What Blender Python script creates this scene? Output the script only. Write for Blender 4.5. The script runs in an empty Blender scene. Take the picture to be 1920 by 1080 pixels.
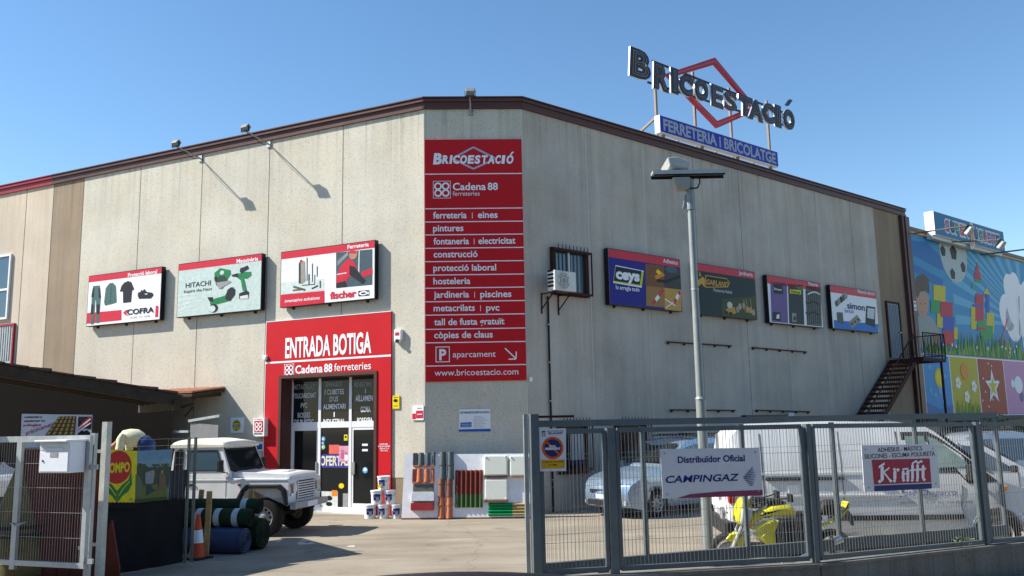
import bpy, bmesh, math, random
from mathutils import Vector as V, Matrix
import numpy as np
R = math.radians
random.seed(7)
SC = bpy.context.scene
COL = SC.collection

# ------------------------------------------------------------------ camera
F, H = 1638.86, 2.25                       # focal length in photo pixels, eye height
PITCH, ROLL = R(8.824), R(-1.1097)
_fw = np.array([0, math.cos(PITCH), math.sin(PITCH)])
_up = np.array([0, -math.sin(PITCH), math.cos(PITCH)])
_rt = np.array([1., 0, 0])
RT = math.cos(ROLL)*_rt + math.sin(ROLL)*_up
UP = -math.sin(ROLL)*_rt + math.cos(ROLL)*_up
CAM = np.array([0, 0, H])
cd = bpy.data.cameras.new('camera'); cam = bpy.data.objects.new('camera', cd); COL.objects.link(cam)
cd.sensor_width = 36; cd.lens = F/1920*36; cd.clip_start = .1; cd.clip_end = 3000
cam.matrix_world = Matrix(((RT[0], UP[0], -_fw[0], 0), (RT[1], UP[1], -_fw[1], 0), (RT[2], UP[2], -_fw[2], H), (0, 0, 0, 1)))
SC.camera = cam

# ------------------------------------------------------------------ light
SUN_B, SUN_E = 89.3, 41.0                  # light travels towards this bearing (deg clockwise from +Y), elevation
w = bpy.data.worlds.new('World'); SC.world = w; w.use_nodes = True
nt = w.node_tree; bg = nt.nodes['Background']
sky = nt.nodes.new('ShaderNodeTexSky'); sky.sky_type = 'NISHITA'; sky.sun_disc = False
sky.sun_elevation = R(SUN_E); sky.sun_rotation = R(SUN_B+180)
sky.air_density = 1.0; sky.dust_density = 0.0; sky.ozone_density = 1.6
hsv = nt.nodes.new('ShaderNodeHueSaturation'); hsv.inputs['Saturation'].default_value = 1.16; hsv.inputs['Hue'].default_value = .498
nt.links.new(sky.outputs[0], hsv.inputs['Color']); nt.links.new(hsv.outputs[0], bg.inputs[0]); bg.inputs[1].default_value = 0.108
sl = bpy.data.lights.new('sun', 'SUN'); sl.energy = 5.0; sl.angle = R(.5); sl.color = (1, .95, .86)
so = bpy.data.objects.new('sun', sl); COL.objects.link(so); so.location = (-30, 0, 40)
_d = V((math.sin(R(SUN_B))*math.cos(R(SUN_E)), math.cos(R(SUN_B))*math.cos(R(SUN_E)), -math.sin(R(SUN_E))))
so.rotation_euler = _d.to_track_quat('-Z', 'Y').to_euler()
SC.view_settings.view_transform = 'Standard'; SC.view_settings.look = 'None'
SC.view_settings.exposure = 0.82; SC.view_settings.gamma = 1

# ------------------------------------------------------------------ helpers
def ray(x, y): return _fw*F + RT*(x-960) - UP*(y-540)
def ground(x, y, z=0):
    r = ray(x, y); return V(CAM + r*((z-H)/r[2]))
def atY(x, y, Y):
    r = ray(x, y); return V(CAM + r*(Y/r[1]))

class Fr:
    """upright plane: u to the viewer's right along it, v up, d out towards the viewer"""
    def __init__(s, o, b=None, u=None):
        s.o = V(o)
        s.u = V((math.sin(R(b)), math.cos(R(b)), 0)) if u is None else V(u).normalized()
        s.n = s.u.cross(V((0, 0, 1))).normalized(); s.up = V((0, 0, 1))
    def pt(s, u, v, d=0): return s.o + s.u*u + s.up*v + s.n*d
    def px(s, x, y, d=0):
        r = V(ray(x, y)); o = s.o + s.n*d; c = V(CAM)
        p = c + r*(((o-c).dot(s.n))/r.dot(s.n)) - o
        return (p.dot(s.u), p.dot(s.up))
class Ax:
    """general frame from an origin and three axes"""
    def __init__(s, o, u, up, n): s.o = V(o); s.u = V(u).normalized(); s.up = V(up).normalized(); s.n = V(n).normalized()
    def pt(s, u, v, d=0): return s.o + s.u*u + s.up*v + s.n*d
XZ = Ax((0, 0, 0), (1, 0, 0), (0, 0, 1), (0, -1, 0))      # side view of a vehicle (viewer at -y)

_tc = {}
def text_geo(s, bold=0., outline=0.):
    k = (s, bold, outline)
    if k in _tc: return _tc[k]
    cu = bpy.data.curves.new('t', 'FONT'); cu.body = s; cu.size = 1; cu.resolution_u = 3
    cu.offset = bold
    if outline: cu.fill_mode = 'NONE'; cu.bevel_depth = outline; cu.bevel_resolution = 0
    ob = bpy.data.objects.new('t', cu)
    me = bpy.data.meshes.new_from_object(ob)
    vs = [tuple(v.co) for v in me.vertices]; fs = [tuple(p.vertices) for p in me.polygons]
    bpy.data.objects.remove(ob); bpy.data.curves.remove(cu); bpy.data.meshes.remove(me)
    _tc[k] = (vs, fs); return vs, fs
_cap = max(v[1] for v in text_geo('H')[0])

ORG = {}
class MB:
    def __init__(s): s.v = []; s.f = []; s.m = []; s.mats = []
    def mi(s, m):
        if m not in s.mats: s.mats.append(m)
        return s.mats.index(m)
    def add(s, vs, fs, m):
        b = len(s.v); s.v += [V(p) for p in vs]; k = s.mi(m)
        for f in fs: s.f.append(tuple(i+b for i in f)); s.m.append(k)
        return s
    def box(s, fr, u0, u1, v0, v1, d0, d1, m):
        P = [fr.pt(u, v, d) for d in (d0, d1) for v in (v0, v1) for u in (u0, u1)]
        return s.add(P, [(0, 2, 3, 1), (4, 5, 7, 6), (0, 1, 5, 4), (2, 6, 7, 3), (0, 4, 6, 2), (1, 3, 7, 5)], m)
    def wbox(s, x0, x1, y0, y1, z0, z1, m): return s.box(Ax((0, 0, 0), (1, 0, 0), (0, 0, 1), (0, -1, 0)), x0, x1, z0, z1, -y1, -y0, m)
    def poly(s, fr, pts, m, d=0., thick=0.):
        n = len(pts)
        a = sum(pts[i][0]*pts[(i+1) % n][1]-pts[(i+1) % n][0]*pts[i][1] for i in range(n))
        if a < 0: pts = pts[::-1]
        if not thick: return s.add([fr.pt(u, v, d) for u, v in pts], [tuple(range(n))], m)
        P = [fr.pt(u, v, d) for u, v in pts]+[fr.pt(u, v, d+thick) for u, v in pts]
        return s.add(P, [tuple(range(n))[::-1], tuple(range(n, 2*n))]+[(i, (i+1) % n, n+(i+1) % n, n+i) for i in range(n)], m)
    def disc(s, fr, u, v, r, m, d=0., thick=0., n=24, ry=None):
        ry = ry or r
        return s.poly(fr, [(u+r*math.cos(2*math.pi*i/n), v+ry*math.sin(2*math.pi*i/n)) for i in range(n)], m, d, thick)
    def ring(s, fr, u, v, r0, r1, m, d=0., n=24, k=1.):
        P = [fr.pt(u+r*math.cos(2*math.pi*i/n), v+k*r*math.sin(2*math.pi*i/n), d) for r in (r0, r1) for i in range(n)]
        return s.add(P, [(i, n+i, n+(i+1) % n, (i+1) % n) for i in range(n)], m)
    def line(s, fr, pts, wd, m, d=0.):
        for (a, b), (c, e) in zip(pts, pts[1:]):
            L = math.hypot(c-a, e-b) or 1; x, y = -(e-b)/L*wd/2, (c-a)/L*wd/2
            s.poly(fr, [(a+x, b+y), (a-x, b-y), (c-x, e-y), (c+x, e+y)], m, d)
        return s
    def tube(s, p, q, r, m, n=8, r2=None, cap=True):
        p, q = V(p), V(q); ax = (q-p)
        if ax.length < 1e-6: return s
        ax.normalize(); a = ax.orthogonal().normalized(); b = ax.cross(a); r2 = r if r2 is None else r2
        if n == 4 and abs(ax.z) > .99: a = V((1, 1, 0)).normalized(); b = V((-1, 1, 0)).normalized()*(1 if ax.z > 0 else -1)
        P = [c+(a*math.cos(2*math.pi*i/n)+b*math.sin(2*math.pi*i/n))*rr for c, rr in ((p, r), (q, r2)) for i in range(n)]
        fs = [(i, (i+1) % n, n+(i+1) % n, n+i) for i in range(n)]
        if cap: fs += [tuple(range(n))[::-1], tuple(range(n, 2*n))]
        return s.add(P, fs, m)
    def path(s, pts, r, m, n=6):
        for a, b in zip(pts, pts[1:]): s.tube(a, b, r, m, n)
        return s
    def bar(s, p, q, wx, wy, m, side=V((0, 0, 1))):
        """rectangular bar from p to q, wy wide along `side`"""
        p, q = V(p), V(q); ax = (q-p).normalized(); b = (side-ax*side.dot(ax)).normalized(); a = b.cross(ax)
        P = [c+a*x*wx/2+b*y*wy/2 for c in (p, q) for x, y in ((-1, -1), (1, -1), (1, 1), (-1, 1))]
        return s.add(P, [(3, 2, 1, 0), (4, 5, 6, 7)]+[(i, (i+1) % 4, 4+(i+1) % 4, 4+i) for i in range(4)], m)
    def lathe(s, o, ax, prof, m, n=24):
        """prof: (distance along axis, radius)"""
        o, ax = V(o), V(ax).normalized(); a = ax.orthogonal().normalized(); b = ax.cross(a)
        P = [o+ax*h+(a*math.cos(2*math.pi*i/n)+b*math.sin(2*math.pi*i/n))*r for h, r in prof for i in range(n)]
        fs = []
        for k in range(len(prof)-1): fs += [(k*n+i, k*n+(i+1) % n, (k+1)*n+(i+1) % n, (k+1)*n+i) for i in range(n)]
        return s.add(P, fs, m)
    def loft(s, secs, m, closed=True, caps=True):
        n = len(secs[0]); P = [p for sec in secs for p in sec]; fs = []
        for k in range(len(secs)-1):
            for i in range(n if closed else n-1): fs.append((k*n+i, k*n+(i+1) % n, (k+1)*n+(i+1) % n, (k+1)*n+i))
        if caps and closed: fs += [tuple(range(n))[::-1], tuple(range((len(secs)-1)*n, len(secs)*n))]
        return s.add(P, fs, m)
    def text(s, fr, t, u0, v0, h, m, d=0., u1=None, bold=0., shear=0., slope=0., outline=0., al='l', rot=0.):
        vs, fs = text_geo(t, bold, outline)
        if not vs: return s
        x0 = min(v[0] for v in vs); x1 = max(v[0] for v in vs); ky = h/_cap; kx = ky if u1 is None else (u1-u0)/max(1e-6, x1-x0)
        if u1 is None and al == 'c': u0 -= (x1-x0)*kx/2
        if u1 is None and al == 'r': u0 -= (x1-x0)*kx
        P = []
        for a, b, c in vs:
            x = (a-x0)*kx+shear*b*ky; y = b*ky+slope*(a-x0)*kx
            if rot: x, y = x*math.cos(rot)-y*math.sin(rot), x*math.sin(rot)+y*math.cos(rot)
            P.append(fr.pt(u0+x, v0+y, d+c*ky))
        return s.add(P, fs, m)
    def mesh_panel(s, A, B, z0, z1, dx, dz, r, m):
        A, B = V(A), V(B); L = (B-A).length; n = max(1, round(L/dx))
        for i in range(1, n):
            p = A.lerp(B, i/n); s.tube((p.x, p.y, z0), (p.x, p.y, z1), r, m, 4, cap=False)
        k = max(1, round((z1-z0)/dz))
        for i in range(1, k):
            z = z0+(z1-z0)*i/k; s.tube((A.x, A.y, z), (B.x, B.y, z), r*1.1, m, 4, cap=False)
        return s
    def build(s, name, parent=None, o=None, smooth=None, bevel=0., label=None):
        if parent is not None: org = ORG[parent]
        else:
            if o is None:
                xs = [p.x for p in s.v]; ys = [p.y for p in s.v]
                o = V(((min(xs)+max(xs))/2, (min(ys)+max(ys))/2, min(p.z for p in s.v)))
            org = V(o)
        me = bpy.data.meshes.new(name); me.from_pydata([tuple(p-org) for p in s.v], [], s.f)
        for m in s.mats: me.materials.append(m)
        me.polygons.foreach_set('material_index', s.m)
        if smooth is not None:
            me.polygons.foreach_set('use_smooth', [True]*len(me.polygons)); me.set_sharp_from_angle(angle=R(smooth))
        me.update(); ob = bpy.data.objects.new(name, me); COL.objects.link(ob); ORG[ob] = org
        if parent is not None: ob.parent = parent
        else: ob.location = org
        if bevel:
            b = ob.modifiers.new('bevel', 'BEVEL'); b.width = bevel; b.segments = 2; b.limit_method = 'ANGLE'; b.angle_limit = R(38)
        if label: ob['label'] = label
        return ob

def tag(o, label, cat, group=None, kind=None):
    if label: o['label'] = label
    if cat: o['category'] = cat
    if group: o['group'] = group
    if kind: o['kind'] = kind
    return o
def thing(name, label, cat, loc=(0, 0, 0), group=None):
    o = bpy.data.objects.new(name, None); COL.objects.link(o); o.location = loc; o.empty_display_size = .2; ORG[o] = V(loc)
    return tag(o, label, cat, group)
def place(o, loc, rz=0):
    o.location = loc; o.rotation_euler = (0, 0, rz); return o
def copy_tree(o, parent=None):
    c = o.copy(); COL.objects.link(c)
    if parent is not None: c.parent = parent
    for ch in list(o.children): copy_tree(ch, c)
    return c

# ------------------------------------------------------------------ materials
_mats = {}
def mat(name, col, rough=.55, metal=0., var=.12, scale=6., bump=0., coat=0., spec=.22, fine=0., alpha=1.):
    if name in _mats: return _mats[name]
    m = bpy.data.materials.new(name); m.use_nodes = True; t = m.node_tree; b = t.nodes['Principled BSDF']
    b.inputs['Roughness'].default_value = rough; b.inputs['Metallic'].default_value = metal
    b.inputs['Specular IOR Level'].default_value = spec; b.inputs['Coat Weight'].default_value = coat
    b.inputs['Coat Roughness'].default_value = .05
    b.inputs['Base Color'].default_value = (*col, 1); b.inputs['Alpha'].default_value = alpha
    if var:
        tc = t.nodes.new('ShaderNodeTexCoord'); n = t.nodes.new('ShaderNodeTexNoise'); n.inputs['Scale'].default_value = scale
        n.inputs['Detail'].default_value = 6; n.inputs['Roughness'].default_value = .65
        t.links.new(tc.outputs['Object'], n.inputs['Vector'])
        r = t.nodes.new('ShaderNodeMapRange'); r.inputs['From Min'].default_value = .3; r.inputs['From Max'].default_value = .7
        r.inputs['To Min'].default_value = 1-var; r.inputs['To Max'].default_value = 1+var*.6
        t.links.new(n.outputs['Fac'], r.inputs['Value'])
        mx = t.nodes.new('ShaderNodeVectorMath'); mx.operation = 'SCALE'; mx.inputs[0].default_value = col
        t.links.new(r.outputs['Result'], mx.inputs['Scale']); t.links.new(mx.outputs['Vector'], b.inputs['Base Color'])
        r2 = t.nodes.new('ShaderNodeMapRange'); r2.inputs['To Min'].default_value = max(.02, rough-.12); r2.inputs['To Max'].default_value = min(1, rough+.12)
        t.links.new(n.outputs['Fac'], r2.inputs['Value']); t.links.new(r2.outputs['Result'], b.inputs['Roughness'])
        if bump:
            bp = t.nodes.new('ShaderNodeBump'); bp.inputs['Strength'].default_value = bump; bp.inputs['Distance'].default_value = .02
            t.links.new(n.outputs['Fac'], bp.inputs['Height']); t.links.new(bp.outputs['Normal'], b.inputs['Normal'])
    _mats[name] = m; return m

def concrete(name, base, speck=.5, streak=.25, patch=.18, bumpy=.25):
    """washed exposed-aggregate concrete: grains, cloudy patches, rain streaks"""
    m = bpy.data.materials.new(name); m.use_nodes = True; t = m.node_tree; N = t.nodes.new; L = t.links.new
    b = t.nodes['Principled BSDF']; b.inputs['Roughness'].default_value = .9; b.inputs['Specular IOR Level'].default_value = .2
    g = N('ShaderNodeNewGeometry')
    def noise(scale, detail, vec=None, rough=.6):
        n = N('ShaderNodeTexNoise'); n.inputs['Scale'].default_value = scale; n.inputs['Detail'].default_value = detail; n.inputs['Roughness'].default_value = rough
        L(vec or g.outputs['Position'], n.inputs['Vector']); return n.outputs['Fac']
    def rng(v, a, b_, c, d):
        r = N('ShaderNodeMapRange'); r.inputs['From Min'].default_value = a; r.inputs['From Max'].default_value = b_; r.inputs['To Min'].default_value = c; r.inputs['To Max'].default_value = d; L(v, r.inputs['Value']); return r.outputs['Result']
    def mul(a, b_):
        q = N('ShaderNodeMath'); q.operation = 'MULTIPLY'; L(a, q.inputs[0]); L(b_, q.inputs[1]); return q.outputs[0]
    grain = noise(24, 3, rough=.85)
    dark = rng(grain, .3, .46, 1-speck, 1.03)
    vs = N('ShaderNodeVectorMath'); vs.operation = 'MULTIPLY'; vs.inputs[1].default_value = (2.6, 2.6, .12); L(g.outputs['Position'], vs.inputs[0])
    st = rng(noise(1.0, 5, vs.outputs['Vector'], .7), .4, .72, 1.04, 1-streak)
    pa = rng(noise(.55, 5), .32, .7, 1-patch, 1.06)
    vz = N('ShaderNodeVectorMath'); vz.operation = 'MULTIPLY'; vz.inputs[1].default_value = (5.5, 5.5, .1); L(g.outputs['Position'], vz.inputs[0])
    sx = N('ShaderNodeSeparateXYZ'); L(g.outputs['Position'], sx.inputs[0])
    drip = rng(noise(1.0, 4, vz.outputs['Vector'], .7), .5, .72, 0, 1)          # rain stains running down from the coping
    top_ = rng(sx.outputs['Z'], 8.4, 10.5, 0, 1); base_ = rng(sx.outputs['Z'], 0.0, .9, 1, 0)
    soil = rng(noise(2.2, 4), .35, .65, 0, 1)
    def inv(a, k):
        q = N('ShaderNodeMath'); q.operation = 'MULTIPLY_ADD'; q.inputs[1].default_value = -k; q.inputs[2].default_value = 1; L(a, q.inputs[0]); return q.outputs[0]
    f = mul(mul(mul(mul(dark, st), pa), inv(mul(drip, top_), .3)), inv(mul(soil, base_), .3))
    sc = N('ShaderNodeVectorMath'); sc.operation = 'SCALE'; sc.inputs[0].default_value = base; L(f, sc.inputs['Scale'])
    hs = N('ShaderNodeMix'); hs.data_type = 'RGBA'; hs.inputs['Factor'].default_value = 1; hs.blend_type = 'MULTIPLY'
    rp = N('ShaderNodeValToRGB'); rp.color_ramp.elements[0].position = .35; rp.color_ramp.elements[0].color = (1.0, .965, .91, 1); rp.color_ramp.elements[1].position = .65; rp.color_ramp.elements[1].color = (1, 1, .99, 1)
    L(noise(.9, 3), rp.inputs['Fac']); L(sc.outputs['Vector'], hs.inputs[6]); L(rp.outputs['Color'], hs.inputs[7])
    L(hs.outputs[2], b.inputs['Base Color'])
    bp = N('ShaderNodeBump'); bp.inputs['Strength'].default_value = bumpy; bp.inputs['Distance'].default_value = .015; L(grain, bp.inputs['Height']); L(bp.outputs['Normal'], b.inputs['Normal'])
    return m

def ground_mat():
    m = bpy.data.materials.new('yard_asphalt'); m.use_nodes = True; t = m.node_tree; N = t.nodes.new; L = t.links.new
    b = t.nodes['Principled BSDF']; b.inputs['Roughness'].default_value = .93; b.inputs['Specular IOR Level'].default_value = .15
    g = N('ShaderNodeNewGeometry')
    def noise(scale, detail, rough=.6, stretch=None):
        n = N('ShaderNodeTexNoise'); n.inputs['Scale'].default_value = scale; n.inputs['Detail'].default_value = detail; n.inputs['Roughness'].default_value = rough
        v = g.outputs['Position']
        if stretch:
            s = N('ShaderNodeVectorMath'); s.operation = 'MULTIPLY'; s.inputs[1].default_value = stretch; L(v, s.inputs[0]); v = s.outputs['Vector']
        L(v, n.inputs['Vector']); return n.outputs['Fac']
    r1 = N('ShaderNodeValToRGB'); e = r1.color_ramp.elements
    e[0].position = .3; e[0].color = (.23, .195, .15, 1); e[1].position = .7; e[1].color = (.35, .305, .235, 1)
    L(noise(.35, 7, .62, (1, 1.8, 1)), r1.inputs['Fac'])
    r2 = N('ShaderNodeValToRGB'); e = r2.color_ramp.elements
    e[0].position = .33; e[0].color = (.5, .5, .5, 1); e[1].position = .5; e[1].color = (1, 1, 1, 1)
    L(noise(38, 3, .8), r2.inputs['Fac'])
    r3 = N('ShaderNodeValToRGB'); e = r3.color_ramp.elements      # pale worn smears
    e[0].position = .6; e[0].color = (0, 0, 0, 1); e[1].position = .8; e[1].color = (.6, .6, .6, 1)
    L(noise(1.1, 5, .6, (.5, 1.6, 1)), r3.inputs['Fac'])
    vo = N('ShaderNodeTexVoronoi'); vo.feature = 'DISTANCE_TO_EDGE'; vo.inputs['Scale'].default_value = .16
    wn = N('ShaderNodeTexNoise'); wn.inputs['Scale'].default_value = 1.5; wn.inputs['Detail'].default_value = 5; L(g.outputs['Position'], wn.inputs['Vector'])
    ad = N('ShaderNodeVectorMath'); ad.operation = 'MULTIPLY_ADD'; ad.inputs[1].default_value = (.8, .8, 0); L(wn.outputs['Color'], ad.inputs[0]); L(g.outputs['Position'], ad.inputs[2]); L(ad.outputs['Vector'], vo.inputs['Vector'])
    cr = N('ShaderNodeMapRange'); cr.inputs['From Max'].default_value = .004; cr.inputs['To Min'].default_value = .78; cr.inputs['To Max'].default_value = 1; L(vo.outputs['Distance'], cr.inputs['Value'])
    m1 = N('ShaderNodeMix'); m1.data_type = 'RGBA'; m1.blend_type = 'MULTIPLY'; m1.inputs['Factor'].default_value = .55; L(r1.outputs[0], m1.inputs[6]); L(r2.outputs[0], m1.inputs[7])
    m2 = N('ShaderNodeMix'); m2.data_type = 'RGBA'; m2.inputs[7].default_value = (.45, .40, .32, 1); L(r3.outputs[0], m2.inputs['Factor']); L(m1.outputs[2], m2.inputs[6])
    r4 = N('ShaderNodeValToRGB'); e = r4.color_ramp.elements      # oil and damp stains, tyre tracks
    e[0].position = .62; e[0].color = (1, 1, 1, 1); e[1].position = .74; e[1].color = (.62, .60, .57, 1)
    L(noise(.8, 4, .55, (1.2, 1, 1)), r4.inputs['Fac'])
    r5 = N('ShaderNodeValToRGB'); e = r5.color_ramp.elements
    e[0].position = .5; e[0].color = (1, 1, 1, 1); e[1].position = .68; e[1].color = (.78, .77, .76, 1)
    L(noise(1.4, 4, .6, (.12, 1.3, 1)), r5.inputs['Fac'])
    m4 = N('ShaderNodeMix'); m4.data_type = 'RGBA'; m4.blend_type = 'MULTIPLY'; m4.inputs['Factor'].default_value = 1; L(m2.outputs[2], m4.inputs[6]); L(r4.outputs[0], m4.inputs[7])
    m2 = N('ShaderNodeMix'); m2.data_type = 'RGBA'; m2.blend_type = 'MULTIPLY'; m2.inputs['Factor'].default_value = 1; L(m4.outputs[2], m2.inputs[6]); L(r5.outputs[0], m2.inputs[7])
    m3 = N('ShaderNodeVectorMath'); m3.operation = 'SCALE'; L(m2.outputs[2], m3.inputs[0]); L(cr.outputs[0], m3.inputs['Scale']); L(m3.outputs['Vector'], b.inputs['Base Color'])
    bp = N('ShaderNodeBump'); bp.inputs['Strength'].default_value = .3; bp.inputs['Distance'].default_value = .01; L(noise(45, 4, .7), bp.inputs['Height']); L(bp.outputs['Normal'], b.inputs['Normal'])
    return m

CONC = concrete('washed_concrete', (.555, .525, .445), .5, .05, .1)
CONC_S = concrete('smooth_concrete', (.485, .45, .40), .3, .15, .2, .1)
CONC_P = concrete('pinkish_concrete', (.56, .48, .39), .25, .12, .1, .12)
CONC_B = concrete('brown_concrete', (.30, .235, .17), .25, .15, .15, .12)
STONE = concrete('plinth_stone', (.30, .23, .16), .4, .2, .3, .3)
LOWW = concrete('grey_block', (.21, .21, .20), .4, .3, .3, .3)
JOINT = mat('joint_grey', (.17, .15, .13), .9)
SEAL = mat('joint_sealant', (.6, .6, .57), .8)
RED = mat('sign_red', (.53, .012, .018), .5, var=.05, scale=2, spec=.15)
BAND = mat('band_red', (.58, .022, .045), .4, var=.05)
WHITE = mat('white_paint', (.80, .80, .80), .45, var=.05)
LETTER = mat('letter_white', (.82, .82, .84), .5, var=0)
BLACK = mat('black_satin', (.012, .012, .013), .4, var=.1)
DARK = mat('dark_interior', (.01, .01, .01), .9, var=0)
FASC = mat('brown_metal', (.095, .042, .035), .42, var=.12, scale=1.5)
FASR = mat('red_metal', (.30, .03, .04), .4, var=.1, scale=1.5)
RUST = mat('rust_brown_iron', (.055, .02, .016), .75, var=.4, scale=9, bump=.3)
GALV = mat('galvanised_steel', (.36, .38, .38), .5, .55, var=.2, scale=9)
FENCE = mat('grey_fence_paint', (.115, .14, .15), .5, .15, var=.15, scale=5)
WIRE = mat('galvanised_wire', (.32, .32, .31), .5, .4, var=0)
GLASS = mat('dark_glass', (.012, .014, .015), .06, var=0, spec=.25)
GLASSB = mat('blue_grey_glass', (.05, .09, .12), .05, var=0, spec=.9)
GLASSG = mat('green_tinted_glass', (.26, .38, .34), .06, var=.3, scale=4, spec=.5)
ALU = mat('white_aluminium', (.78, .78, .79), .35, var=.04)
CHROME = mat('bright_metal', (.7, .7, .7), .22, 1., var=0)
RUBBER = mat('tyre_rubber', (.022, .021, .02), .85, var=.3, scale=12, bump=.2)
PLAST = mat('black_plastic', (.018, .018, .019), .55, var=.15)
WOOD = mat('raw_timber', (.42, .27, .11), .8, var=.25, scale=14, bump=.2)
BEAM = mat('weathered_beam', (.06, .043, .03), .85, var=.35, scale=7, bump=.3)
def C(name, r, g, b, rough=.5, **k): return mat(name, (r, g, b), rough, **{'var': .16, 'scale': 9., **k})
NAVY = C('print_navy', .012, .02, .16); BLUE = C('print_blue', .02, .10, .42); YEL = C('print_yellow', .80, .62, .01)
GREEN = C('print_green', .01, .20, .05); DKG = C('print_dark_green', .02, .045, .035); GREY = C('print_grey', .30, .30, .30)
SKIN = C('skin', .42, .22, .15, .6); ORANGE = C('print_orange', .75, .25, .02); PINK = C('print_pink', .70, .30, .45)
INK = C('print_ink', .012, .013, .02); TEAL = C('print_teal', .06, .13, .12); BROWN = C('print_brown', .20, .08, .03)
LGREY = C('print_light_grey', .58, .61, .60); PURP = C('print_purple', .16, .10, .28); TAN = C('print_tan', .48, .33, .16)

# ------------------------------------------------------------------ setting
sp = MB(); sp.add([(-200, -12, .004), (200, -12, .004), (200, 8.2, .004), (-200, 8.2, .004)], [(0, 1, 2, 3)], mat('street_asphalt', (.055, .055, .057), .9, var=.25, scale=3))
tag(sp.build('street'), 'dark asphalt street in front of the yard', 'street', kind='structure')
gp = MB(); gp.add([(-900, -200, 0), (900, -200, 0), (900, 1500, 0), (-900, 1500, 0)], [(0, 1, 2, 3)], ground_mat())
tag(gp.build('ground', o=(0, 0, 0)), 'pale worn asphalt yard in front of the warehouse', 'ground', kind='structure')

_g = ground(645, 964); _T = Fr(_g, 180-64.048); _u = _T.px(797.3, 900)[0]
LW = Fr(_T.pt(_u, 0), 180-64.048)
CW = Fr(LW.o, 87.694); CWW = CW.px(988.5, 700)[0]
RW = Fr(CW.pt(CWW, 0), 50.018)
TOP, FT = 10.6, 10.93
REND = 21.25; LEND = -27.
# door opening on the left wall
DU0, DU1 = LW.px(529, 800)[0], LW.px(703.5, 800)[0]
DV = LW.px(616, 706)[1]
bld = thing('warehouse_building', 'large beige concrete warehouse store with a cut-off corner and brown roof edge', 'building', tuple(CW.pt(CWW/2, 0)))
STRIP0, STRIP1 = LW.px(91, 520)[0], LW.px(147.5, 520)[0]
m = MB()
m.box(LW, STRIP1, DU0-.02, 0, TOP, -.3, 0, CONC)
m.box(LW, DU1+.02, 0, .95, TOP, -.3, 0, CONC); m.box(LW, DU1+.02, -.005, 0, .95, -.3, -.01, STONE)
m.box(LW, DU0-.02, DU1+.02, DV, TOP, -.3, 0, CONC)
for k in range(1, 6):
    u = -2.645*k
    if u < STRIP1: continue
    segs = [(5.25, TOP)] if DU0-.6 < u < DU1+.4 else [(.0, TOP)]
    for a, b in segs: m.box(LW, u-.011, u+.011, a, b, 0, .003, JOINT)
m.box(LW, STRIP1-.012, STRIP1+.012, 0, TOP, 0, .004, JOINT)
m.build('sunny_wall', bld)
m = MB(); m.box(LW, STRIP0, STRIP1-.012, 0, TOP, -.3, -.002, CONC_B); m.box(LW, STRIP0-.012, STRIP0, 0, TOP, -.3, .004, JOINT)
m.build('brown_wall_strip', bld)
m = MB(); m.box(LW, LEND, STRIP0-.012, 0, TOP, -.3, -.004, CONC_P)
for u in (LW.px(40, 520)[0], LW.px(40, 520)[0]-2.65): m.box(LW, u-.012, u+.012, 0, TOP, -.004, 0, JOINT)
m.build('pink_wall', bld)
m = MB(); m.box(CW, .0, CWW, 0, TOP, -.3, 0, CONC); m.box(CW, 0, .018, 0, TOP, 0, .004, SEAL); m.box(CW, CWW-.018, CWW, 0, TOP, 0, .004, SEAL)
m.build('corner_wall', bld)
RS0 = RW.px(1648, 530)[0]
m = MB(); m.box(RW, 0, RS0, 0, TOP, -.3, 0, CONC_S)
for k in range(1, 8):
    u = 2.403*k
    if u < RS0-.3: m.box(RW, u-.008, u+.008, 0, TOP, 0, .003, SEAL if k in (1, 2, 5, 6) else JOINT)
m.build('shaded_wall', bld)
m = MB(); m.box(RW, RS0, REND, 0, TOP, -.3, -.003, CONC_B); m.build('brown_end_strip', bld)
m = MB(); m.box(RW, 20.75, REND+.12, 0, TOP-.05, -.003, .16, FASC); m.box(RW, 20.95, 21.0, 0, TOP-.05, .16, .2, FASC); m.build('corner_cladding', bld)
# back and roof
A = LW.pt(LEND, 0); B = LW.pt(0, 0); Cc = RW.pt(0, 0); D = RW.pt(REND, 0); E2 = V((D.x-3, 56, 0)); F2 = V((A.x, 56, 0))
m = MB(); pts = [A, B, Cc, D, E2, F2]
m.add([p+V((0, 0, 10.72)) for p in pts], [tuple(range(6))], mat('roof_sheet', (.3, .29, .27), .8))
m.build('roof', bld)
m = MB()
for a, b in ((D, E2), (E2, F2), (F2, A)): m.add([a, b, b+V((0, 0, TOP)), a+V((0, 0, TOP))], [(0, 1, 2, 3)], CONC_P)
m.build('rear_wall', bld)
def fascia(fr, u0, u1, mt, name):
    m = MB()
    m.box(fr, u0, u1, TOP, TOP+.07, -.3, .06, mt); m.box(fr, u0, u1, TOP+.07, TOP+.2, -.3, .025, mt)
    m.box(fr, u0, u1, TOP+.2, TOP+.27, -.3, .075, mt); m.box(fr, u0, u1, TOP+.27, FT-.03, -.3, .05, mt); m.box(fr, u0, u1, FT-.03, FT, -.3, .1, mt)
    return m.build(name, bld)
FS = LW.px(100, 335)[0]
fascia(LW, FS, .03, FASC, 'roof_fascia'); fascia(LW, LEND, FS-.003, FASR, 'roof_fascia')
fascia(CW, -.03, CWW+.03, FASC, 'roof_fascia'); fascia(RW, -.03, REND+.1, FASC, 'roof_fascia')

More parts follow.
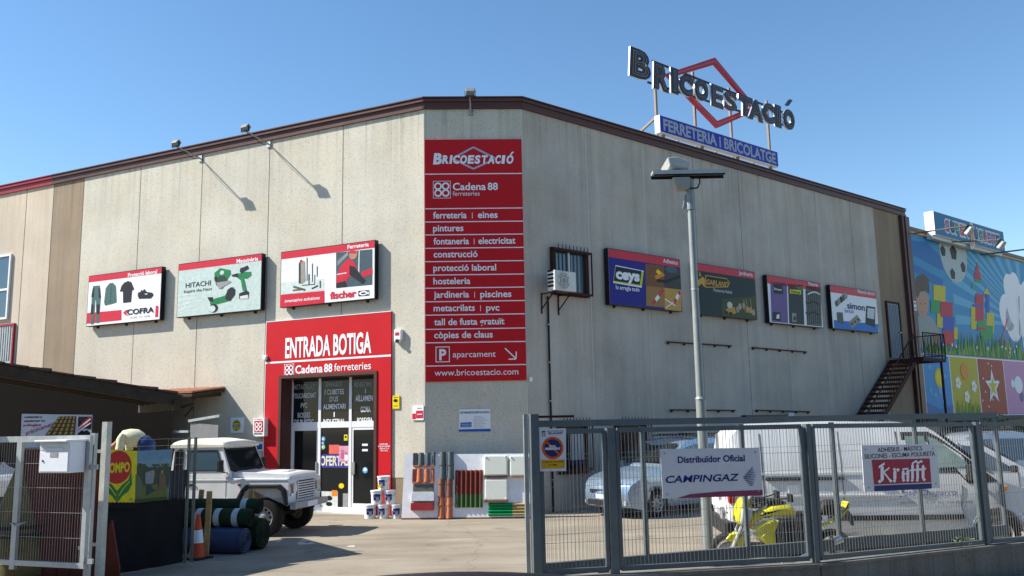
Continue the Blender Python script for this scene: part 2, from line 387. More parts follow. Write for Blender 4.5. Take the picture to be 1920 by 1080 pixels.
# windows at the far left of the sunny wall
def wnd(fr, a, b, c, d, fm, pm, name='window', bars=(), slats=False):
    u0, v1 = a; u1, v0 = b
    m = MB(); t = .07
    for x in ((u0, u1, v1-t, v1), (u0, u1, v0, v0+t), (u0, u0+t, v0+t, v1-t), (u1-t, u1, v0+t, v1-t)): m.box(fr, *x, 0, .07, fm)
    for v in bars: m.box(fr, u0+t, u1-t, v-.035, v+.035, 0, .065, fm)
    w_ = m.build(name, bld)
    p = MB(); p.box(fr, u0+t, u1-t, v0+t, v1-t, .002, .03, pm)
    if slats:
        n = int((u1-u0-2*t)/.12)
        for i in range(n): p.box(fr, u0+t+i*.12+.02, u0+t+i*.12+.08, v0+t+.3, v1-t-.02, .03, .05, pm)
    p.build('pane', w_); return w_
a = LW.px(24, 476); b = LW.px(18, 598)
wnd(LW, (a[0]-2.2, a[1]), (a[0], b[1]), 0, 0, ALU, GLASSB, bars=((a[1]+b[1])/2-.1,))
a = LW.px(30, 606); b = LW.px(27, 695)
wnd(LW, (a[0]-2.4, a[1]), (a[0], b[1]), 0, 0, FASR, mat('shutter_metal', (.42, .44, .44), .5, .3), slats=True)

# ------------------------------------------------------------------ shop entrance
RU0, RU1 = LW.px(500, 700)[0], LW.px(735, 700)[0]; RV = LW.px(620, 594.5)[1]
ent = thing('entrance_surround', 'bright red panel surround of the shop entrance reading ENTRADA BOTIGA', 'sign', tuple(LW.pt((RU0+RU1)/2, 0)))
m = MB()
m.box(LW, RU0, RU1, DV, RV, .002, .05, RED); m.box(LW, RU0, DU0, 0, DV, .002, .05, RED); m.box(LW, DU1, RU1, 0, DV, .002, .05, RED)
va = LW.px(500, 681)[1]; m.box(LW, RU0, RU1, va-.025, va+.025, .05, .055, LETTER)
for v in (2.75, 1.9): m.box(LW, RU0, DU0-.1, v, v+.008, .05, .052, BAND); m.box(LW, DU1+.12, RU1, v, v+.008, .05, .052, BAND)
m.box(LW, RU0-.02, RU0, 0, RV, .002, .055, ALU); m.box(LW, RU0-.02, RU1, RV, RV+.02, .002, .055, ALU)
m.build('red_panel', ent)
def pxt(mb, fr, s, x0, y0, x1, y1, hpx, mt, d, **k):
    """line of lettering whose baseline runs from photo point 0 to photo point 1"""
    a = fr.px(x0, y0, d); b = fr.px(x1, y1, d); c = fr.px((x0+x1)/2, (y0+y1)/2-hpx, d)
    h = c[1]-(a[1]+b[1])/2
    mb.text(fr, s, a[0], (a[1]+b[1])/2, h, mt, d, u1=b[0], **k); return mb
def eight(mb, fr, u, v, s, mt, d):
    """four linked rings"""
    for i in (-1, 1):
        for j in (-1, 1): mb.ring(fr, u+i*s*.22, v+j*s*.2, s*.13, s*.225, mt, d+.001*(i+j*2+3), 20)
def frame_rect(mb, fr, u0, u1, v0, v1, t, mt, d):
    for x in ((u0, u1, v1-t, v1), (u0, u1, v0, v0+t), (u0, u0+t, v0+t, v1-t), (u1-t, u1, v0+t, v1-t)):
        mb.poly(fr, [(x[0], x[2]), (x[1], x[2]), (x[1], x[3]), (x[0], x[3])], mt, d)
m = MB()
pxt(m, LW, 'ENTRADA BOTIGA', 534.5, 671, 696, 660, 36, LETTER, .057, bold=.028)
pxt(m, LW, 'Cadena', 553.5, 700.5, 605, 697.5, 14.5, LETTER, .057, bold=.025); pxt(m, LW, '88', 607.5, 697.5, 623, 696.5, 14.5, LETTER, .057, bold=.025)
pxt(m, LW, 'ferreteries', 626.5, 696, 695.5, 691.5, 14, LETTER, .057, bold=.003)
a = LW.px(542, 694, .057); eight(m, LW, a[0], a[1], .32, LETTER, .057); frame_rect(m, LW, a[0]-.17, a[0]+.17, a[1]-.17, a[1]+.17, .012, LETTER, .057)
for i, (s, x0, x1) in enumerate((('HORARI', 712, 727), ('DE DILLUNS A DIVENDRES', 709, 731), ('DE 8 A 13 H', 712, 729), ('I DE 15 A 20', 713, 727))):
    pxt(m, LW, s, x0, 834+i*4, x1, 834+i*4, 2.4, LETTER, .057, bold=.02)
m.build('lettering', ent)
m = MB(); t = .09
m.box(LW, DU0-t, DU1+t, DV, DV+t, -.02, .075, FASC); m.box(LW, DU0-t, DU0, 0, DV, -.02, .075, FASC); m.box(LW, DU1, DU1+t, 0, DV, -.02, .075, FASC)
m.box(LW, DU0-.018, DU0, 0, DV, -.42, -.021, FASC); m.box(LW, DU1, DU1+.018, 0, DV, -.42, -.021, FASC); m.box(LW, DU0, DU1, DV-.018, DV, -.42, -.021, FASC)
m.build('door_frame', ent)
# glazed door assembly, recessed
DD = -.38
shop = thing('shop_door', 'white framed glass shop entrance with lettered panes above and posters on the doors', 'door', tuple(LW.pt((DU0+DU1)/2, 0, DD)))
def P(x, y, d=DD): return LW.px(x, y, d)
xa, xb, xc, xd = P(545, 850)[0], P(598, 850)[0], P(656, 850)[0], DU1
vt = P(620, 795)[1]; vt2 = vt-.12
m = MB(); fw_ = .085
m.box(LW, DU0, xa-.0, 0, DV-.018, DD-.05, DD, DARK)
for u in (xa, xb, xc): m.box(LW, u-fw_/2, u+fw_/2, 0, DV-.018, DD-.06, DD, ALU)
m.box(LW, xd-.06, xd-.0, 0, DV-.018, DD-.06, DD, ALU)
m.box(LW, xa+fw_/2, xd-.06, vt-.1, vt+.06, DD-.06, DD-.003, ALU); m.box(LW, xa+fw_/2, xd-.06, 0.0, .13, DD-.06, DD-.003, ALU)
m.box(LW, xa+fw_/2, xd-.06, DV-.09, DV-.018, DD-.06, DD-.003, PLAST)
m.box(LW, DU0-.0, DU1, 0, .02, DD, .08, mat('sill', (.5, .48, .44), .8))
m.build('frame', shop)
pn = [(xa, xb), (xb, xc), (xc, xd-.02)]
for u0, u1 in pn:
    p = MB(); p.box(LW, u0+fw_/2, u1-fw_/2, vt+.06, DV-.09, DD-.045, DD-.03, GLASS); p.build('pane', shop)
    if (u0, u1) != pn[1]:
        f = MB()
        for x in ((u0+fw_/2+.0, u0+fw_/2+.06, .13, vt-.1), (u1-fw_/2-.05, u1-fw_/2, .13, vt-.1), (u0+fw_/2+.06, u1-fw_/2-.05, vt-.17, vt-.1), (u0+fw_/2+.06, u1-fw_/2-.05, .13, .24)): f.box(LW, *x, DD-.05, DD-.012, ALU)
        dl = f.build('door_leaf', shop)
        q = MB(); q.box(LW, u0+fw_/2+.06, u1-fw_/2-.05, .24, vt-.17, DD-.045, DD-.03, GLASS); q.build('pane', dl)
        hu = u1-fw_/2-.03 if u0 == xa else u0+fw_/2+.03
        h = MB(); h.box(LW, hu-.02, hu+.1 if u0 != xa else hu+.02, 1.0, 1.32, DD-.012, DD+.03, GALV); h.build('handle', dl)
    else:
        q = MB(); q.box(LW, u0+fw_/2, u1-fw_/2, .13, vt-.1, DD-.045, DD-.03, GLASS); q.build('pane', shop)
dg = DD-.026
m = MB(); GREYV = C('grey_vinyl', .30, .32, .31); PALE = C('pale_vinyl', .62, .63, .64)  # lettering tones: grey on the top rows, paler below
rows = [[('METACRILAT', 551, 590, 730, 9, GREYV), ('POLICARBONAT', 550, 592, 746.5, 9, PALE), ('PVC', 564, 576, 765, 9, PALE), ('BOSSES', 558, 582, 783, 9, PALE), ('DE PLÀSTIC', 552, 588, 796, 9, LETTER)],
        [('ENVASOS', 611, 642, 725, 8.5, GREYV), ('I CUBETES', 609, 645, 739.5, 9, PALE), ("D'US", 618, 634, 753, 9, PALE), ('ALIMENTARI', 606, 648, 767, 9, LETTER), ('I', 625.5, 627.5, 782, 9, LETTER), ('INDUSTRIAL', 606, 647, 795, 9, LETTER)],
        [('REVESTIME', 664.5, 696.5, 725, 8.5, GREYV), ('I', 684.5, 686, 737, 8, PALE), ('AÏLLAMEN', 666.5, 699, 752, 10, LETTER), ('GOMA', 676, 694.5, 772.5, 10, LETTER), ('POREXPA', 669.5, 698.5, 793.5, 10, LETTER)]]
for col in rows:
    for s, x0, x1, y, hh, mt in col: pxt(m, LW, s, x0, y+.3, x1, y-.8, hh, mt, dg, bold=.018)
m.build('lettering', shop)
def quad(mb, fr, x0, y0, x1, y1, mt, d):
    a = fr.px(x0, y0, d); b = fr.px(x1, y1, d); mb.poly(fr, [(a[0], b[1]), (b[0], b[1]), (b[0], a[1]), (a[0], a[1])], mt, d); return mb
def pdisc(mb, fr, x, y, rpx, mt, d, ry=None, n=20):
    a = fr.px(x, y, d); b = fr.px(x+rpx, y, d); c = fr.px(x, y-(ry or rpx), d); mb.disc(fr, a[0], a[1], b[0]-a[0], mt, d, n=n, ry=c[1]-a[1]); return mb
def ppoly(mb, fr, pts, mt, d): mb.poly(fr, [fr.px(x, y, d) for x, y in pts], mt, d); return mb
def pline(mb, fr, pts, wd, mt, d): mb.line(fr, [fr.px(x, y, d) for x, y in pts], wd, mt, d); return mb
m = MB(); quad(m, LW, 599, 852, 652, 877, C('print_violet', .06, .05, .30), dg); pxt(m, LW, 'OFERTAS', 600, 874, 654, 871, 17, C('cream_print', .75, .72, .52), dg+.004, bold=.03)
m.build('offer_banner', shop)
m = MB(); quad(m, LW, 617, 834, 636, 851, C('print_coral', .75, .14, .10), dg+.006); m.build('poster', shop)
m = MB(); quad(m, LW, 635.5, 836, 654, 866, PINK, dg+.007); pdisc(m, LW, 642, 846, 3, SKIN, dg+.009); quad(m, LW, 639, 849, 645, 860, C('print_rose', .55, .12, .25), dg+.009); pdisc(m, LW, 649, 850, 2.6, SKIN, dg+.009); quad(m, LW, 646, 853, 652, 863, LETTER, dg+.009); m.build('poster', shop)
SKYB = C('print_sky', .10, .35, .60)
for x, y, r, mt in ((605, 823, 5, SKYB), (604, 831, 4, SKYB), (604.5, 838, 5, C('print_lime', .35, .55, .25))):
    m = MB(); pdisc(m, LW, x, y, r, mt, dg, ry=r); pdisc(m, LW, x, y, r*.45, LETTER, dg+.003); m.build('sticker', shop)
m = MB(); quad(m, LW, 645, 815, 651.5, 826, YEL, dg); pdisc(m, LW, 648, 819, 2, INK, dg+.003); m.build('sticker', shop)
for y in (834, 844): m = MB(); quad(m, LW, 679, y-2, 689.5, y+2, LETTER, dg); m.build('sticker', shop)
m = MB(); pdisc(m, LW, 684.5, 881.5, 5, SKYB, dg, ry=6); pdisc(m, LW, 684.5, 880.5, 3.2, LETTER, dg+.003); m.build('sticker', shop)
# boxed goods behind the middle pane
m = MB(); quad(m, LW, 601, 921, 633, 956, C('carton_white', .62, .66, .62), dg); pdisc(m, LW, 617, 934, 6, INK, dg+.003, ry=4.5); pdisc(m, LW, 617, 945, 6, INK, dg+.003, ry=4); quad(m, LW, 622, 919, 632, 930, ORANGE, dg+.004); pdisc(m, LW, 640, 911, 5, YEL, dg+.003); quad(m, LW, 643, 925, 652, 953, GREY, dg); m.build('goods_poster', shop)

# ------------------------------------------------------------------ sign boxes on the walls
def billboard(fr, x0, y0t, x1, y1t, x0b, y0b, x1b, y1b, label, band_txt, bx0, bx1, by0, by1, D=.2):
    a = fr.px(x0, y0t, D); b = fr.px(x1, y1t, D); c = fr.px(x0b, y0b, D); e = fr.px(x1b, y1b, D)
    u0, u1, v0, v1 = (a[0]+c[0])/2, (b[0]+e[0])/2, (c[1]+e[1])/2, (a[1]+b[1])/2
    o = thing('wall_billboard', label, 'sign', tuple(fr.pt((u0+u1)/2, v0)), 'advertising boxes on the warehouse walls')
    m = MB(); m.box(fr, u0, u1, v0, v1, .04, D-.012, BLACK)
    m.build('box', o)
    m = MB()
    for u in (u0+.35, (u0+u1)/2, u1-.35): m.box(fr, u-.03, u+.03, v0-.06, v0, .0, .06, BLACK); m.box(fr, u-.03, u+.03, v1-.05, v1-.01, 0, .04, BLACK)
    m.build('bracket', o)
    m = MB(); e_ = .022; m.box(fr, u0+e_, u1-e_, v0+e_, v1-e_, D-.012, D-.008, WHITE)
    return o, m, (u0+e_, u1-e_, v0+e_, v1-e_), D-.004
def band(m, fr, bb, D, h=.19, mt=BAND): m.poly(fr, [(bb[0], bb[3]-h), (bb[1], bb[3]-h), (bb[1], bb[3]), (bb[0], bb[3])], mt, D)

# 1 workwear
o, m, bb, D = billboard(LW, 165, 516, 303, 501, 162, 612, 300, 600, 'white box sign with trousers, jacket, shirt and shoe, lettered COFRA', '', 0, 0, 0, 0)
band(m, LW, bb, D)
def q2(m, fr, pts, mt, d): ppoly(m, fr, pts, mt, d)
T1 = lambda x, y: (140+x/4.908, 420+y/4.908)
ppoly(m, LW, [T1(112, 820), T1(430, 790), T1(430, 885), T1(110, 918)], BAND, D); ppoly(m, LW, [T1(745, 752), T1(770, 752), T1(768, 855), T1(740, 858)], BAND, D)
ppoly(m, LW, [T1(170, 570), T1(230, 565), T1(238, 680), T1(228, 830), T1(222, 910), T1(198, 912), T1(196, 700), T1(188, 700), T1(176, 920), T1(145, 922), T1(152, 780), T1(158, 640)], TEAL, D+.003)
ppoly(m, LW, [T1(166, 590), T1(178, 590), T1(176, 680), T1(152, 670)], INK, D+.005); ppoly(m, LW, [T1(220, 590), T1(232, 590), T1(240, 680), T1(222, 680)], INK, D+.005); ppoly(m, LW, [T1(152, 740), T1(172, 740), T1(170, 830), T1(146, 830)], INK, D+.005); ppoly(m, LW, [T1(200, 740), T1(228, 740), T1(226, 825), T1(200, 830)], INK, D+.005)
ppoly(m, LW, [T1(320, 545), T1(350, 540), T1(378, 570), T1(385, 720), T1(345, 735), T1(278, 750), T1(270, 720), T1(285, 590)], TEAL, D+.003); pline(m, LW, [T1(335, 560), T1(330, 730)], .02, DKG, D+.005)
ppoly(m, LW, [T1(455, 540), T1(490, 524), T1(520, 534), T1(547, 600), T1(527, 612), T1(518, 718), T1(445, 726), T1(444, 620), T1(415, 622), T1(430, 570)], NAVY if False else INK, D+.003)
ppoly(m, LW, [T1(582, 630), T1(605, 625), T1(612, 602), T1(622, 618), T1(640, 597), T1(665, 625), T1(715, 632), T1(725, 655), T1(700, 685), T1(590, 688), T1(580, 660)], INK, D+.003); ppoly(m, LW, [T1(645, 640), T1(672, 640), T1(668, 650), T1(646, 650)], LGREY, D+.005)
pxt(m, LW, 'COFRA', *T1(480, 838), *T1(728, 808), 9.5, INK, D+.006, bold=.03)
ppoly(m, LW, [T1(444, 818), T1(465, 795), T1(500, 784), T1(478, 805), T1(472, 818), T1(478, 830), T1(500, 842), T1(465, 838)], BAND, D+.004)
pxt(m, LW, 'WORK  TO  MORE', *T1(508, 872), *T1(692, 855), 3.6, GREY, D+.003)
pxt(m, LW, 'Protecció laboral', *T1(490, 488), *T1(757, 455), 7, LETTER, D+.003, bold=.02)
m.build('face', o)
# 2 machines
o, m, bb, D = billboard(LW, 333, 493, 492, 477, 332, 595, 488, 582, 'pale green box sign with green power tools, lettered HITACHI', '', 0, 0, 0, 0)
PG = C('print_pale_green', .50, .60, .56); m.poly(LW, [(bb[0], bb[2]), (bb[1], bb[2]), (bb[1], bb[3]), (bb[0], bb[3])], PG, D-.002)
band(m, LW, bb, D)
WG = C('print_whitish', .58, .67, .63)
for k in range(4): ppoly(m, LW, [T1(948, 790-k*45), T1(1060, 760-k*40), T1(1180, 742-k*30), T1(1060, 772-k*40), T1(948, 806-k*45)], WG, D+.0004*k)
GR2 = C('print_tool_green', .01, .18, .06)
ppoly(m, LW, [T1(1285, 450), T1(1340, 405), T1(1435, 425), T1(1438, 460), T1(1400, 520), T1(1360, 600), T1(1320, 580), T1(1290, 520)], GR2, D+.003); pdisc(m, LW, *T1(1350, 530), 11, DKG, D+.005); pdisc(m, LW, *T1(1355, 448), 4, PG, D+.006); ppoly(m, LW, [T1(1300, 540), T1(1430, 520), T1(1440, 535), T1(1330, 600)], GREY, D+.006); ppoly(m, LW, [T1(1282, 490), T1(1310, 480), T1(1320, 520), T1(1290, 530)], INK, D+.006)
ppoly(m, LW, [T1(1490, 460), T1(1560, 440), T1(1625, 440), T1(1625, 475), T1(1585, 505), T1(1560, 500), T1(1585, 610), T1(1545, 615), T1(1530, 520), T1(1490, 490)], GR2, D+.003); ppoly(m, LW, [T1(1440, 470), T1(1500, 452), T1(1505, 490), T1(1450, 482)], INK, D+.005); ppoly(m, LW, [T1(1518, 440), T1(1525, 405), T1(1560, 395), T1(1590, 380), T1(1605, 410), T1(1570, 430), T1(1540, 455)], INK, D+.005); ppoly(m, LW, [T1(1512, 640), T1(1580, 610), T1(1605, 625), T1(1600, 685), T1(1512, 690)], INK, D+.004); ppoly(m, LW, [T1(1520, 665), T1(1595, 650), T1(1598, 685), T1(1520, 690)], LGREY, D+.006)
ppoly(m, LW, [T1(1240, 700), T1(1380, 660), T1(1420, 600), T1(1460, 578), T1(1480, 620), T1(1440, 700), T1(1400, 715), T1(1300, 740), T1(1310, 800), T1(1240, 810), T1(1250, 750)], GR2, D+.003); ppoly(m, LW, [T1(1405, 605), T1(1440, 580), T1(1478, 600), T1(1475, 650), T1(1430, 710), T1(1385, 690)], INK, D+.005); ppoly(m, LW, [T1(1220, 675), T1(1270, 672), T1(1275, 715), T1(1240, 710)], INK, D+.005); pdisc(m, LW, *T1(1278, 775), 8, INK, D+.005); pdisc(m, LW, *T1(1265, 780), 6, LGREY, D+.006)
pxt(m, LW, 'HITACHI', *T1(1020, 588), *T1(1252, 564), 9, INK, D+.003, bold=.01); pxt(m, LW, 'Inspire the Next', *T1(1005, 636), *T1(1262, 610), 6, INK, D+.003)
pxt(m, LW, 'Maquinària', *T1(1490, 360), *T1(1688, 335), 7, LETTER, D+.003, bold=.02)
m.build('face', o)
# 3 fixings
T2 = lambda x, y: (480+x/4, 430+y/4)
o, m, bb, D = billboard(LW, 526, 472, 703, 450, 525, 577, 703, 560, 'box sign with red clad workman and sealant cartridge, lettered fischer', '', 0, 0, 0, 0)
band(m, LW, bb, D)
ppoly(m, LW, [T2(600, 175), T2(872, 148), T2(872, 415), T2(600, 440)], C('print_slate', .05, .09, .11), D)
for k in range(4): pline(m, LW, [T2(610, 270-k*10), T2(690, 190-k*6)], .02, GREY, D+.002)
ppoly(m, LW, [T2(770, 160), T2(778, 160), T2(775, 330), T2(765, 330)], LGREY, D+.003); ppoly(m, LW, [T2(790, 320), T2(872, 290), T2(872, 335), T2(800, 360)], BAND, D+.003)
ppoly(m, LW, [T2(640, 270), T2(690, 220), T2(730, 235), T2(760, 300), T2(800, 370), T2(780, 390), T2(720, 350), T2(690, 360), T2(670, 420), T2(600, 400), T2(610, 330)], BAND, D+.004)
ppoly(m, LW, [T2(700, 270), T2(740, 280), T2(790, 350), T2(820, 380), T2(800, 410), T2(740, 370), T2(700, 340)], INK, D+.006); ppoly(m, LW, [T2(600, 405), T2(670, 385), T2(680, 430), T2(600, 438)], INK, D+.006); ppoly(m, LW, [T2(605, 335), T2(680, 322), T2(680, 330), T2(605, 343)], LGREY, D+.007)
pdisc(m, LW, *T2(728, 190), 8, SKIN, D+.006, ry=9); ppoly(m, LW, [T2(700, 180), T2(705, 162), T2(730, 155), T2(752, 168), T2(750, 182)], BAND, D+.008)
ppoly(m, LW, [T2(187, 400), T2(510, 370), T2(510, 455), T2(187, 490)], C('print_mist', .60, .66, .63), D)
ppoly(m, LW, [T2(322, 250), T2(335, 228), T2(365, 240), T2(370, 390), T2(345, 410), T2(320, 405)], C('print_cartridge', .30, .28, .24), D+.003); ppoly(m, LW, [T2(320, 255), T2(335, 250), T2(335, 405), T2(320, 405)], DKG, D+.004); ppoly(m, LW, [T2(328, 232), T2(345, 226), T2(345, 250), T2(330, 250)], BAND, D+.005)
for x, y0, y1 in ((382, 210, 385), (422, 255, 395), (458, 275, 355), (440, 340, 415)): pline(m, LW, [T2(x, y0), T2(x, y1)], .025, INK, D+.003)
for x, y0, y1, mt in ((397, 335, 420, TEAL), (482, 385, 440, TEAL)): pline(m, LW, [T2(x, y0), T2(x, y1)], .05, mt, D+.003)
pline(m, LW, [T2(345, 420), T2(440, 412)], .02, INK, D+.004); pline(m, LW, [T2(280, 430), T2(370, 455)], .06, TEAL, D+.004); pline(m, LW, [T2(275, 458), T2(350, 450)], .04, BROWN, D+.004); pline(m, LW, [T2(418, 445), T2(465, 422)], .04, INK, D+.004)
ppoly(m, LW, [T2(183, 492), T2(513, 460), T2(513, 552), T2(180, 586)], BAND, D+.001)
pxt(m, LW, 'innovative solutions', *T2(215, 552), *T2(476, 522), 6, LETTER, D+.004, bold=.01, shear=.25)
pxt(m, LW, 'fischer', *T2(555, 523), *T2(752, 503), 12.5, BAND, D+.003, bold=.04)
ppoly(m, LW, [T2(767, 462), T2(848, 455), T2(848, 495), T2(767, 502)], INK, D+.003); pdisc(m, LW, *T2(805, 479), 8, LETTER, D+.005, ry=4); ppoly(m, LW, [T2(828, 478), T2(845, 465), T2(845, 490)], LETTER, D+.005); pdisc(m, LW, *T2(805, 479), 5, INK, D+.007, ry=1.6)
pxt(m, LW, 'Ferreteria', *T2(686, 145), *T2(846, 128), 7, LETTER, D+.003, bold=.02)
m.build('face', o)

T3 = lambda x, y: (1140+x/3.5556, 420+y/3.5556)
# 4 adhesives
o, m, bb, D = billboard(RW, 1140, 464, 1277, 487, 1143, 571, 1278, 584, 'dark blue box sign with glue tubes, lettered ceys', '', 0, 0, 0, 0)
m.poly(RW, [(bb[0], bb[2]), (bb[1], bb[2]), (bb[1], bb[3]), (bb[0], bb[3])], C('print_deep_blue', .012, .012, .22), D-.002); band(m, RW, bb, D, .24)
for (xa_, ya_, xb_, yb_), mt in (((250, 265, 375, 412), BROWN), ((378, 285, 482, 425), C('print_dark_bench', .06, .05, .05)), ((255, 410, 378, 545), C('print_ochre', .34, .18, .05)), ((378, 425, 490, 570), C('print_gold', .55, .32, .06))):
    ppoly(m, RW, [T3(xa_, ya_), T3(xb_, ya_+14), T3(xb_, yb_+12), T3(xa_, yb_)], mt, D)
ppoly(m, RW, [T3(310, 345), T3(370, 325), T3(378, 345), T3(320, 372)], ORANGE, D+.003); ppoly(m, RW, [T3(330, 300), T3(360, 325), T3(340, 340), T3(318, 320)], YEL, D+.004); pline(m, RW, [T3(325, 375), T3(385, 385), T3(480, 350)], .09, INK, D+.004); pdisc(m, RW, *T3(422, 305), 11, TEAL, D+.003, ry=6)
pline(m, RW, [T3(300, 530), T3(325, 500), T3(370, 435)], .1, BAND, D+.003); pline(m, RW, [T3(318, 508), T3(340, 480)], .12, LETTER, D+.005); pline(m, RW, [T3(440, 530), T3(480, 450)], .11, BAND, D+.004); pline(m, RW, [T3(455, 500), T3(470, 470)], .13, LETTER, D+.005); pline(m, RW, [T3(380, 500), T3(450, 545)], .04, LETTER, D+.005); pline(m, RW, [T3(385, 560), T3(440, 520)], .03, LETTER, D+.006)
ppoly(m, RW, [T3(34, 392), T3(225, 425), T3(238, 312), T3(50, 274)], LETTER, D+.002); ppoly(m, RW, [T3(36, 385), T3(226, 416), T3(238, 320), T3(50, 280)], C('print_yellowgreen', .55, .60, .02), D+.003); ppoly(m, RW, [T3(38, 378), T3(212, 406), T3(224, 314), T3(52, 281)], INK, D+.0045)
pxt(m, RW, 'ceys', *T3(52, 360), *T3(212, 382), 18, LETTER, D+.006, bold=.05, shear=.05); pxt(m, RW, 'lo arregla todo', *T3(53, 434), *T3(210, 450), 7.5, LETTER, D+.003, bold=.015)
pxt(m, RW, 'Adhesius', *T3(368, 258), *T3(466, 271), 7.5, LETTER, D+.003, bold=.01)
m.build('face', o)
# 5 gardening
o, m, bb, D = billboard(RW, 1304, 492.5, 1415, 509.5, 1309, 589, 1421, 600, 'dark green box sign with garden machines, lettered GARLAND', '', 0, 0, 0, 0)
m.poly(RW, [(bb[0], bb[2]), (bb[1], bb[2]), (bb[1], bb[3]), (bb[0], bb[3])], C('print_forest', .012, .032, .032), D-.002); band(m, RW, bb, D, .22)
ppoly(m, RW, [T3(760, 500), T3(985, 480), T3(995, 635), T3(760, 615)], C('print_lawn', .05, .07, .025), D)
GO = C('print_amber', .62, .33, .05)
for k in range(2):
    mt = (GO, INK)[k]; e = 6*k
    ppoly(m, RW, [T3(648+e, 340+e), T3(790, 362+e), T3(812-e, 390), T3(800-e, 422-e), T3(650+e, 424-e)], mt, D+.002+.002*k)
ppoly(m, RW, [T3(598, 375), T3(632, 350), T3(648, 372), T3(645, 425), T3(625, 398), T3(604, 415)], GO, D+.003); ppoly(m, RW, [T3(608, 310), T3(622, 345), T3(608, 350)], GO, D+.003)
pxt(m, RW, 'GARLAND', *T3(655, 402), *T3(802, 420), 9, GO, D+.006, bold=.03, shear=.15); pxt(m, RW, 'Potencia fiable', *T3(705, 452), *T3(828, 462), 5.5, LGREY, D+.003, bold=.01)
ppoly(m, RW, [T3(785, 575), T3(800, 555), T3(845, 555), T3(855, 595), T3(820, 605), T3(790, 595)], C('print_machine', .55, .30, .03), D+.003); pdisc(m, RW, *T3(812, 540), 5, LGREY, D+.004, ry=6); pdisc(m, RW, *T3(818, 598), 3.5, INK, D+.005); pdisc(m, RW, *T3(792, 590), 3, INK, D+.005)
for x, y in ((865, 570), (880, 550), (905, 545), (930, 570), (950, 575), (970, 590)): pdisc(m, RW, *T3(x, y), 3, random.choice([TAN, GREY, GO]), D+.003, ry=6)
for x in (905, 922, 950): pline(m, RW, [T3(x, 500), T3(x+10, 590)], .03, TAN, D+.004)
pxt(m, RW, 'Jardineria', *T3(874, 338), *T3(965, 350), 7, LETTER, D+.003, bold=.01)
m.build('face', o)
# 6 paints
o, m, bb, D = billboard(RW, 1438, 516, 1540, 530, 1443, 605, 1543, 615, 'box sign of three upright pictures with paint pots and iron gate, titled Pintures', '', 0, 0, 0, 0)
band(m, RW, bb, D, .28)
def col3(x0, x1, mt): ppoly(m, RW, [T3(x0, 382+(x0-1075)*.12), T3(x1, 382+(x1-1075)*.12), T3(x1+9, 650+(x1-1075)*.1), T3(x0+9, 650+(x0-1075)*.1)], mt, D)
col3(1082, 1192, PURP); col3(1200, 1300, C('print_night', .02, .035, .04)); col3(1318, 1418, C('print_iron_grey', .12, .14, .12))
ppoly(m, RW, [T3(1102, 400), T3(1165, 410), T3(1168, 468), T3(1106, 462)], INK, D+.003); pxt(m, RW, 'Bruguer', *T3(1108, 438), *T3(1160, 446), 4, LETTER, D+.006, bold=.02)
ppoly(m, RW, [T3(1212, 435), T3(1287, 442), T3(1288, 470), T3(1213, 462)], YEL, D+.003); pxt(m, RW, 'Xylazel', *T3(1218, 457), *T3(1282, 465), 5, INK, D+.006, bold=.02)
ppoly(m, RW, [T3(1098, 585), T3(1150, 590), T3(1152, 648), T3(1100, 640)], INK, D+.003); ppoly(m, RW, [T3(1125, 605), T3(1142, 600), T3(1144, 630), T3(1122, 630)], LETTER, D+.005); ppoly(m, RW, [T3(1226, 592), T3(1255, 596), T3(1256, 655), T3(1228, 650)], GREY, D+.003); ppoly(m, RW, [T3(1238, 615), T3(1252, 617), T3(1252, 645), T3(1238, 642)], INK, D+.005)
ppoly(m, RW, [T3(1250, 415), T3(1298, 420), T3(1298, 445), T3(1270, 440)], GREEN, D+.002)
for k in range(7): pline(m, RW, [T3(1320+k*14, 440+k), T3(1330+k*14, 665+k)], .05, INK, D+.004)
for y in (450, 520, 590): pline(m, RW, [T3(1318+k*12, y+8*math.sin(k*1.1)+k) for k in range(9)], .05, INK, D+.006)
pline(m, RW, [T3(1330+k*14, 470-16*math.sin(k*math.pi/6)) for k in range(7)], .06, LGREY, D+.007)
pxt(m, RW, 'Pintures', *T3(1337, 409), *T3(1401, 418), 6.5, LETTER, D+.003, bold=.01)
m.build('face', o)
# 7 electrical
o, m, bb, D = billboard(RW, 1555, 535, 1645, 546, 1563, 615, 1647, 625, 'white and blue box sign with bulbs and sockets, lettered simon brico', '', 0, 0, 0, 0)
band(m, RW, bb, D, .26)
ppoly(m, RW, [T3(1505, 640), T3(1803, 668), T3(1803, 722), T3(1508, 695)], C('print_azure', .01, .17, .55), D)
for k in range(5): pdisc(m, RW, *T3(1525+k*15, 530-k*13), 3.2, (TEAL, GREY, INK)[k % 3], D+.003, ry=6)
ppoly(m, RW, [T3(1525, 588), T3(1565, 590), T3(1572, 668), T3(1530, 660)], C('print_switch', .08, .10, .09), D+.003); ppoly(m, RW, [T3(1605, 655), T3(1660, 605), T3(1690, 645), T3(1625, 698)], C('print_strip', .26, .27, .20), D+.003)
for k in range(3): pdisc(m, RW, *T3(1627+k*20, 665-k*14), 2, INK, D+.005)
ppoly(m, RW, [T3(1722, 545), T3(1783, 555), T3(1780, 690), T3(1716, 665)], INK, D+.003); ppoly(m, RW, [T3(1730, 558), T3(1778, 566), T3(1774, 636), T3(1728, 625)], LGREY, D+.005)
pxt(m, RW, 'simon', *T3(1596, 558), *T3(1714, 582), 11.5, NAVY, D+.006, bold=.02); pxt(m, RW, 'brico', *T3(1580, 587), *T3(1640, 598), 7.5, C('print_azure', .01, .17, .55), D+.004, bold=.01)
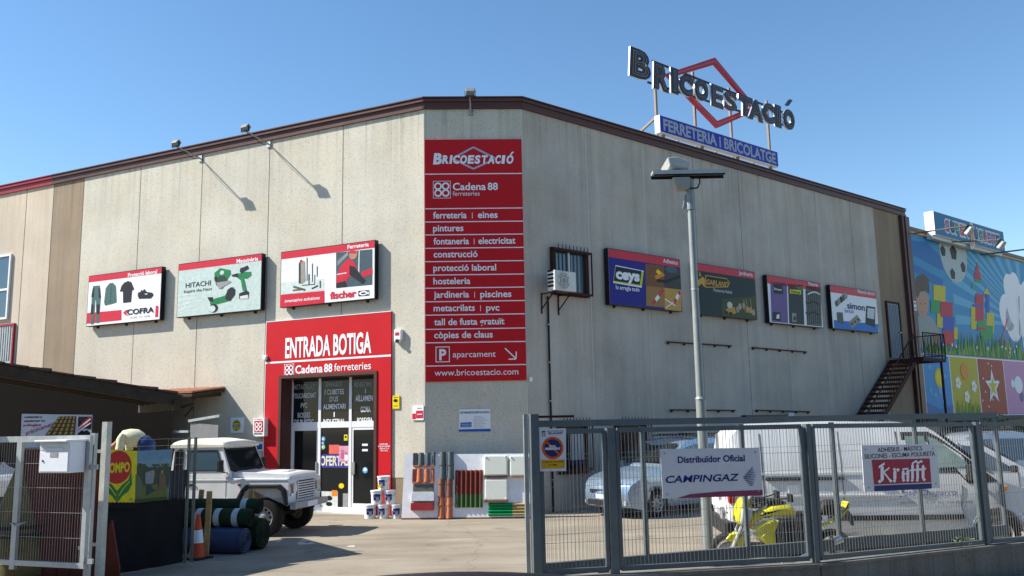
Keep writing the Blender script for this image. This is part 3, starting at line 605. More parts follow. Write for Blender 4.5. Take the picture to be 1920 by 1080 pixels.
pxt(m, RW, 'Material elèctric', *T3(1666, 461), *T3(1780, 475), 6.5, LETTER, D+.003, bold=.01)
m.build('face', o)

# ------------------------------------------------------------------ tall red directory sign on the cut corner
DS = .05
d0 = thing('directory_sign', 'tall red sign on the cut corner listing departments in white lettering', 'sign', tuple(CW.pt(CWW/2, 3.34)))
m = MB(); sv0, sv1 = 3.345, 9.745; su0, su1 = .025, 2.592; m.box(CW, su0, su1, sv0, sv1, .002, DS, RED)
for y in (326.6, 391.6, 416.4, 440.7, 465.8, 490.8, 516, 540.6, 566, 591, 617.7, 643, 686.5):
    v = CW.px(798, y, DS)[1]; m.box(CW, su0, su1, v-.012, v+.012, DS, DS+.004, LETTER)
m.build('panel', d0)
m = MB(); d = DS+.006
def row(s, x0, x1, y, h=11.8, **k):
    b = x1-x0; m = MB(); pxt(m, CW, s, x0, y, x1, y-b*.012, h, LETTER, d, **k); m.build('lettering', d0)
for s, x0, x1, y in (('pintures', 812, 869, 433.7), ('construcció', 813, 895.5, 482.6), ('protecció laboral', 812.5, 930.4, 508.2), ('hosteleria', 812.5, 882, 533), ('tall de fusta gratuït', 814, 946, 609.5), ('còpies de claus', 814, 924, 634)): row(s, x0, x1, y, bold=.02)
for s1, a0, a1, xb_, s2, b0, b1, y in (('ferreteria', 812, 875, 885.5, 'eines', 896, 933, 409.5), ('fontaneria', 813, 879.5, 889, 'electricitat', 897, 966.5, 458.3), ('jardineria', 813.5, 879.5, 890, 'piscines', 900.5, 959, 558.2), ('metacrilats', 813, 890.5, 901, 'pvc', 911.5, 936.5, 583.5)):
    row(s1, a0, a1, y, bold=.02); row(s2, b0, b1, y-1, bold=.02); quad(m, CW, xb_-.6, y-11, xb_+.6, y, LETTER, d)
row('aparcament', 849, 929.5, 669.8, 11, bold=.004); row('www.bricoestacio.com', 815, 972, 704.3, 11.5, bold=.002)
row('Cadena', 849, 911, 356.5, 13, bold=.02); row('88', 914.5, 933.5, 356, 13, bold=.02); row('ferreteries', 849, 899.5, 367, 8, bold=.0)
a = CW.px(828.5, 355.5, d); eight(m, CW, a[0], a[1], .46, LETTER, d); frame_rect(m, CW, a[0]-.23, a[0]+.23, a[1]-.235, a[1]+.235, .012, LETTER, d)
a = CW.px(830, 664.5, d); frame_rect(m, CW, a[0]-.18, a[0]+.18, a[1]-.2, a[1]+.2, .02, LETTER, d); row('P', 823.5, 837, 674.5, 19, bold=.035)
pline(m, CW, [(947, 653), (967, 672)], .03, LETTER, d); pline(m, CW, [(968, 659), (967.5, 673), (953.5, 673.5)], .03, LETTER, d+.001)
m.build('emblem', d0)
m = MB()
dp = [(887.6, 276), (848, 297.5), (887.6, 316.5), (930, 297.5)]
dq = [CW.px(x, y, d) for x, y in dp]; pline(m, CW, dp+[dp[0]], .05, C('print_lilac', .42, .42, .52), d)
pxt(m, CW, 'B', 812, 307, 828, 307, 18.5, LETTER, d+.004, bold=.05, shear=.12)
for i, ch in enumerate('RICOESTACIO'):
    x0 = [829, 842.5, 849, 862, 876.5, 889.5, 902, 914, 928, 940, 949][i]; x1 = [842, 848, 862, 876, 889, 901, 914, 928, 939, 947, 963][i]
    pxt(m, CW, ch, x0, 306, x1-1, 306, 14, LETTER, d+.004+.0005*i, bold=.05, shear=.12)
ppoly(m, CW, [(955.5, 290.5), (960, 284.5), (964, 284.5), (959, 290.5)], LETTER, d+.01)
m.build('logo', d0)

# ------------------------------------------------------------------ small things on the walls
def plate(fr, x0, y0, x1, y1, name, label, cat, art=None, D=.03, mt=WHITE, group=None):
    a = fr.px(x0, y0, D); b = fr.px(x1, y1, D)
    o = thing(name, label, cat, tuple(fr.pt((a[0]+b[0])/2, b[1])), group)
    m = MB(); m.box(fr, a[0], b[0], b[1], a[1], .004, D, mt); m.build('panel', o)
    if art: m = MB(); art(m, D+.004); m.build('print', o)
    return o
T5 = lambda x, y: (420+x/13.5, 770+y/13.5)
def art(m, d):
    pdisc(m, LW, *T5(316, 372), 7.6, YEL, d, ry=10.5); a = LW.px(*T5(316, 372), d); m.ring(LW, a[0], a[1], .125, .142, INK, d+.002, 24, 1.03)
    ppoly(m, LW, [T5(225, 345), T5(385, 338), T5(385, 400), T5(225, 405)], INK, d+.004); pxt(m, LW, 'PUNTO', *T5(232, 393), *T5(378, 388), 3, LETTER, d+.006, bold=.02)
    pline(m, LW, [T5(255, 300), T5(300, 290), T5(370, 300)], .03, INK, d+.005); pline(m, LW, [T5(318, 410), T5(318, 500)], .015, INK, d+.004)
plate(LW, 432.8, 783, 455, 811.5, 'notice_plate', 'white plate with a yellow round emblem on the sunny wall', 'sign', art)
def art(m, d):
    ppoly(m, LW, [T5(768, 262), T5(985, 258), T5(985, 540), T5(768, 545)], BAND, d)
    a = LW.px(*T5(876, 408), d); eight(m, LW, a[0], a[1], .29, LETTER, d+.004)
    pxt(m, LW, 'LA CADENA', *T5(770, 236), *T5(975, 230), 1.8, GREY, d, bold=.03); pxt(m, LW, 'FERRETERIA', *T5(760, 606), *T5(975, 600), 2.6, INK, d, bold=.03)
plate(LW, 475, 784, 495, 818, 'projecting_sign', 'small white box sign with red square and 88 emblem beside the entrance', 'sign', art, D=.2)
def art(m, d): ppoly(m, LW, [T5(835, 850), T5(968, 845), T5(968, 980), T5(835, 985)], BLUE, d)
plate(LW, 481, 827.5, 493.5, 845, 'letter_box_plate', 'small white plate with a blue square under the 88 box sign', 'sign', art)
def art(m, d):
    pdisc(m, LW, 741.5, 751, 4, INK, d, ry=3); pline(m, LW, [(738, 745), (746, 745)], .012, INK, d); pline(m, LW, [(738, 761), (746, 761)], .012, INK, d)
plate(LW, 735.5, 742, 748.5, 766, 'camera_notice', 'yellow video surveillance notice right of the red entrance', 'sign', art, mt=YEL)
def art(m, d):
    quad(m, LW, 780, 770, 793, 784, BAND, d); quad(m, LW, 773, 775.5, 779.5, 786, BAND, d-.001)
    pline(m, LW, [(782, 765.5), (791, 765)], .02, GREY, d); pline(m, LW, [(782, 777), (791, 776.5)], .02, LETTER, d+.003)
plate(LW, 773, 761, 794, 787.5, 'notice_plate', 'small white and red notice at the edge of the cut corner', 'sign', art)
T6 = lambda x, y: (700+x/2.7, 680+y/2.7)
def art(m, d):
    pxt(m, CW, 'DISTRIBUIDOR ESPECIALIZADO', *T6(440, 257), *T6(588, 256), 3.6, NAVY, d, bold=.02)
    ppoly(m, CW, [T6(433, 338), T6(594, 334), T6(594, 348), T6(433, 350)], BLUE, d); ppoly(m, CW, [T6(441, 304), T6(497, 301), T6(497, 326), T6(441, 328)], BLUE, d)
    pxt(m, CW, 'PEGAMENTOS', *T6(446, 315), *T6(493, 314), 2, LETTER, d+.003); pxt(m, CW, 'ADHESIVOS', *T6(446, 324), *T6(493, 323), 2, LETTER, d+.003)
    for k, s in enumerate(('Impermeabilización', 'Fijación para fachada', 'Silicona', 'Espuma de poliuretano', 'Limpieza de poliuretano', 'Adhesivos', 'Resinas de poliéster')): pxt(m, CW, s, *T6(508, 276+k*8.7), *T6(552+(k*13) % 32, 275+k*8.7), 1.9, GREY, d)
plate(CW, 860.5, 767.5, 920, 809, 'dealer_plate', 'white and blue dealer plate below the tall red directory sign', 'sign', art)
# alarm siren boxes, junction box, pipe
def siren(x, y, wpx, hpx, label, dk):
    a = LW.px(x-wpx/2, y-hpx/2, .1); b = LW.px(x+wpx/2, y+hpx/2, .1)
    o = thing('alarm_box', label, 'alarm', tuple(LW.pt((a[0]+b[0])/2, b[1])))
    m = MB(); m.poly(LW, [(a[0], a[1]), (b[0], a[1]), (b[0], b[1]+.1), ((a[0]+b[0])/2+.03, b[1]), (a[0], b[1]+.02)], WHITE, .0, .12); m.build('case', o, bevel=.02)
    if dk:
        m = MB(); u = (a[0]+b[0])/2; m.box(LW, u-.07, u+.05, a[1]-.16, a[1]-.08, .12, .125, BAND); m.build('badge', o)
        m = MB(); m.disc(LW, u, b[1]+.04, .05, INK, .12, .03); m.build('lamp', o)
siren(746, 630, 13, 24, 'white alarm siren right of the ENTRADA BOTIGA lettering', True); siren(496.5, 671, 7, 9, 'small white sensor box on the left edge of the red surround', False)
a = CW.px(994, 711, .05); m = MB(); m.box(RW, .03, .12, a[1]-.06, a[1]+.06, .0, .07, WHITE); tag(m.build('junction_box', bevel=.01), 'little white junction box beside the foot of the directory sign', 'junction box')
pu = RW.px(1031, 700, .05)[0]; vtp = RW.px(1030, 556, .05)[1]
m = MB(); m.tube(RW.pt(pu, 0, .05), RW.pt(pu, vtp, .05), .028, BLACK)
for v in (.8, 1.8, 2.8, 3.8, 4.8): m.box(RW, pu-.05, pu+.05, v, v+.03, 0, .08, GALV)
tag(m.build('drain_pipe'), 'thin black drain pipe running down the wall below the air conditioner', 'pipe')
# floodlights on long arms over the sunny wall
def floodlight(fr, u, v, L, label, rise=.12):
    o = thing('floodlight', label, 'floodlight', tuple(fr.pt(u, v)), 'floodlights on arms along the roof edge')
    m = MB(); m.tube(fr.pt(u, v, .02), fr.pt(u, v+rise, L), .018, GALV, 6); m.box(fr, u-.07, u+.07, v-.1, v+.1, .0, .04, GALV); m.build('arm', o)
    m = MB(); m.path([fr.pt(u+.02, v-.02, .03), fr.pt(u+.05, v-.1, L*.35), fr.pt(u+.03, v, L*.7), fr.pt(u, v+rise-.02, L)], .009, BLACK, 5); m.build('cable', o)
    m = MB(); A_ = fr.pt(u, v+rise+.1, L)
    ax = Ax(A_, fr.u, (fr.up*.8-fr.n*.6), (fr.n*.8+fr.up*.6))
    m.poly(ax, [(-.11, -.08), (.11, -.08), (.13, .07), (-.13, .07)], mat('lamp_housing', (.22, .22, .22), .5), -.07, .13); m.build('lamp_body', o, bevel=.015)
    m = MB(); m.box(ax, -.115, .115, -.085, .085, -.09, -.07, mat('lamp_glass', (.5, .5, .48), .15)); m.build('glass', o)
    m = MB(); m.box(fr, u-.145, u-.135, v+rise-.02, v+rise+.12, L-.02, L+.02, PLAST); m.box(fr, u+.135, u+.145, v+rise-.02, v+rise+.12, L-.02, L+.02, PLAST); m.box(fr, u-.145, u+.145, v+rise-.035, v+rise-.02, L-.02, L+.02, PLAST); m.build('yoke', o)
a = LW.px(505, 268); floodlight(LW, a[0], a[1]-.04, 1.0, 'right one of the two long-armed floodlights over the sunny wall')
a = LW.px(377, 295); floodlight(LW, a[0], a[1]-.04, 1.0, 'left one of the two long-armed floodlights over the sunny wall')
a = CW.px(882.5, 207); floodlight(CW, a[0], a[1]-.04, .75, 'small floodlight on the roof edge above the tall red directory sign', .18)

# air conditioner and barred windows
def grille(fr, u0, u1, v0, v1, D, n, wo, spikes=True, low=True):
    m = MB(); t = .03
    for v in (v0, v1): m.box(fr, u0, u1, v-.03, v+.03, D-.02, D+.01, RUST)
    for u in (u0, u1): m.box(fr, u-t/2, u+t/2, v0-.03, v1+.03, D-.02, D+.012, RUST); m.box(fr, u-t/2, u+t/2, v1-.02, v1+.02, 0, D-.02, RUST); m.box(fr, u-t/2, u+t/2, v0-.02, v0+.02, 0, D-.02, RUST)
    for k in range(1, n+1):
        u = u0+(u1-u0)*k/(n+1); m.tube(fr.pt(u, v0-.1, D), fr.pt(u, v1+.12, D), .011, RUST, 5); m.tube(fr.pt(u, v1+.12, D), fr.pt(u, v1+.17, D), .013, RUST, 5, .001)
    return m.build('grille', wo)
u0, v1 = RW.px(1033, 470); u1, v0 = RW.px(1097, 553)
wo = thing('barred_window', 'rusty barred window on the upper wall behind the air conditioner', 'window', tuple(RW.pt((u0+u1)/2, v0)))
m = MB(); m.box(RW, u0, u1, v0, v1, .002, .02, GLASSB); m.build('pane', wo)
m = MB(); t = .09
for x in ((u0-.05, u1+.05, v1, v1+t), (u0-.05, u1+.05, v0-t, v0), (u0-.05, u0+.03, v0, v1), (u1-.03, u1+.05, v0, v1)): m.box(RW, *x, .0, .1, RUST)
m.box(RW, (u0+u1)/2-.04, (u0+u1)/2+.04, v0, v1, .02, .06, ALU); m.build('frame', wo)
grille(RW, u0-.02, u1+.12, v0-.03, v1+.03, .18, 9, wo)
AD = .62
a = RW.px(1040, 504, AD); b = RW.px(1081, 548, AD); u0, u1, v0, v1 = a[0], b[0], b[1], a[1]-.02
ac = thing('air_conditioner', 'white outdoor air conditioner unit on a wall bracket', 'air conditioner', tuple(RW.pt((u0+u1)/2, v0)))
m = MB(); ACW = mat('ac_casing', (.62, .62, .58), .5, var=.2, scale=3); m.box(RW, u0, u1, v0, v1, AD-.3, AD, ACW); m.build('case', ac, bevel=.02)
uc, vc = u0+(u1-u0)*.4, (v0+v1)/2; rr = (v1-v0)*.4
m = MB(); m.disc(RW, uc, vc, rr, mat('ac_dark', (.10, .095, .075), .7), AD+.002)
m.build('fan_opening', ac)
m = MB()
for k in range(9):
    x = uc-rr+rr*2*(k+.5)/9; h_ = math.sqrt(max(0, rr*rr-(x-uc)**2)); m.box(RW, x-.008, x+.008, vc-h_, vc+h_, AD+.004, AD+.014, ACW)
for k in (.45, .8, 1.04): m.ring(RW, uc, vc, rr*k-.012, rr*k+.006, ACW, AD+.012+.002*k)
m.build('fan_guard', ac)
m = MB()
for k in range(5): m.box(Ax(RW.pt(u0, 0, 0), RW.n, RW.up, -RW.u), AD-.27, AD-.05, v0+.1+k*.1, v0+.15+k*.1, .004, .008, DARK)
m.build('side_vent', ac)
m = MB()
for u in (u0+.06, u1-.1): m.bar(RW.pt(u, v0-.03, 0), RW.pt(u, v0-.03, AD+.02), .028, .028, RUST); m.bar(RW.pt(u, v0-.42, .03), RW.pt(u, v0-.05, AD-.15), .025, .025, RUST, RW.u); m.bar(RW.pt(u, v0-.55, .02), RW.pt(u, v0, .02), .03, .03, RUST, RW.u)
m.bar(RW.pt(u0-.1, v0-.03, AD-.02), RW.pt(u1+.05, v0-.03, AD-.02), .03, .03, RUST)
m.build('bracket', ac)
# ground floor barred windows seen over the gate
for k, (xa_, xb_, lab) in enumerate(((1041, 1100, 'brown barred window low on the shaded wall, nearest the cut corner'), (1150, 1210, 'brown barred window low on the shaded wall above the silver car'))):
    u0, v1 = RW.px(xa_, 790); u1 = RW.px(xb_, 789)[0]; v0 = 1.0; v1 = 2.22
    wo = thing('barred_window', lab, 'window', tuple(RW.pt((u0+u1)/2, v0)))
    m = MB(); m.box(RW, u0+.1, u1-.1, v0, v1-.08, .003, .012, GLASS); m.build('pane', wo)
    m = MB()
    for x in ((u0+.02, u1-.02, v1-.08, v1), (u0+.02, u1-.02, v0-.08, v0), (u0+.02, u0+.1, v0, v1-.08), (u1-.1, u1-.02, v0, v1-.08)): m.box(RW, *x, .0, .06, RUST)
    m.build('frame', wo); grille(RW, u0, u1, v0+.02, v1, .22, 9, wo)
    if k == 0: m = MB(); m.box(RW, u0+.5, u0+1.0, 1.15, 1.95, .014, .018, LGREY); m.box(RW, u0+.5, u0+1.0, 1.15, 1.27, .018, .021, NAVY); m.build('poster', wo)
for xa_, xb_, y, lab in ((1397, 1475, 782, 'dark roller shutter box low on the shaded wall beside a white switch box'),):
    a = RW.px(xa_, y, .12); b = RW.px(xb_, y, .12)
    o = thing('shutter_box', lab, 'shutter', tuple(RW.pt((a[0]+b[0])/2, 0)))
    m = MB(); m.box(RW, a[0], b[0], a[1]-.13, a[1]+.06, .0, .16, BLACK); m.build('box', o)
    m = MB()
    for k in range(14): m.box(RW, a[0]+.05, b[0]-.05, a[1]-.14-(k+1)*.14, a[1]-.14-k*.14-.01, .0, .05, mat('shutter_brown', (.12, .10, .09), .6))
    m.build('shutter', o)
a = RW.px(1478, 780, .06); m = MB(); m.box(RW, a[0]-.02, a[0]+.3, a[1]-.1, a[1]+.1, 0, .1, LGREY); tag(m.build('switch_box', bevel=.01), 'small pale box at the right end of the low shutter', 'switch box')
# empty sign rails left on the shaded wall
for x0, y0, x1, y1, lab in ((1250, 641, 1372, 648.5, 'upper thin empty sign rail left of centre on the shaded wall'), (1410, 651.5, 1513, 660, 'upper thin empty sign rail on the shaded wall under the paint sign'), (1257, 768.5, 1379, 769.5, 'lower thin empty sign rail on the shaded wall, cut by the lamp post'), (1417, 769, 1519, 772, 'lower thin empty sign rail above the dark shutter box')):
    a = RW.px(x0, y0, .06); b = RW.px(x1, y1, .06); m = MB(); m.bar(RW.pt(a[0], a[1], .06), RW.pt(b[0], b[1], .06), .035, .035, RUST)
    for k in range(5):
        f = .03+k*.235; m.bar(RW.pt(a[0]+(b[0]-a[0])*f, a[1]+(b[1]-a[1])*f-.03, 0), RW.pt(a[0]+(b[0]-a[0])*f, a[1]+(b[1]-a[1])*f-.03, .07), .03, .07, RUST)
    tag(m.build('sign_rail'), lab, 'rail', 'empty sign rails on the shaded wall')

# upstairs door (part of the building) and the outside staircase
a = RW.px(1661, 568); b = RW.px(1688, 662); u0, u1, v0, v1 = a[0], a[0]+.95, 4.55, a[1]
m = MB(); m.box(RW, u0, u1, v0, v1, .0, .03, mat('blue_grey_door', (.17, .22, .26), .5, .2))
for k in range(7): m.box(RW, u0+.06+k*.125, u0+.075+k*.125, v0+.05, v1-.05, .03, .045, mat('blue_grey_door', 0))
dr = m.build('upper_door', bld); m = MB()
for x in ((u0-.08, u1+.08, v1, v1+.08), (u0-.08, u0, v0, v1), (u1, u1+.08, v0, v1)): m.box(RW, *x, 0, .06, RUST)
m.build('frame', dr); m = MB(); m.box(RW, u1-.14, u1-.06, 5.55, 5.62, .045, .1, GALV); m.build('handle', dr)
st = thing('outside_staircase', 'rusty brown steel staircase with railings up to the grey door', 'staircase', tuple(RW.pt(17, 0)))
LZ = 4.45; ul = 18.95; run = .235; ris = .178; ns = 25; DW = 1.05
u_b = ul-run*ns
for d in (.06, DW):
    m = MB(); m.bar(RW.pt(u_b, .0, d), RW.pt(ul, LZ-.1, d), .04, .2, RUST, RW.up); m.build('stringer', st)
for k in range(ns):
    u = u_b+run*(k+.5); v = ris*(k+.5); m = MB(); m.box(RW, u-.13, u+.13, v-.02, v+.02, .08, DW-.02, RUST); m.box(RW, u-.13, u-.11, v-.07, v-.02, .08, DW-.02, RUST); m.build('tread', st)
lu1 = 20.75
m = MB(); m.box(RW, ul-.1, lu1, LZ-.12, LZ, .05, DW+.35, RUST); m.build('landing', st)
m = MB()
m.bar(RW.pt(u_b, .95, DW), RW.pt(ul, LZ+.95, DW), .035, .04, RUST, RW.up); m.bar(RW.pt(u_b, .18, DW), RW.pt(ul, LZ+.18, DW), .025, .025, RUST, RW.up)
for k in range(40): f = k/39; m.tube(RW.pt(u_b+(ul-u_b)*f, LZ*f+.16, DW), RW.pt(u_b+(ul-u_b)*f, LZ*f+.95, DW), .011, RUST, 4)
m.build('stair_railing', st)
m = MB()
pts = [RW.pt(ul, LZ, DW+.35), RW.pt(lu1, LZ, DW+.35), RW.pt(lu1, LZ, .1)]
for p, q in zip(pts, pts[1:]):
    for z in (.14, .98): m.bar(p+V((0, 0, z)), q+V((0, 0, z)), .03, .035, RUST)
    n = int((q-p).length/.12)
    for k in range(n+1): c = p.lerp(q, k/n); m.tube(c, c+V((0, 0, 1.0)), .011 if k % n else .022, RUST, 4)
m.build('landing_railing', st)
m = MB(); m.tube(RW.pt(lu1-.1, 0, DW+.2), RW.pt(lu1-.1, LZ-.1, DW+.2), .05, RUST); m.build('support_post', st)
m = MB(); m.box(RW, 21.0, 21.2, 6.55, 6.95, .2, .215, WHITE); m.box(RW, 21.03, 21.17, 6.8, 6.9, .215, .219, BAND); m.box(RW, 21.03, 21.17, 6.6, 6.7, .215, .219, GREY); tag(m.build('warning_plate'), 'small white plate on the dark corner post above the staircase landing', 'sign')

# ------------------------------------------------------------------ rooftop lettering
SD = -.55                                   # distance of the sign plane behind the wall face
rs = thing('rooftop_sign', 'big rooftop sign of dark letters over a red diamond on steel posts', 'sign', tuple(RW.pt(9, FT, SD)))
STEEL = mat('weathered_steel', (.20, .165, .145), .55, .4, var=.25)
for x, yt, yb in ((1229, 118, 240), (1302, 136, 268), (1370, 166, 292), (1441, 190, 313)):
    a = RW.px(x, (yt+yb)/2, SD-.3)[0]; vt_ = RW.px(x, yt, SD-.3)[1]
    m = MB(); m.bar(RW.pt(a, 10.7, SD-.3), RW.pt(a, vt_, SD-.3), .07, .09, STEEL, RW.u); m.build('post', rs)
    m = MB(); m.bar(RW.pt(a, vt_-1.9, SD-.35), RW.pt(a-.15, 10.7, SD-3.2), .07, .07, STEEL, RW.u); m.build('brace', rs)
for (xa_, ya_), (xb_, yb_) in (((1222, 114), (1486, 218)), ((1214, 154), (1480, 238))):
    a = RW.px(xa_, ya_, SD-.2); b = RW.px(xb_, yb_, SD-.2); m = MB(); v = (a[1]+b[1])/2; m.bar(RW.pt(a[0], a[1], SD-.2), RW.pt(b[0], b[1], SD-.2), .05, .06, BLACK, RW.up); m.build('cross_rail', rs)
q = [RW.px(x, y, SD-.12) for x, y in ((1340, 108), (1421, 206), (1345, 240), (1248, 138.5))]
cx = sum(p[0] for p in q)/4; cy = sum(p[1] for p in q)/4
qi = [(cx+(p[0]-cx)*.855, cy+(p[1]-cy)*.8) for p in q]
m = MB()
DRED = mat('diamond_red', (.38, .03, .05), .4)
for i in range(4): j = (i+1) % 4; m.poly(RW, [q[i], q[j], qi[j], qi[i]], DRED, SD-.2, .1)
m.build('diamond', rs)
m = MB(); ql = [(cx+(p[0]-cx)*.93, cy+(p[1]-cy)*.9) for p in q]; m.line(RW, ql+[ql[0]], .035, mat('tube_pink', (.5, .12, .13), .3), SD-.095); m.build('diamond_tube', rs)
NVY = mat('letter_navy', (.014, .019, .034), .32, coat=.3, var=.1); SILV = mat('letter_side', (.45, .47, .5), .3, .6, var=.05); TUBE = mat('letter_tube', (.26, .21, .19), .4, var=0)
LT = [('B', 1179, 1219, 86, 154.6), ('R', 1224, 1254, 114, 175), ('I', 1257, 1271, 125, 178), ('C', 1272, 1298, 135, 184), ('O', 1301, 1327, 144, 193.5), ('E', 1332, 1355, 156, 205), ('S', 1356, 1381, 167.5, 211), ('T', 1383, 1409, 175, 222), ('A', 1402, 1430, 182, 231), ('C', 1428, 1451, 189, 235), ('I', 1452, 1464, 195, 240.6), ('O', 1467, 1489, 201, 247)]
def thick_letter(ch, u0, u1, v0, v1, d, k):
    o_ = None; bo = {'E': .05, 'S': .045, 'A': .07, 'B': .07, 'R': .07}.get(ch, .09)
    for nm, bold, d0_, d1_, mt in (('letter', bo, d-.055, d, SILV), ('face', bo, d+.002, d+.012, NVY)):
        vs, fs = text_geo(ch, bold)
        xs = [p[0] for p in vs]; ys = [p[1] for p in vs]; x0, x1, y0, y1 = min(xs), max(xs), min(ys), max(ys); sh = .10
        f = lambda p: ((u0+(p[0]-x0)/(x1-x0)*(u1-u0)*(.98)+sh*(p[1]-y0)/(y1-y0)*(u1-u0)), v0+(p[1]-y0)/(y1-y0)*(v1-v0))
        m = MB(); P = [f(p) for p in vs]
        # extrude the flat glyph: front, back and boundary walls
        cnt = {}
        for fc in fs:
            for i in range(len(fc)): e = (fc[i], fc[(i+1) % len(fc)]); cnt[e] = 1
        n = len(P); V3 = [RW.pt(a, b, d1_) for a, b in P]+[RW.pt(a, b, d0_) for a, b in P]
        F3 = list(fs)+[tuple(i+n for i in fc[::-1]) for fc in fs]
        for (a, b) in cnt:
            if (b, a) not in cnt: F3.append((b, a, a+n, b+n))
        m.add(V3, F3, mt)
        if o_ is None: o_ = m.build(nm, rs)
        else: m.build(nm, o_)
    m = MB(); vs, fs = text_geo(ch, -.015, .011)
    P = [RW.pt(*f(p), d+.022+p[2]) for p in vs]; m.add(P, fs, TUBE); m.build('outline_tube', o_)
for k, (ch, x0, x1, y0, y1) in enumerate(LT):
    d = SD+.1+.006*(k % 2); w_ = x1-x0; sl_ = .34*w_/2
    a = RW.px(x0, (y0+y1)/2, d)[0]; b = RW.px(x1, (y0+y1)/2, d)[0]
    vt_ = RW.px((x0+x1)/2, y0+sl_, d)[1]; vb_ = RW.px((x0+x1)/2, y1-sl_, d)[1]
    thick_letter(ch, a, b, vb_, vt_, d, k)
m = MB(); m.poly(RW, [RW.px(*q, SD+.1) for q in ((1474, 196), (1481, 186), (1486, 188), (1479, 198))], NVY, SD+.02, .09); m.build('accent', rs)
# blue strip below
BD = -.15
a = RW.px(1237, 217, BD); b = RW.px(1458, 283, BD); c = RW.px(1238, 249, BD); e = RW.px(1459, 312, BD)
u0, u1, v1, v0 = a[0], b[0], (a[1]+b[1])/2, (c[1]+e[1])/2
bs = thing('rooftop_strip_sign', 'long blue rooftop box sign reading FERRETERIA i BRICOLATGE', 'sign', tuple(RW.pt((u0+u1)/2, v0, BD)))
m = MB(); m.box(RW, u0, u1, v0, v1, BD-.22, BD-.01, WHITE); m.build('box', bs)
m = MB(); m.box(RW, u0+.02, u1-.02, v0+.03, v1-.02, BD-.01, BD, C('sign_blue', .012, .03, .36, .35)); m.build('face', bs)
m = MB(); hh = (v1-v0)*.62; LTB = C('strip_letter', .34, .38, .48)
m.text(RW, 'FERRETERIA i BRICOLATGE', u0+.15, v0+(v1-v0)*.19, hh, LTB, BD+.004, u1=u1-.15, bold=.035); m.build('lettering', bs)
m = MB()
for k in range(4): u = u0+.3+(u1-u0-.6)*k/3; m.box(RW, u-.03, u+.03, 10.75, v0, BD-.2, BD-.1, STEEL)
m.build('support', bs)

# ------------------------------------------------------------------ the toy shop next door
T7 = lambda x, y: (1620+x/2.57, 380+y/2.5714)
tb = thing('toy_shop_building', 'neighbouring toy shop with a huge colourful painted front', 'building', tuple(RW.pt(28, 0)))
MU0, MU1, MV0, MV1 = RW.px(1712, 440, .1)[0]-.05, 44., 2.2, 9.9
m = MB(); m.box(RW, REND+.14, MU1, 0, 2.15, -.5, -.02, CONC_P); m.box(RW, REND+.14, MU1, 2.15, MV1+.12, -.5, .02, CONC_P); m.box(RW, REND+.3, MU1, 2.02, 2.2, .02, .5, LOWW)
m.build('wall', tb)
m = MB(); p0 = RW.pt(REND+.14, 0, -.5); p1 = RW.pt(MU1, 0, -.5); bk = V((-4, 24, 0)); m.add([p0, p1, p1+bk, p0+bk]+[q+V((0, 0, MV1+.1)) for q in (p0, p1, p1+bk, p0+bk)], [(4, 5, 6, 7), (1, 2, 6, 5), (2, 3, 7, 6), (3, 0, 4, 7)], CONC_P); m.build('rear_wall', tb)
m = MB(); m.box(RW, REND+.14, MU1, MV1+.12, MV1+.27, -.5, .14, FASC); m.box(RW, REND+.14, MU1, MV1+.02, MV1+.12, .02, .1, TAN); m.build('roof_edge', tb)
for k in range(7):
    u = REND+1.6+k*2.6; m = MB(); m.box(RW, u, u+1.9, .5, 1.8, -.018, .0, GLASSB); w_ = m.build('window', tb); m = MB(); m.box(RW, u+.92, u+.98, .5, 1.8, 0, .02, ALU); m.build('bar', w_)
for k in range(3):
    u = REND+3.0+k*.45+(k > 0)*.4; m = MB(); m.box(RW, u, u+.28, 0, 2.0, .05, .35, C('post_blue', .10, .20, .32)); m.build('column', tb)
# painted front
md = .03
SB, SB2, SB3 = C('mural_sky', .035, .26, .50), C('mural_deep', .015, .15, .40), C('mural_light', .12, .42, .60)
SEAM = MV0+2.62
pf = MB(); pf.box(RW, MU0, MU1, SEAM+.04, MV1, .02, md, SB)
def mp(pts, mt, d=md+.004): pf.poly(RW, [RW.px(*T7(x, y), .03) for x, y in pts], mt, d)
mp([(222, 180), (300, 190), (380, 270), (380, 330), (232, 250)], SB2); mp([(232, 290), (380, 370), (380, 420), (236, 330)], SB2, md+.004)
cu_, cv_ = RW.px(1920, 610, .03)
for k in range(22):
    a0 = R(20+k*7.6); a1 = a0+R(3.6); r_ = 9.5
    pts = [(cu_+r_*math.cos(t)*q_, cv_+r_*.75*math.sin(t)*q_) for t, q_ in ((a0, .18), (a0, 1), (a1, 1), (a1, .18))]
    pts = [(max(MU0+3.5, min(MU1-.1, x)), max(SEAM+.3, min(MV1-.02, y))) for x, y in pts]
    pf.poly(RW, pts, SB3, md+.004)
for x, y, r_ in ((700, 410, 30), (725, 395, 26), (690, 530, 40), (730, 500, 45), (720, 580, 40), (760, 520, 55), (790, 470, 40), (800, 560, 60)): 
    a = RW.px(*T7(x, y), .03); b = RW.px(*T7(x+r_, y), .03); pf.disc(RW, a[0], a[1], (b[0]-a[0])*.9, LETTER, md+.006+r_*.00005)
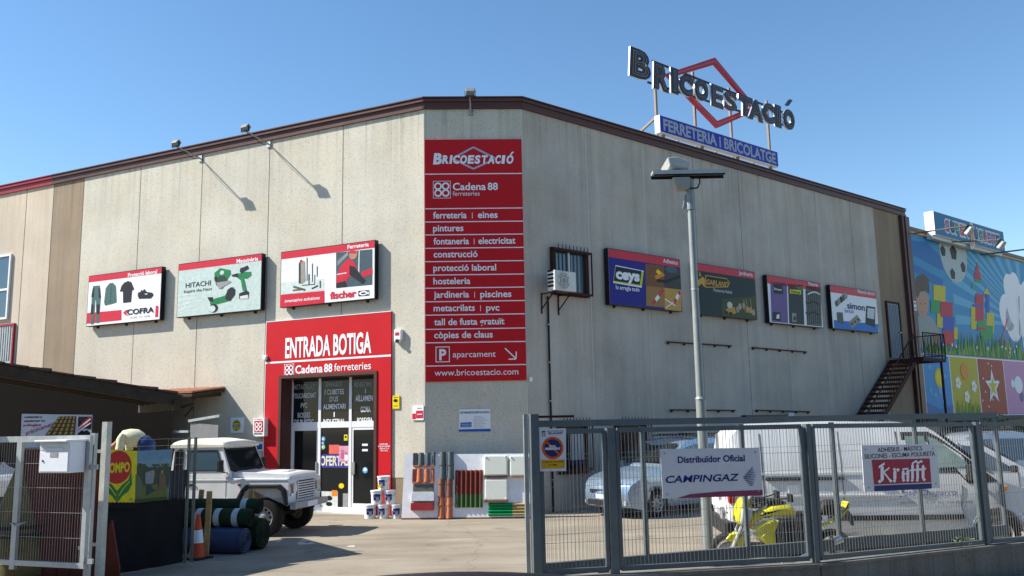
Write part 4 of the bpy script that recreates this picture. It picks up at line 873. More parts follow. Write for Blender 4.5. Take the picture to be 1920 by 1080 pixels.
# football
a = RW.px(*T7(432, 262), .03); pf.disc(RW, a[0], a[1]+.2, 1.38, C('mural_ball', .42, .50, .48), md+.007, n=32)
for ang, q_ in ((90, 0), (18, .95), (90, .95), (162, .95), (234, .95), (306, .95)):
    s_ = .38 if q_ == 0 else .28; c0 = (a[0]+1.38*q_*.8*math.cos(R(ang+20)), a[1]+.2+1.38*q_*.8*math.sin(R(ang+20)))
    pf.poly(RW, [(c0[0]+s_*math.cos(R(72*i+ang)), c0[1]+s_*math.sin(R(72*i+ang))) for i in range(5)], INK, md+.009)
# boy looking at his toys
HAIR = C('mural_hair', .10, .06, .035); SHIRT = C('mural_shirt', .28, .33, .31); MSK = C('mural_skin', .45, .27, .17)
mp([(240, 560), (285, 535), (330, 555), (365, 620), (360, 700), (250, 700)], SHIRT, md+.006); mp([(250, 430), (285, 420), (312, 450), (310, 520), (290, 560), (265, 545), (252, 500)], MSK, md+.008); mp([(243, 400), (255, 355), (285, 343), (312, 370), (315, 440), (300, 425), (270, 430), (258, 460), (246, 445)], HAIR, md+.01)
for x, y in ((272, 487), (292, 487)): mp([(x-5, y), (x, y-3), (x+5, y), (x, y+3)], HAIR, md+.010)
mp([(270, 525), (290, 525), (280, 530)], C('mural_mouth', .35, .10, .09), md+.010); mp([(340, 620), (365, 630), (360, 700), (335, 690)], MSK, md+.008)
# toy bricks
BR = [C('brick_yellow', .60, .50, .02), C('brick_green', .03, .30, .08), C('brick_red', .50, .02, .05), C('brick_blue', .03, .08, .42)]
for x, y, w_, h_, c_ in ((333, 395, 58, 80, 0), (320, 465, 45, 65, 1), (366, 475, 60, 75, 2), (350, 530, 30, 70, 0), (378, 545, 55, 70, 3), (378, 612, 55, 75, 2), (425, 595, 25, 60, 0)): mp([(x, y), (x+w_, y+8), (x+w_, y+h_+6), (x, y+h_)], BR[c_], md+.011+.0005*c_+.0001*x/10)
# toy castle
for x, y, w_, h_, c_ in ((535, 440, 40, 130, 2), (515, 500, 25, 110, 0), (590, 530, 35, 100, 0), (545, 560, 40, 60, 1), (560, 590, 60, 70, 1), (520, 490, 50, 12, 3), (585, 440, 18, 90, 3), (545, 600, 40, 14, 2)): mp([(x, y), (x+w_, y+4), (x+w_, y+h_), (x, y+h_)], BR[c_], md+.012+.0006*c_+x*1e-6)
mp([(527, 370), (543, 288), (565, 372)], BR[2], md+.014); mp([(530, 370), (566, 374), (562, 386), (532, 384)], BR[1], md+.016); mp([(535, 480), (546, 430), (570, 484)], BR[2], md+.017); mp([(575, 440), (590, 408), (607, 444)], BR[0], md+.014); mp([(514, 415), (522, 388), (533, 418)], BR[1], md+.014)
# pencils / figure at right
for x0, y0, x1, y1, c_ in ((690, 560, 660, 680, BAND), (745, 450, 750, 640, TAN), (735, 460, 770, 700, LETTER)): pf.line(RW, [RW.px(*T7(x0, y0), .03), RW.px(*T7(x1, y1), .03)], .12, c_, md+.016+y0*1e-6)
mp([(665, 700), (690, 660), (715, 700), (712, 745), (664, 745)], MSK, md+.013)
rr_ = random.Random(3)
for k in range(260):
    u = MU0+.3+rr_.random()*(15); h_ = .35+rr_.random()*.8; w_ = .06+rr_.random()*.06
    if u < MU0+3.2: h_ *= .5
    pf.poly(RW, [(u-w_, SEAM+.06), (u+w_, SEAM+.06), (u+rr_.uniform(-.2, .2), SEAM+.06+h_)], rr_.choice([C('mural_grass', .06, .26, .03), C('mural_grass_dark', .02, .14, .02), C('mural_grass_lime', .18, .36, .05)]), md+.018+k*.00003)
for k in range(16): pf.disc(RW, MU0+1.5+rr_.random()*12, SEAM+.3+rr_.random()*.4, .07, LETTER, md+.028)
pf.build('mural', tb)
xb = [1733, 1784, 1836, 1885, 1937, 1990, 2045]
cols = [C('panel_blue', .02, .26, .58), C('panel_yellow', .50, .42, .02), C('panel_red', .36, .035, .02), C('panel_pink', .55, .25, .45), C('panel_green', .10, .35, .10), C('panel_orange', .6, .25, .03)]
bu = [RW.px(x, 720, .03)[0] for x in xb]; bu[0] = MU0+.02
for i in range(6):
    p = MB(); u0, u1 = bu[i]+.04, bu[i+1]-.04; p.box(RW, u0-.04, u1+.04, MV0, SEAM, .02, md-.004, LETTER); p.box(RW, u0, u1, MV0+.04, SEAM-.05, md-.004, md, cols[i]); w_ = u1-u0; h_ = SEAM-MV0; d = md+.004
    if i == 0:
        for k in range(9): p.disc(RW, u0+.2+rr_.random()*(w_-.4), MV0+.4+rr_.random()*(h_-.8), .05+.12*rr_.random(), SB3, d+k*.0005)
        p.poly(RW, [(u0, MV0+.05), (u1, MV0+.05), (u1, MV0+.5), (u0+w_*.5, MV0+.3), (u0, MV0+.6)], SB2, d)
        p.disc(RW, u0+w_*.55, MV0+h_*.62, .42, BR[0], d+.006); p.disc(RW, u0+w_*.55, MV0+h_*.62, .3, YEL, d+.008)
    if i == 1:
        for k in range(30): uu = u0+.1+rr_.random()*(w_-.2); p.poly(RW, [(uu-.06, MV0+.05), (uu+.06, MV0+.05), (uu+.1*rr_.random(), MV0+.4+rr_.random()*.5)], C('mural_grass', 0, 0, 0), d+k*.0002)
        for fx, fy in ((.22, .55), (.8, .5), (.5, .32)):
            for k in range(5): p.disc(RW, u0+w_*fx+.17*math.cos(k*1.26), MV0+h_*fy+.17*math.sin(k*1.26), .11, LETTER, d+.008+k*.0004)
            p.disc(RW, u0+w_*fx, MV0+h_*fy, .09, YEL, d+.011)
        p.disc(RW, u0+w_*.5, MV0+h_*.75, .38, ORANGE, d+.007)
    if i == 2:
        for r_, mt, dd in ((.85, LETTER, .006), (.5, BR[0], .009)): p.poly(RW, [(u0+w_*.5+r_*(1, .42)[k % 2]*math.cos(R(90+36*k)), MV0+h_*.5+r_*(1, .42)[k % 2]*math.sin(R(90+36*k))) for k in range(10)], mt, d+dd)
        for k in range(8): p.disc(RW, u0+.15+rr_.random()*(w_-.3), MV0+.2+rr_.random()*(h_-.4), .05, LETTER, d)
    if i == 3:
        for k in range(7): p.disc(RW, u0+.25+rr_.random()*(w_-.5), MV0+.3+rr_.random()*(h_-.6), .1+.16*rr_.random(), [LETTER, BAND, PURP][k % 3], d+k*.0006)
        p.disc(RW, u0+w_*.45, MV0+h_*.55, .5, LETTER, d+.006, ry=.42)
    p.build('mural_panel', tb)
# its roof sign
ss = thing('toy_shop_sign', 'blue rooftop box sign with rainbow letters reading SUPER JUGUETE', 'sign', tuple(RW.pt(25, MV1+.3)))
G = .5
a = RW.px(1750, 395, G); b = RW.px(1881, 434.5, G); c = RW.px(1752.5, 439, G); u0, u1, v0, v1 = a[0], b[0], c[1], a[1]
m = MB(); m.box(RW, u0, u1, v0, v1, G-.42, G-.01, WHITE); m.build('box', ss)
m = MB(); m.box(RW, u0+.02, u1-.02, v0+.02, v1-.02, G-.01, G, C('sign_cyan', .015, .17, .33)); m.build('face', ss)
m = MB(); x = u0+1.0; hh = (v1-v0)*.45; cw = (u1-u0-1.5)/12
pal = [C('lt_pink', .45, .05, .2), NAVY, C('lt_green', .03, .28, .14), BAND, C('lt_violet', .25, .1, .3)]
for k, ch in enumerate('SUPERJUGUETE'):
    uu = x+k*cw; big = ch == 'J'; h_ = hh*(1.55 if big else 1); vv = v0+(v1-v0)*(.16 if big else .28)
    m.text(RW, ch, uu-.06, vv-.05, h_+.1, LGREY, G+.004, u1=uu+cw*.98, bold=.07); m.text(RW, ch, uu+.02, vv, h_, pal[k % 5] if not big else ORANGE, G+.008, u1=uu+cw*.86, bold=.03)
m.build('lettering', ss)
m = MB()
for k in range(6): uu = u0+.3+(u1-u0-.6)*k/5; m.box(RW, uu-.05, uu+.05, MV1+.25, v0, G-.4, G-.3, STEEL)
m.box(RW, u0, u1, v0-.14, v0, G-.4, G-.15, LGREY); m.build('support', ss)
for x, y, lab in ((1817, 427, 'floodlight on an arm before the middle of the toy shop roof sign'), (1877, 454, 'floodlight on an arm before the right end of the toy shop roof sign')):
    L_ = 1.8; a = RW.px(x, y, G+L_); base = RW.px(x-65, y+14, G-.2)
    fo = thing('sign_spotlight', lab, 'floodlight', tuple(RW.pt(a[0], a[1], G+L_)), 'spotlights facing the toy shop sign')
    m = MB(); m.tube(RW.pt(a[0]-.2, v0-.05, .1), RW.pt(a[0], a[1]+.1, G+L_), .03, STEEL, 6); m.build('arm', fo)
    m = MB(); ax = Ax(RW.pt(a[0], a[1]-.1, G+L_), RW.u, RW.up*.8+RW.n*.6, RW.n*.8-RW.up*.6); m.poly(ax, [(-.2, -.2), (.2, -.2), (.15, .17), (-.15, .17)], GALV, -.07, .17); m.build('lamp_body', fo, bevel=.02)
    m = MB(); m.box(ax, -.21, .21, -.22, .19, -.1, -.07, PLAST); m.build('visor', fo)
m = MB(); a = RW.px(1870, 473, G+1); m.tube(RW.pt(a[0], a[1], G+.3), RW.pt(a[0]+6, a[1]+.9, G+2.2), .035, BLACK, 6); tag(m.build('cable'), 'black arm reaching out to the right under the toy shop roof sign', 'arm')

# ------------------------------------------------------------------ vehicles
def arch(cx, cz, r, z0, n=10):
    a0 = math.asin(max(-1, min(1, (z0-cz)/r)))
    return [(cx-r*math.cos(a0+(math.pi-2*a0)*i/n), cz+r*math.sin(a0+(math.pi-2*a0)*i/n)) for i in range(n+1)]
def slab(mb, outline, wf, m, zc=(), xc=(), ny=6, crown=None, one=None, off=0.):
    """side outline (x,z) thickened across y to +-wf(x,z); one=-1/+1 gives only that side's skin"""
    bm = bmesh.new(); vs = [bm.verts.new((x, 0, z)) for x, z in outline]; f = bm.faces.new(vs)
    bmesh.ops.triangulate(bm, faces=[f], ngon_method='EAR_CLIP')
    for z in zc: bmesh.ops.bisect_plane(bm, geom=bm.verts[:]+bm.edges[:]+bm.faces[:], plane_co=(0, 0, z), plane_no=(0, 0, 1), dist=1e-5)
    for x in xc: bmesh.ops.bisect_plane(bm, geom=bm.verts[:]+bm.edges[:]+bm.faces[:], plane_co=(x, 0, 0), plane_no=(1, 0, 0), dist=1e-5)
    bm.verts.index_update(); P = [(v.co.x, v.co.z) for v in bm.verts]; Fs = []
    for f in bm.faces:
        ix = [v.index for v in f.verts]
        ar = sum(P[ix[i]][0]*P[ix[(i+1) % len(ix)]][1]-P[ix[(i+1) % len(ix)]][0]*P[ix[i]][1] for i in range(len(ix)))
        Fs.append(ix if ar > 0 else ix[::-1])
    bm.free(); n = len(P); W = [wf(x, z)+off for x, z in P]
    if one is not None:
        return mb.add([(P[i][0], one*W[i], P[i][1]) for i in range(n)], Fs if one < 0 else [f[::-1] for f in Fs], m)
    V3 = [(P[i][0], -W[i], P[i][1]) for i in range(n)]+[(P[i][0], W[i], P[i][1]) for i in range(n)]
    F3 = list(Fs)+[[i+n for i in f[::-1]] for f in Fs]
    E = set()
    for f in Fs:
        for i in range(len(f)): E.add((f[i], f[(i+1) % len(f)]))
    B = [(a, b) for a, b in E if (b, a) not in E]
    mid = {}
    def ids(a):
        if a not in mid:
            L = [a]
            for j in range(1, ny):
                t = -1+2*j/ny; x, z, w_ = P[a][0], P[a][1], W[a]
                if crown: x, z = crown(x, z, t)
                V3.append((x, t*w_, z)); L.append(len(V3)-1)
            mid[a] = L+[a+n]
        return mid[a]
    for a, b in B:
        A_, B_ = ids(a), ids(b)
        for j in range(ny): F3.append((B_[j], A_[j], A_[j+1], B_[j+1]))
    return mb.add(V3, F3, m)
TYRE_D = mat('rim_dark', (.02, .02, .02), .8)
def wheel(par, x, y, r, w_, rim_m, sp=8, rimr=.62):
    s = 1 if y > 0 else -1; m = MB()
    pr = [(-.5, rimr), (-.5, .86), (-.44, .95), (-.3, .995), (.3, .995), (.44, .95), (.5, .86), (.5, rimr)]
    m.lathe((x, y, r), (0, s, 0), [(h*w_, q*r) for h, q in pr], RUBBER, 36)
    for k in range(48):
        a = 2*math.pi*k/48; c_ = V((x+r*.985*math.cos(a), y, r+r*.985*math.sin(a))); t_ = V((-math.sin(a), 0, math.cos(a)))
        m.bar(c_+V((0, -w_*.42, 0)), c_+V((0, w_*.42, 0)), r*.06, r*.035, RUBBER, V((math.cos(a), 0, math.sin(a))))
    o = m.build('wheel', par, smooth=40)
    m = MB(); q = r*rimr
    m.lathe((x, y, r), (0, s, 0), [(w_*.5, q*1.02), (w_*.47, q*.97), (w_*.3, q*.86), (w_*.26, q*.6), (w_*.38, q*.38), (w_*.42, q*.3), (w_*.42, 0)], rim_m, 28)
    ax = Ax((x, y+s*w_*.31, r), (1, 0, 0), (0, 0, 1), (0, s, 0))
    for k in range(sp):
        a = 2*math.pi*k/sp; m.disc(ax, q*.72*math.cos(a), q*.72*math.sin(a), q*.13, TYRE_D, .0, .006, 10)
    m.disc(ax, 0, 0, q*.17, rim_m, w_*.12, .03, 12); m.build('rim', o, smooth=40)
    return o
VWHITE = mat('vehicle_white', (.82, .82, .80), .3, var=.06, scale=2.5, coat=.6)
VDIRT = mat('weathered_white', (.70, .70, .69), .42, var=.1, scale=3, coat=.2)
CREAM = mat('cream_roof', (.74, .71, .58), .45, var=.08)
LAMP = mat('lamp_lens', (.45, .47, .48), .1, .3, var=0, coat=1.)
AMBER = C('amber_lens', .75, .25, .01, .2); REDL = C('red_lens', .55, .01, .01, .2); STEELW = mat('steel_wheel', (.36, .35, .33), .5, .4, var=.25, scale=15)

# --- white off-road pickup
tr = thing('pickup_truck', 'white boxy off-road pickup truck with black wheel arch flares, parked before the shop', 'pickup')
TW = .82
wl = lambda x, z: TW-(.0 if z < 1.15 else (z-1.15)*.09)
def trap(cx): return [(cx-.62, .58), (cx-.44, .93), (cx-.34, 1.0), (cx+.34, 1.0), (cx+.42, .93), (cx+.50, .64)]
out = [(-3.72, .62)]+trap(-2.79)+[(-1.9, .56), (-.66, .56)]+trap(0)+[(.55, .64), (.56, 1.14), (.51, 1.19), (-.80, 1.21), (-2.2, 1.21), (-2.24, 1.2), (-3.72, 1.2)]
m = MB(); slab(m, out, wl, VDIRT, (.8, 1.1), (-2.2, -.8), 4); m.build('body', tr, bevel=.018)
m = MB(); slab(m, [(-.80, 1.21), (.51, 1.19), (.53, 1.24), (.46, 1.28), (-.05, 1.31), (-.80, 1.335)], lambda x, z: .70, VDIRT, (), (-.05,), 4, lambda x, z, t: (x, z+.02*(1-t*t)*(z > 1.22))); m.poly(Ax((0, 0, 1.318), (1, 0, 0), (0, 1, 0), (0, 0, 1)), [(-.3, -.2), (.25, -.2), (.25, .2), (-.3, .2)], VDIRT, 0, .012); m.build('bonnet', tr, bevel=.02)
out = [(-2.2, 1.21), (-.80, 1.21), (-.81, 1.33), (-1.04, 1.88), (-2.16, 1.88), (-2.2, 1.5)]
m = MB(); slab(m, out, wl, VDIRT, (1.5, 1.7), (), 4); m.build('cab', tr, bevel=.03)
wr = lambda x, z: .785-(.0 if z < 1.93 else .06)
m = MB(); slab(m, [(-2.25, 1.86), (-.98, 1.86), (-.95, 1.895), (-1.04, 1.97), (-1.5, 2.035), (-2.08, 2.02), (-2.2, 1.98), (-2.25, 1.9)], wr, CREAM, (1.93,), (-1.5,), 8, lambda x, z, t: (x+(.05*(1-t*t) if x > -1.1 else 0), z+.03*(1-t*t)*(z > 1.93))); m.build('roof', tr, smooth=35, bevel=.02)
m = MB()
bed = [(-3.68, -.74), (-2.26, -.74), (-2.26, .74), (-3.68, .74)]; m.poly(Ax((0, 0, 1.205), (1, 0, 0), (0, 1, 0), (0, 0, 1)), bed, mat('bed_liner', (.05, .05, .05), .8)); m.build('cargo_bed', tr)
def pane(par, pts, m_, wf_, name='window', off=.006, sides=(-1, 1), frame=None):
    for s_ in sides:
        b = MB(); slab(b, pts, wf_, m_, one=s_, off=off); w__ = b.build(name, par)
        if frame:
            f_ = MB(); n_ = len(pts)
            for i in range(n_):
                p, q = pts[i], pts[(i+1) % n_]; f_.bar((p[0], s_*(wf_(*p)+off), p[1]), (q[0], s_*(wf_(*q)+off), q[1]), .022, .022, frame)
            f_.build('frame', w__)
pane(tr, [(-1.80, 1.375), (-.99, 1.375), (-1.14, 1.80), (-1.80, 1.80)], GLASSB, wl, frame=PLAST)
pane(tr, [(-2.13, 1.36), (-1.93, 1.36), (-1.93, 1.78), (-2.0, 1.83), (-2.13, 1.78)], GLASS, wl, frame=PLAST)
def cross(mb, p, q, y0, y1, m_, off, up=True):
    """glass patch across the car between side points p and q"""
    d_ = V((q[0]-p[0], 0, q[1]-p[1])).normalized(); n_ = V((d_.z, 0, -d_.x))*(1 if up else -1)*off
    N_ = 8; P_ = []
    for a, w_ in ((p, y0), (q, y1)):
        for j in range(N_+1):
            t = -1+2*j/N_; P_.append(V((a[0], t*w_, a[1]))+n_)
    fs_ = [(j, j+1, N_+2+j, N_+1+j) for j in range(N_)]
    return mb.add(P_, fs_ if up else [f[::-1] for f in fs_], m_)
m = MB(); cross(m, (-.835, 1.385), (-1.025, 1.835), .70, .66, GLASS, .008); wsn = m.build('windscreen', tr)
m = MB()
for a, b in (((-.82, .72, 1.37), (-1.03, .68, 1.85)), ((-.82, -.72, 1.37), (-1.03, -.68, 1.85)), ((-.82, -.72, 1.37), (-.82, .72, 1.37))): m.bar(a, b, .035, .035, PLAST)
m.build('frame', wsn)
m = MB(); m.path([(-.77, -.45, 1.36), (-.82, -.2, 1.40), (-.80, .1, 1.41)], .008, PLAST); m.path([(-.77, .05, 1.36), (-.82, .3, 1.40), (-.80, .58, 1.42)], .008, PLAST)
for y in (-.62, -.12, .45): m.wbox(-.8, -.74, y-.02, y+.02, 1.33, 1.37, PLAST)
m.build('wiper', tr)
for s_ in (-1, 1):
    for cx in (0, -2.79):
        m = MB()
        fl = [(cx-.70, .60), (cx-.50, .97), (cx-.38, 1.08), (cx+.38, 1.08), (cx+.50, .98), (cx+.56, .66), (cx+.50, .64), (cx+.42, .93), (cx+.34, 1.0), (cx-.34, 1.0), (cx-.44, .93), (cx-.62, .58)]
        m.poly(Ax((0, s_*(TW-.02), 0), (1, 0, 0), (0, 0, 1), (0, s_, 0)), fl, PLAST, 0, .12)
        m.build('wheel_arch_flare', tr, bevel=.02)
    sx = Ax((0, s_*TW, 0), (1, 0, 0), (0, 0, 1), (0, s_, 0)); m = MB()
    for l in ([(-.88, .58), (-.88, 1.33)], [(-1.86, .6), (-1.86, 1.33)], [(-.88, .62), (-1.86, .62)]): m.line(sx, l, .012, INK, .003)
    m.box(sx, -2.2, .5, 1.165, 1.185, .0, .012, VDIRT); m.build('door_seam', tr)
    m = MB(); m.box(sx, -1.78, -1.62, 1.05, 1.10, .0, .02, PLAST); m.build('door_handle', tr)
    for z in (.72, 1.24): m = MB(); m.box(sx, -.93, -.84, z, z+.07, .0, .035, ALU); m.build('hinge', tr)
    m = MB(); m.box(sx, -.60, -.54, 1.05, 1.09, .0, .02, AMBER if s_ > 0 else REDL); m.build('side_indicator', tr)
    m = MB(); m.bar((-.86, s_*.8, 1.32), (-.92, s_*.98, 1.36), .02, .02, PLAST); m.wbox(-.97, -.9, min(s_*.9, s_*1.06), max(s_*.9, s_*1.06), 1.36, 1.60, PLAST); m.build('mirror', tr, bevel=.02)
fx = Ax((.555, 0, 0), (0, 1, 0), (0, 0, 1), (1, 0, 0)); m = MB(); m.box(fx, -.44, .44, .74, 1.13, .0, .012, PLAST)
for k in range(7): m.box(fx, -.42, .42, .765+k*.052, .79+k*.052, .012, .035, VDIRT)
m.box(fx, -.44, -.42, .74, 1.13, .012, .04, VDIRT); m.box(fx, .42, .44, .74, 1.13, .012, .04, VDIRT); m.build('grille', tr)
for s_ in (-1, 1):
    m = MB(); m.disc(fx, s_*.6, .98, .095, LAMP, 0, .05, 20); m.ring(fx, s_*.6, .98, .09, .115, CHROME, .04); m.build('headlight', tr)
    m = MB(); m.disc(fx, s_*.72, 1.05, .035, AMBER, 0, .04, 14); m.build('indicator', tr); m = MB(); m.disc(fx, s_*.72, .86, .035, LAMP, 0, .04, 14); m.build('side_light', tr)
m = MB(); m.wbox(.60, .74, -.84, .84, .56, .70, GALV); m.wbox(.5, .62, -.4, -.3, .5, .62, PLAST); m.wbox(.5, .62, .3, .4, .5, .62, PLAST); m.build('front_bumper', tr, bevel=.02)
m = MB(); m.wbox(.74, .745, -.26, .26, .57, .68, LETTER); m.build('number_plate', tr)
m = MB(); m.tube((0, -.62, .40), (0, .62, .40), .055, PLAST); m.tube((-2.79, -.62, .40), (-2.79, .62, .40), .055, PLAST)
for s_ in (-1, 1): m.wbox(-3.7, .54, s_*.42-.04, s_*.42+.04, .5, .6, PLAST); m.bar((0, s_*.42, .42), (.5, s_*.42, .62), .05, .05, GALV)
m.build('chassis', tr)
for cx in (0, -2.79):
    for s_ in (-1, 1): wheel(tr, cx, s_*.745, .40, .25, STEELW, 10, .56)
place(tr, (-5.17, 19.72, 0), R(-11))

# --- long white panel van
def make_van(label, text=True):
    vn = thing('panel_van', label, 'van'); WH = .965
    wv = lambda x, z: WH-(0 if z < 1.0 else (z-1.0)**1.5*.14)-(0 if x < 4.7 else (x-4.7)**2*.30)-(.05 if z < .42 else 0)-(0 if x > .25 else (.25-x)**2*.8)
    o = [(.02, .34)]+arch(1.05, .34, .40, .36)+[(1.9, .33), (3.9, .33)]+arch(4.75, .34, .42, .36)+[(5.42, .34), (5.52, .45), (5.55, .72), (5.46, .92), (5.3, 1.02), (4.98, 1.13), (4.86, 1.17), (4.6, 1.36), (4.05, 1.86), (3.92, 1.98), (3.78, 2.07), (3.5, 2.12), (2, 2.15), (.5, 2.13), (.2, 2.08), (.08, 1.96), (.02, 1.6), (0, 1.0), (-.02, .7)]
    m = MB(); slab(m, o, wv, VWHITE, (.42, .7, 1.0, 1.2, 1.4, 1.6, 1.8, 2.0), (.15, .5, 1.5, 2.5, 3.5, 4.3, 4.7, 5.1, 5.4), 8, lambda x, z, t: (x+(.10*(1-t*t) if x > 5.2 else (.05*(1-t*t) if 3.9 < x and z > 1.1 else 0)), z+(.04*(1-t*t) if z > 2.02 else 0))); m.build('body', vn, smooth=32)
    A_ = lambda s_: Ax((0, s_*WH, 0), (1, 0, 0), (0, 0, 1), (0, s_, 0))
    for s_ in (-1, 1):
        trim = [(3.36, 1.33), (3.36, 1.99), (3.80, 1.99), (3.98, 1.88), (4.5, 1.44), (4.80, 1.17), (4.33, 1.14), (4.18, 1.32)]
        pane(vn, trim, BLACK, wv, 'window_trim', .004, (s_,))
        pane(vn, [(3.42, 1.42), (3.42, 1.92), (3.72, 1.92), (3.78, 1.42)], GLASSG, wv, 'window', .009, (s_,)); pane(vn, [(3.84, 1.40), (3.79, 1.91), (3.92, 1.86), (4.30, 1.53), (4.34, 1.42)], GLASSG, wv, 'window', .009, (s_,))
        m = MB()
        for l in ([(3.28, .45), (3.28, 2.0)], [(4.22, 1.12), (4.18, .8), (4.22, .6)], [(2.0, .5), (2.0, 2.02)], [(.55, .6), (.55, 2.0)]):
            for p, q in zip(l, l[1:]):
                for j in range(6):
                    a = (p[0]+(q[0]-p[0])*j/6, p[1]+(q[1]-p[1])*j/6); b = (p[0]+(q[0]-p[0])*(j+1)/6, p[1]+(q[1]-p[1])*(j+1)/6)
                    m.bar((a[0], s_*(wv(*a)+.0), a[1]), (b[0], s_*(wv(*b)+.0), b[1]), .018, .01, C("seam_dark", .10, .10, .10))
        m.build('door_seam', vn)
        m = MB(); m.box(A_(s_), 1.55, 4.2, .58, .66, -.01, .022, PLAST); m.box(A_(s_), .25, .6, .58, .66, -.05, .02, PLAST); m.build('side_moulding', vn)
        m = MB(); m.box(A_(s_), .6, 2.05, 1.235, 1.285, -.02, .014, BLACK); m.build('sliding_rail', vn)
        m = MB(); m.box(A_(s_), 2.9, 3.08, 1.08, 1.14, -.02, .02, PLAST); m.box(A_(s_), 3.4, 3.58, 1.08, 1.14, -.02, .02, PLAST); m.build('door_handle', vn)
        m = MB(); A0 = [(R(a), ) for a in range(8, 173, 8)]; m.loft([[V((4.75+r_*math.cos(a[0]), s_*(WH-.05+h_), .34+r_*math.sin(a[0]))) for h_, r_ in ((.0, .41), (.035, .42), (.05, .45), (.0, .50))] for a in A0], VWHITE); m.build('wheel_arch_lip', vn, smooth=40)
        m = MB(); m.bar((.3, s_*.972, .98), (3.3, s_*.972, .98), .02, .03, VWHITE); m.bar((.3, s_*.95, 1.34), (3.2, s_*.95, 1.34), .015, .02, VWHITE); m.build('body_crease', vn)
        m = MB(); m.box(A_(s_), .95, 1.12, .98, 1.16, -.01, .008, VDIRT); m.build('fuel_flap', vn)
        m = MB(); y0, y1 = sorted((s_*1.0, s_*1.2)); m.wbox(4.28, 4.42, y0, y1, 1.2, 1.46, PLAST); m.bar((4.3, s_*.93, 1.26), (4.34, s_*1.02, 1.28), .06, .05, PLAST); m.build('mirror', vn, bevel=.03)
        m = MB(); m.box(Ax((5.0, s_*.86, 0), (.92, -s_*.36, 0), (0, 0, 1), (s_*.36*s_, s_*.92, 0)), .0, .42, .84, 1.06, -.02, .035, LAMP); m.build('headlight', vn, bevel=.03)
        m = MB(); m.box(A_(s_), 4.84, 4.93, 1.03, 1.09, -.03, .012, AMBER); m.build('indicator', vn)
        for z0, z1, mt in ((1.20, 1.30, AMBER), (1.10, 1.20, LETTER), (.88, 1.10, REDL)):
            m = MB(); y0, y1 = sorted((s_*.83, s_*.975)); m.wbox(-.035, .06, y0, y1, z0, z1-.004, mt); m.build('rear_light', vn, bevel=.01)
    m = MB(); cross(m, (4.80, 1.22), (3.98, 1.94), .80, .74, GLASS, .065); m.build('windscreen', vn)
    m = MB(); m.wbox(-.12, .1, -.95, .95, .34, .58, PLAST); m.build('rear_bumper', vn, bevel=.04)
    m = MB(); m.wbox(5.4, 5.62, -.8, .8, .34, .62, PLAST); m.build('front_bumper', vn, bevel=.06)
    m = MB(); m.wbox(-.05, -.005, -.01, .01, .6, 2.0, GREY); m.wbox(-.06, -.0, -.75, .75, .72, .84, LETTER); m.build('rear_door_trim', vn)
    if text:
        m = MB(); CB = C('script_blue', .03, .09, .42)
        m.text(A_(-1), 'José Chaparro', 3.22, .97, .085, CB, .006, u1=4.12, shear=.2); m.text(A_(-1), 'tel. 972 33 06 54  fax. 630 854 908', 3.22, .835, .04, GREY, .006, u1=4.36, bold=.01); m.build('lettering', vn)
    for cx in (1.05, 4.75):
        for s_ in (-1, 1): wheel(vn, cx, s_*.86, .335, .22, STEELW, 8, .62)
    for ch in list(vn.children)+[g for c_ in vn.children for g in c_.children]:
        for v_ in ch.data.vertices: v_.co.x -= .5*min(1, max(0, (v_.co.x-1.6)/1.2))
    return vn
van = make_van('long white panel van with blue script lettering behind the mesh fence'); place(van, (3.62, 15.8, 0), R(-4))

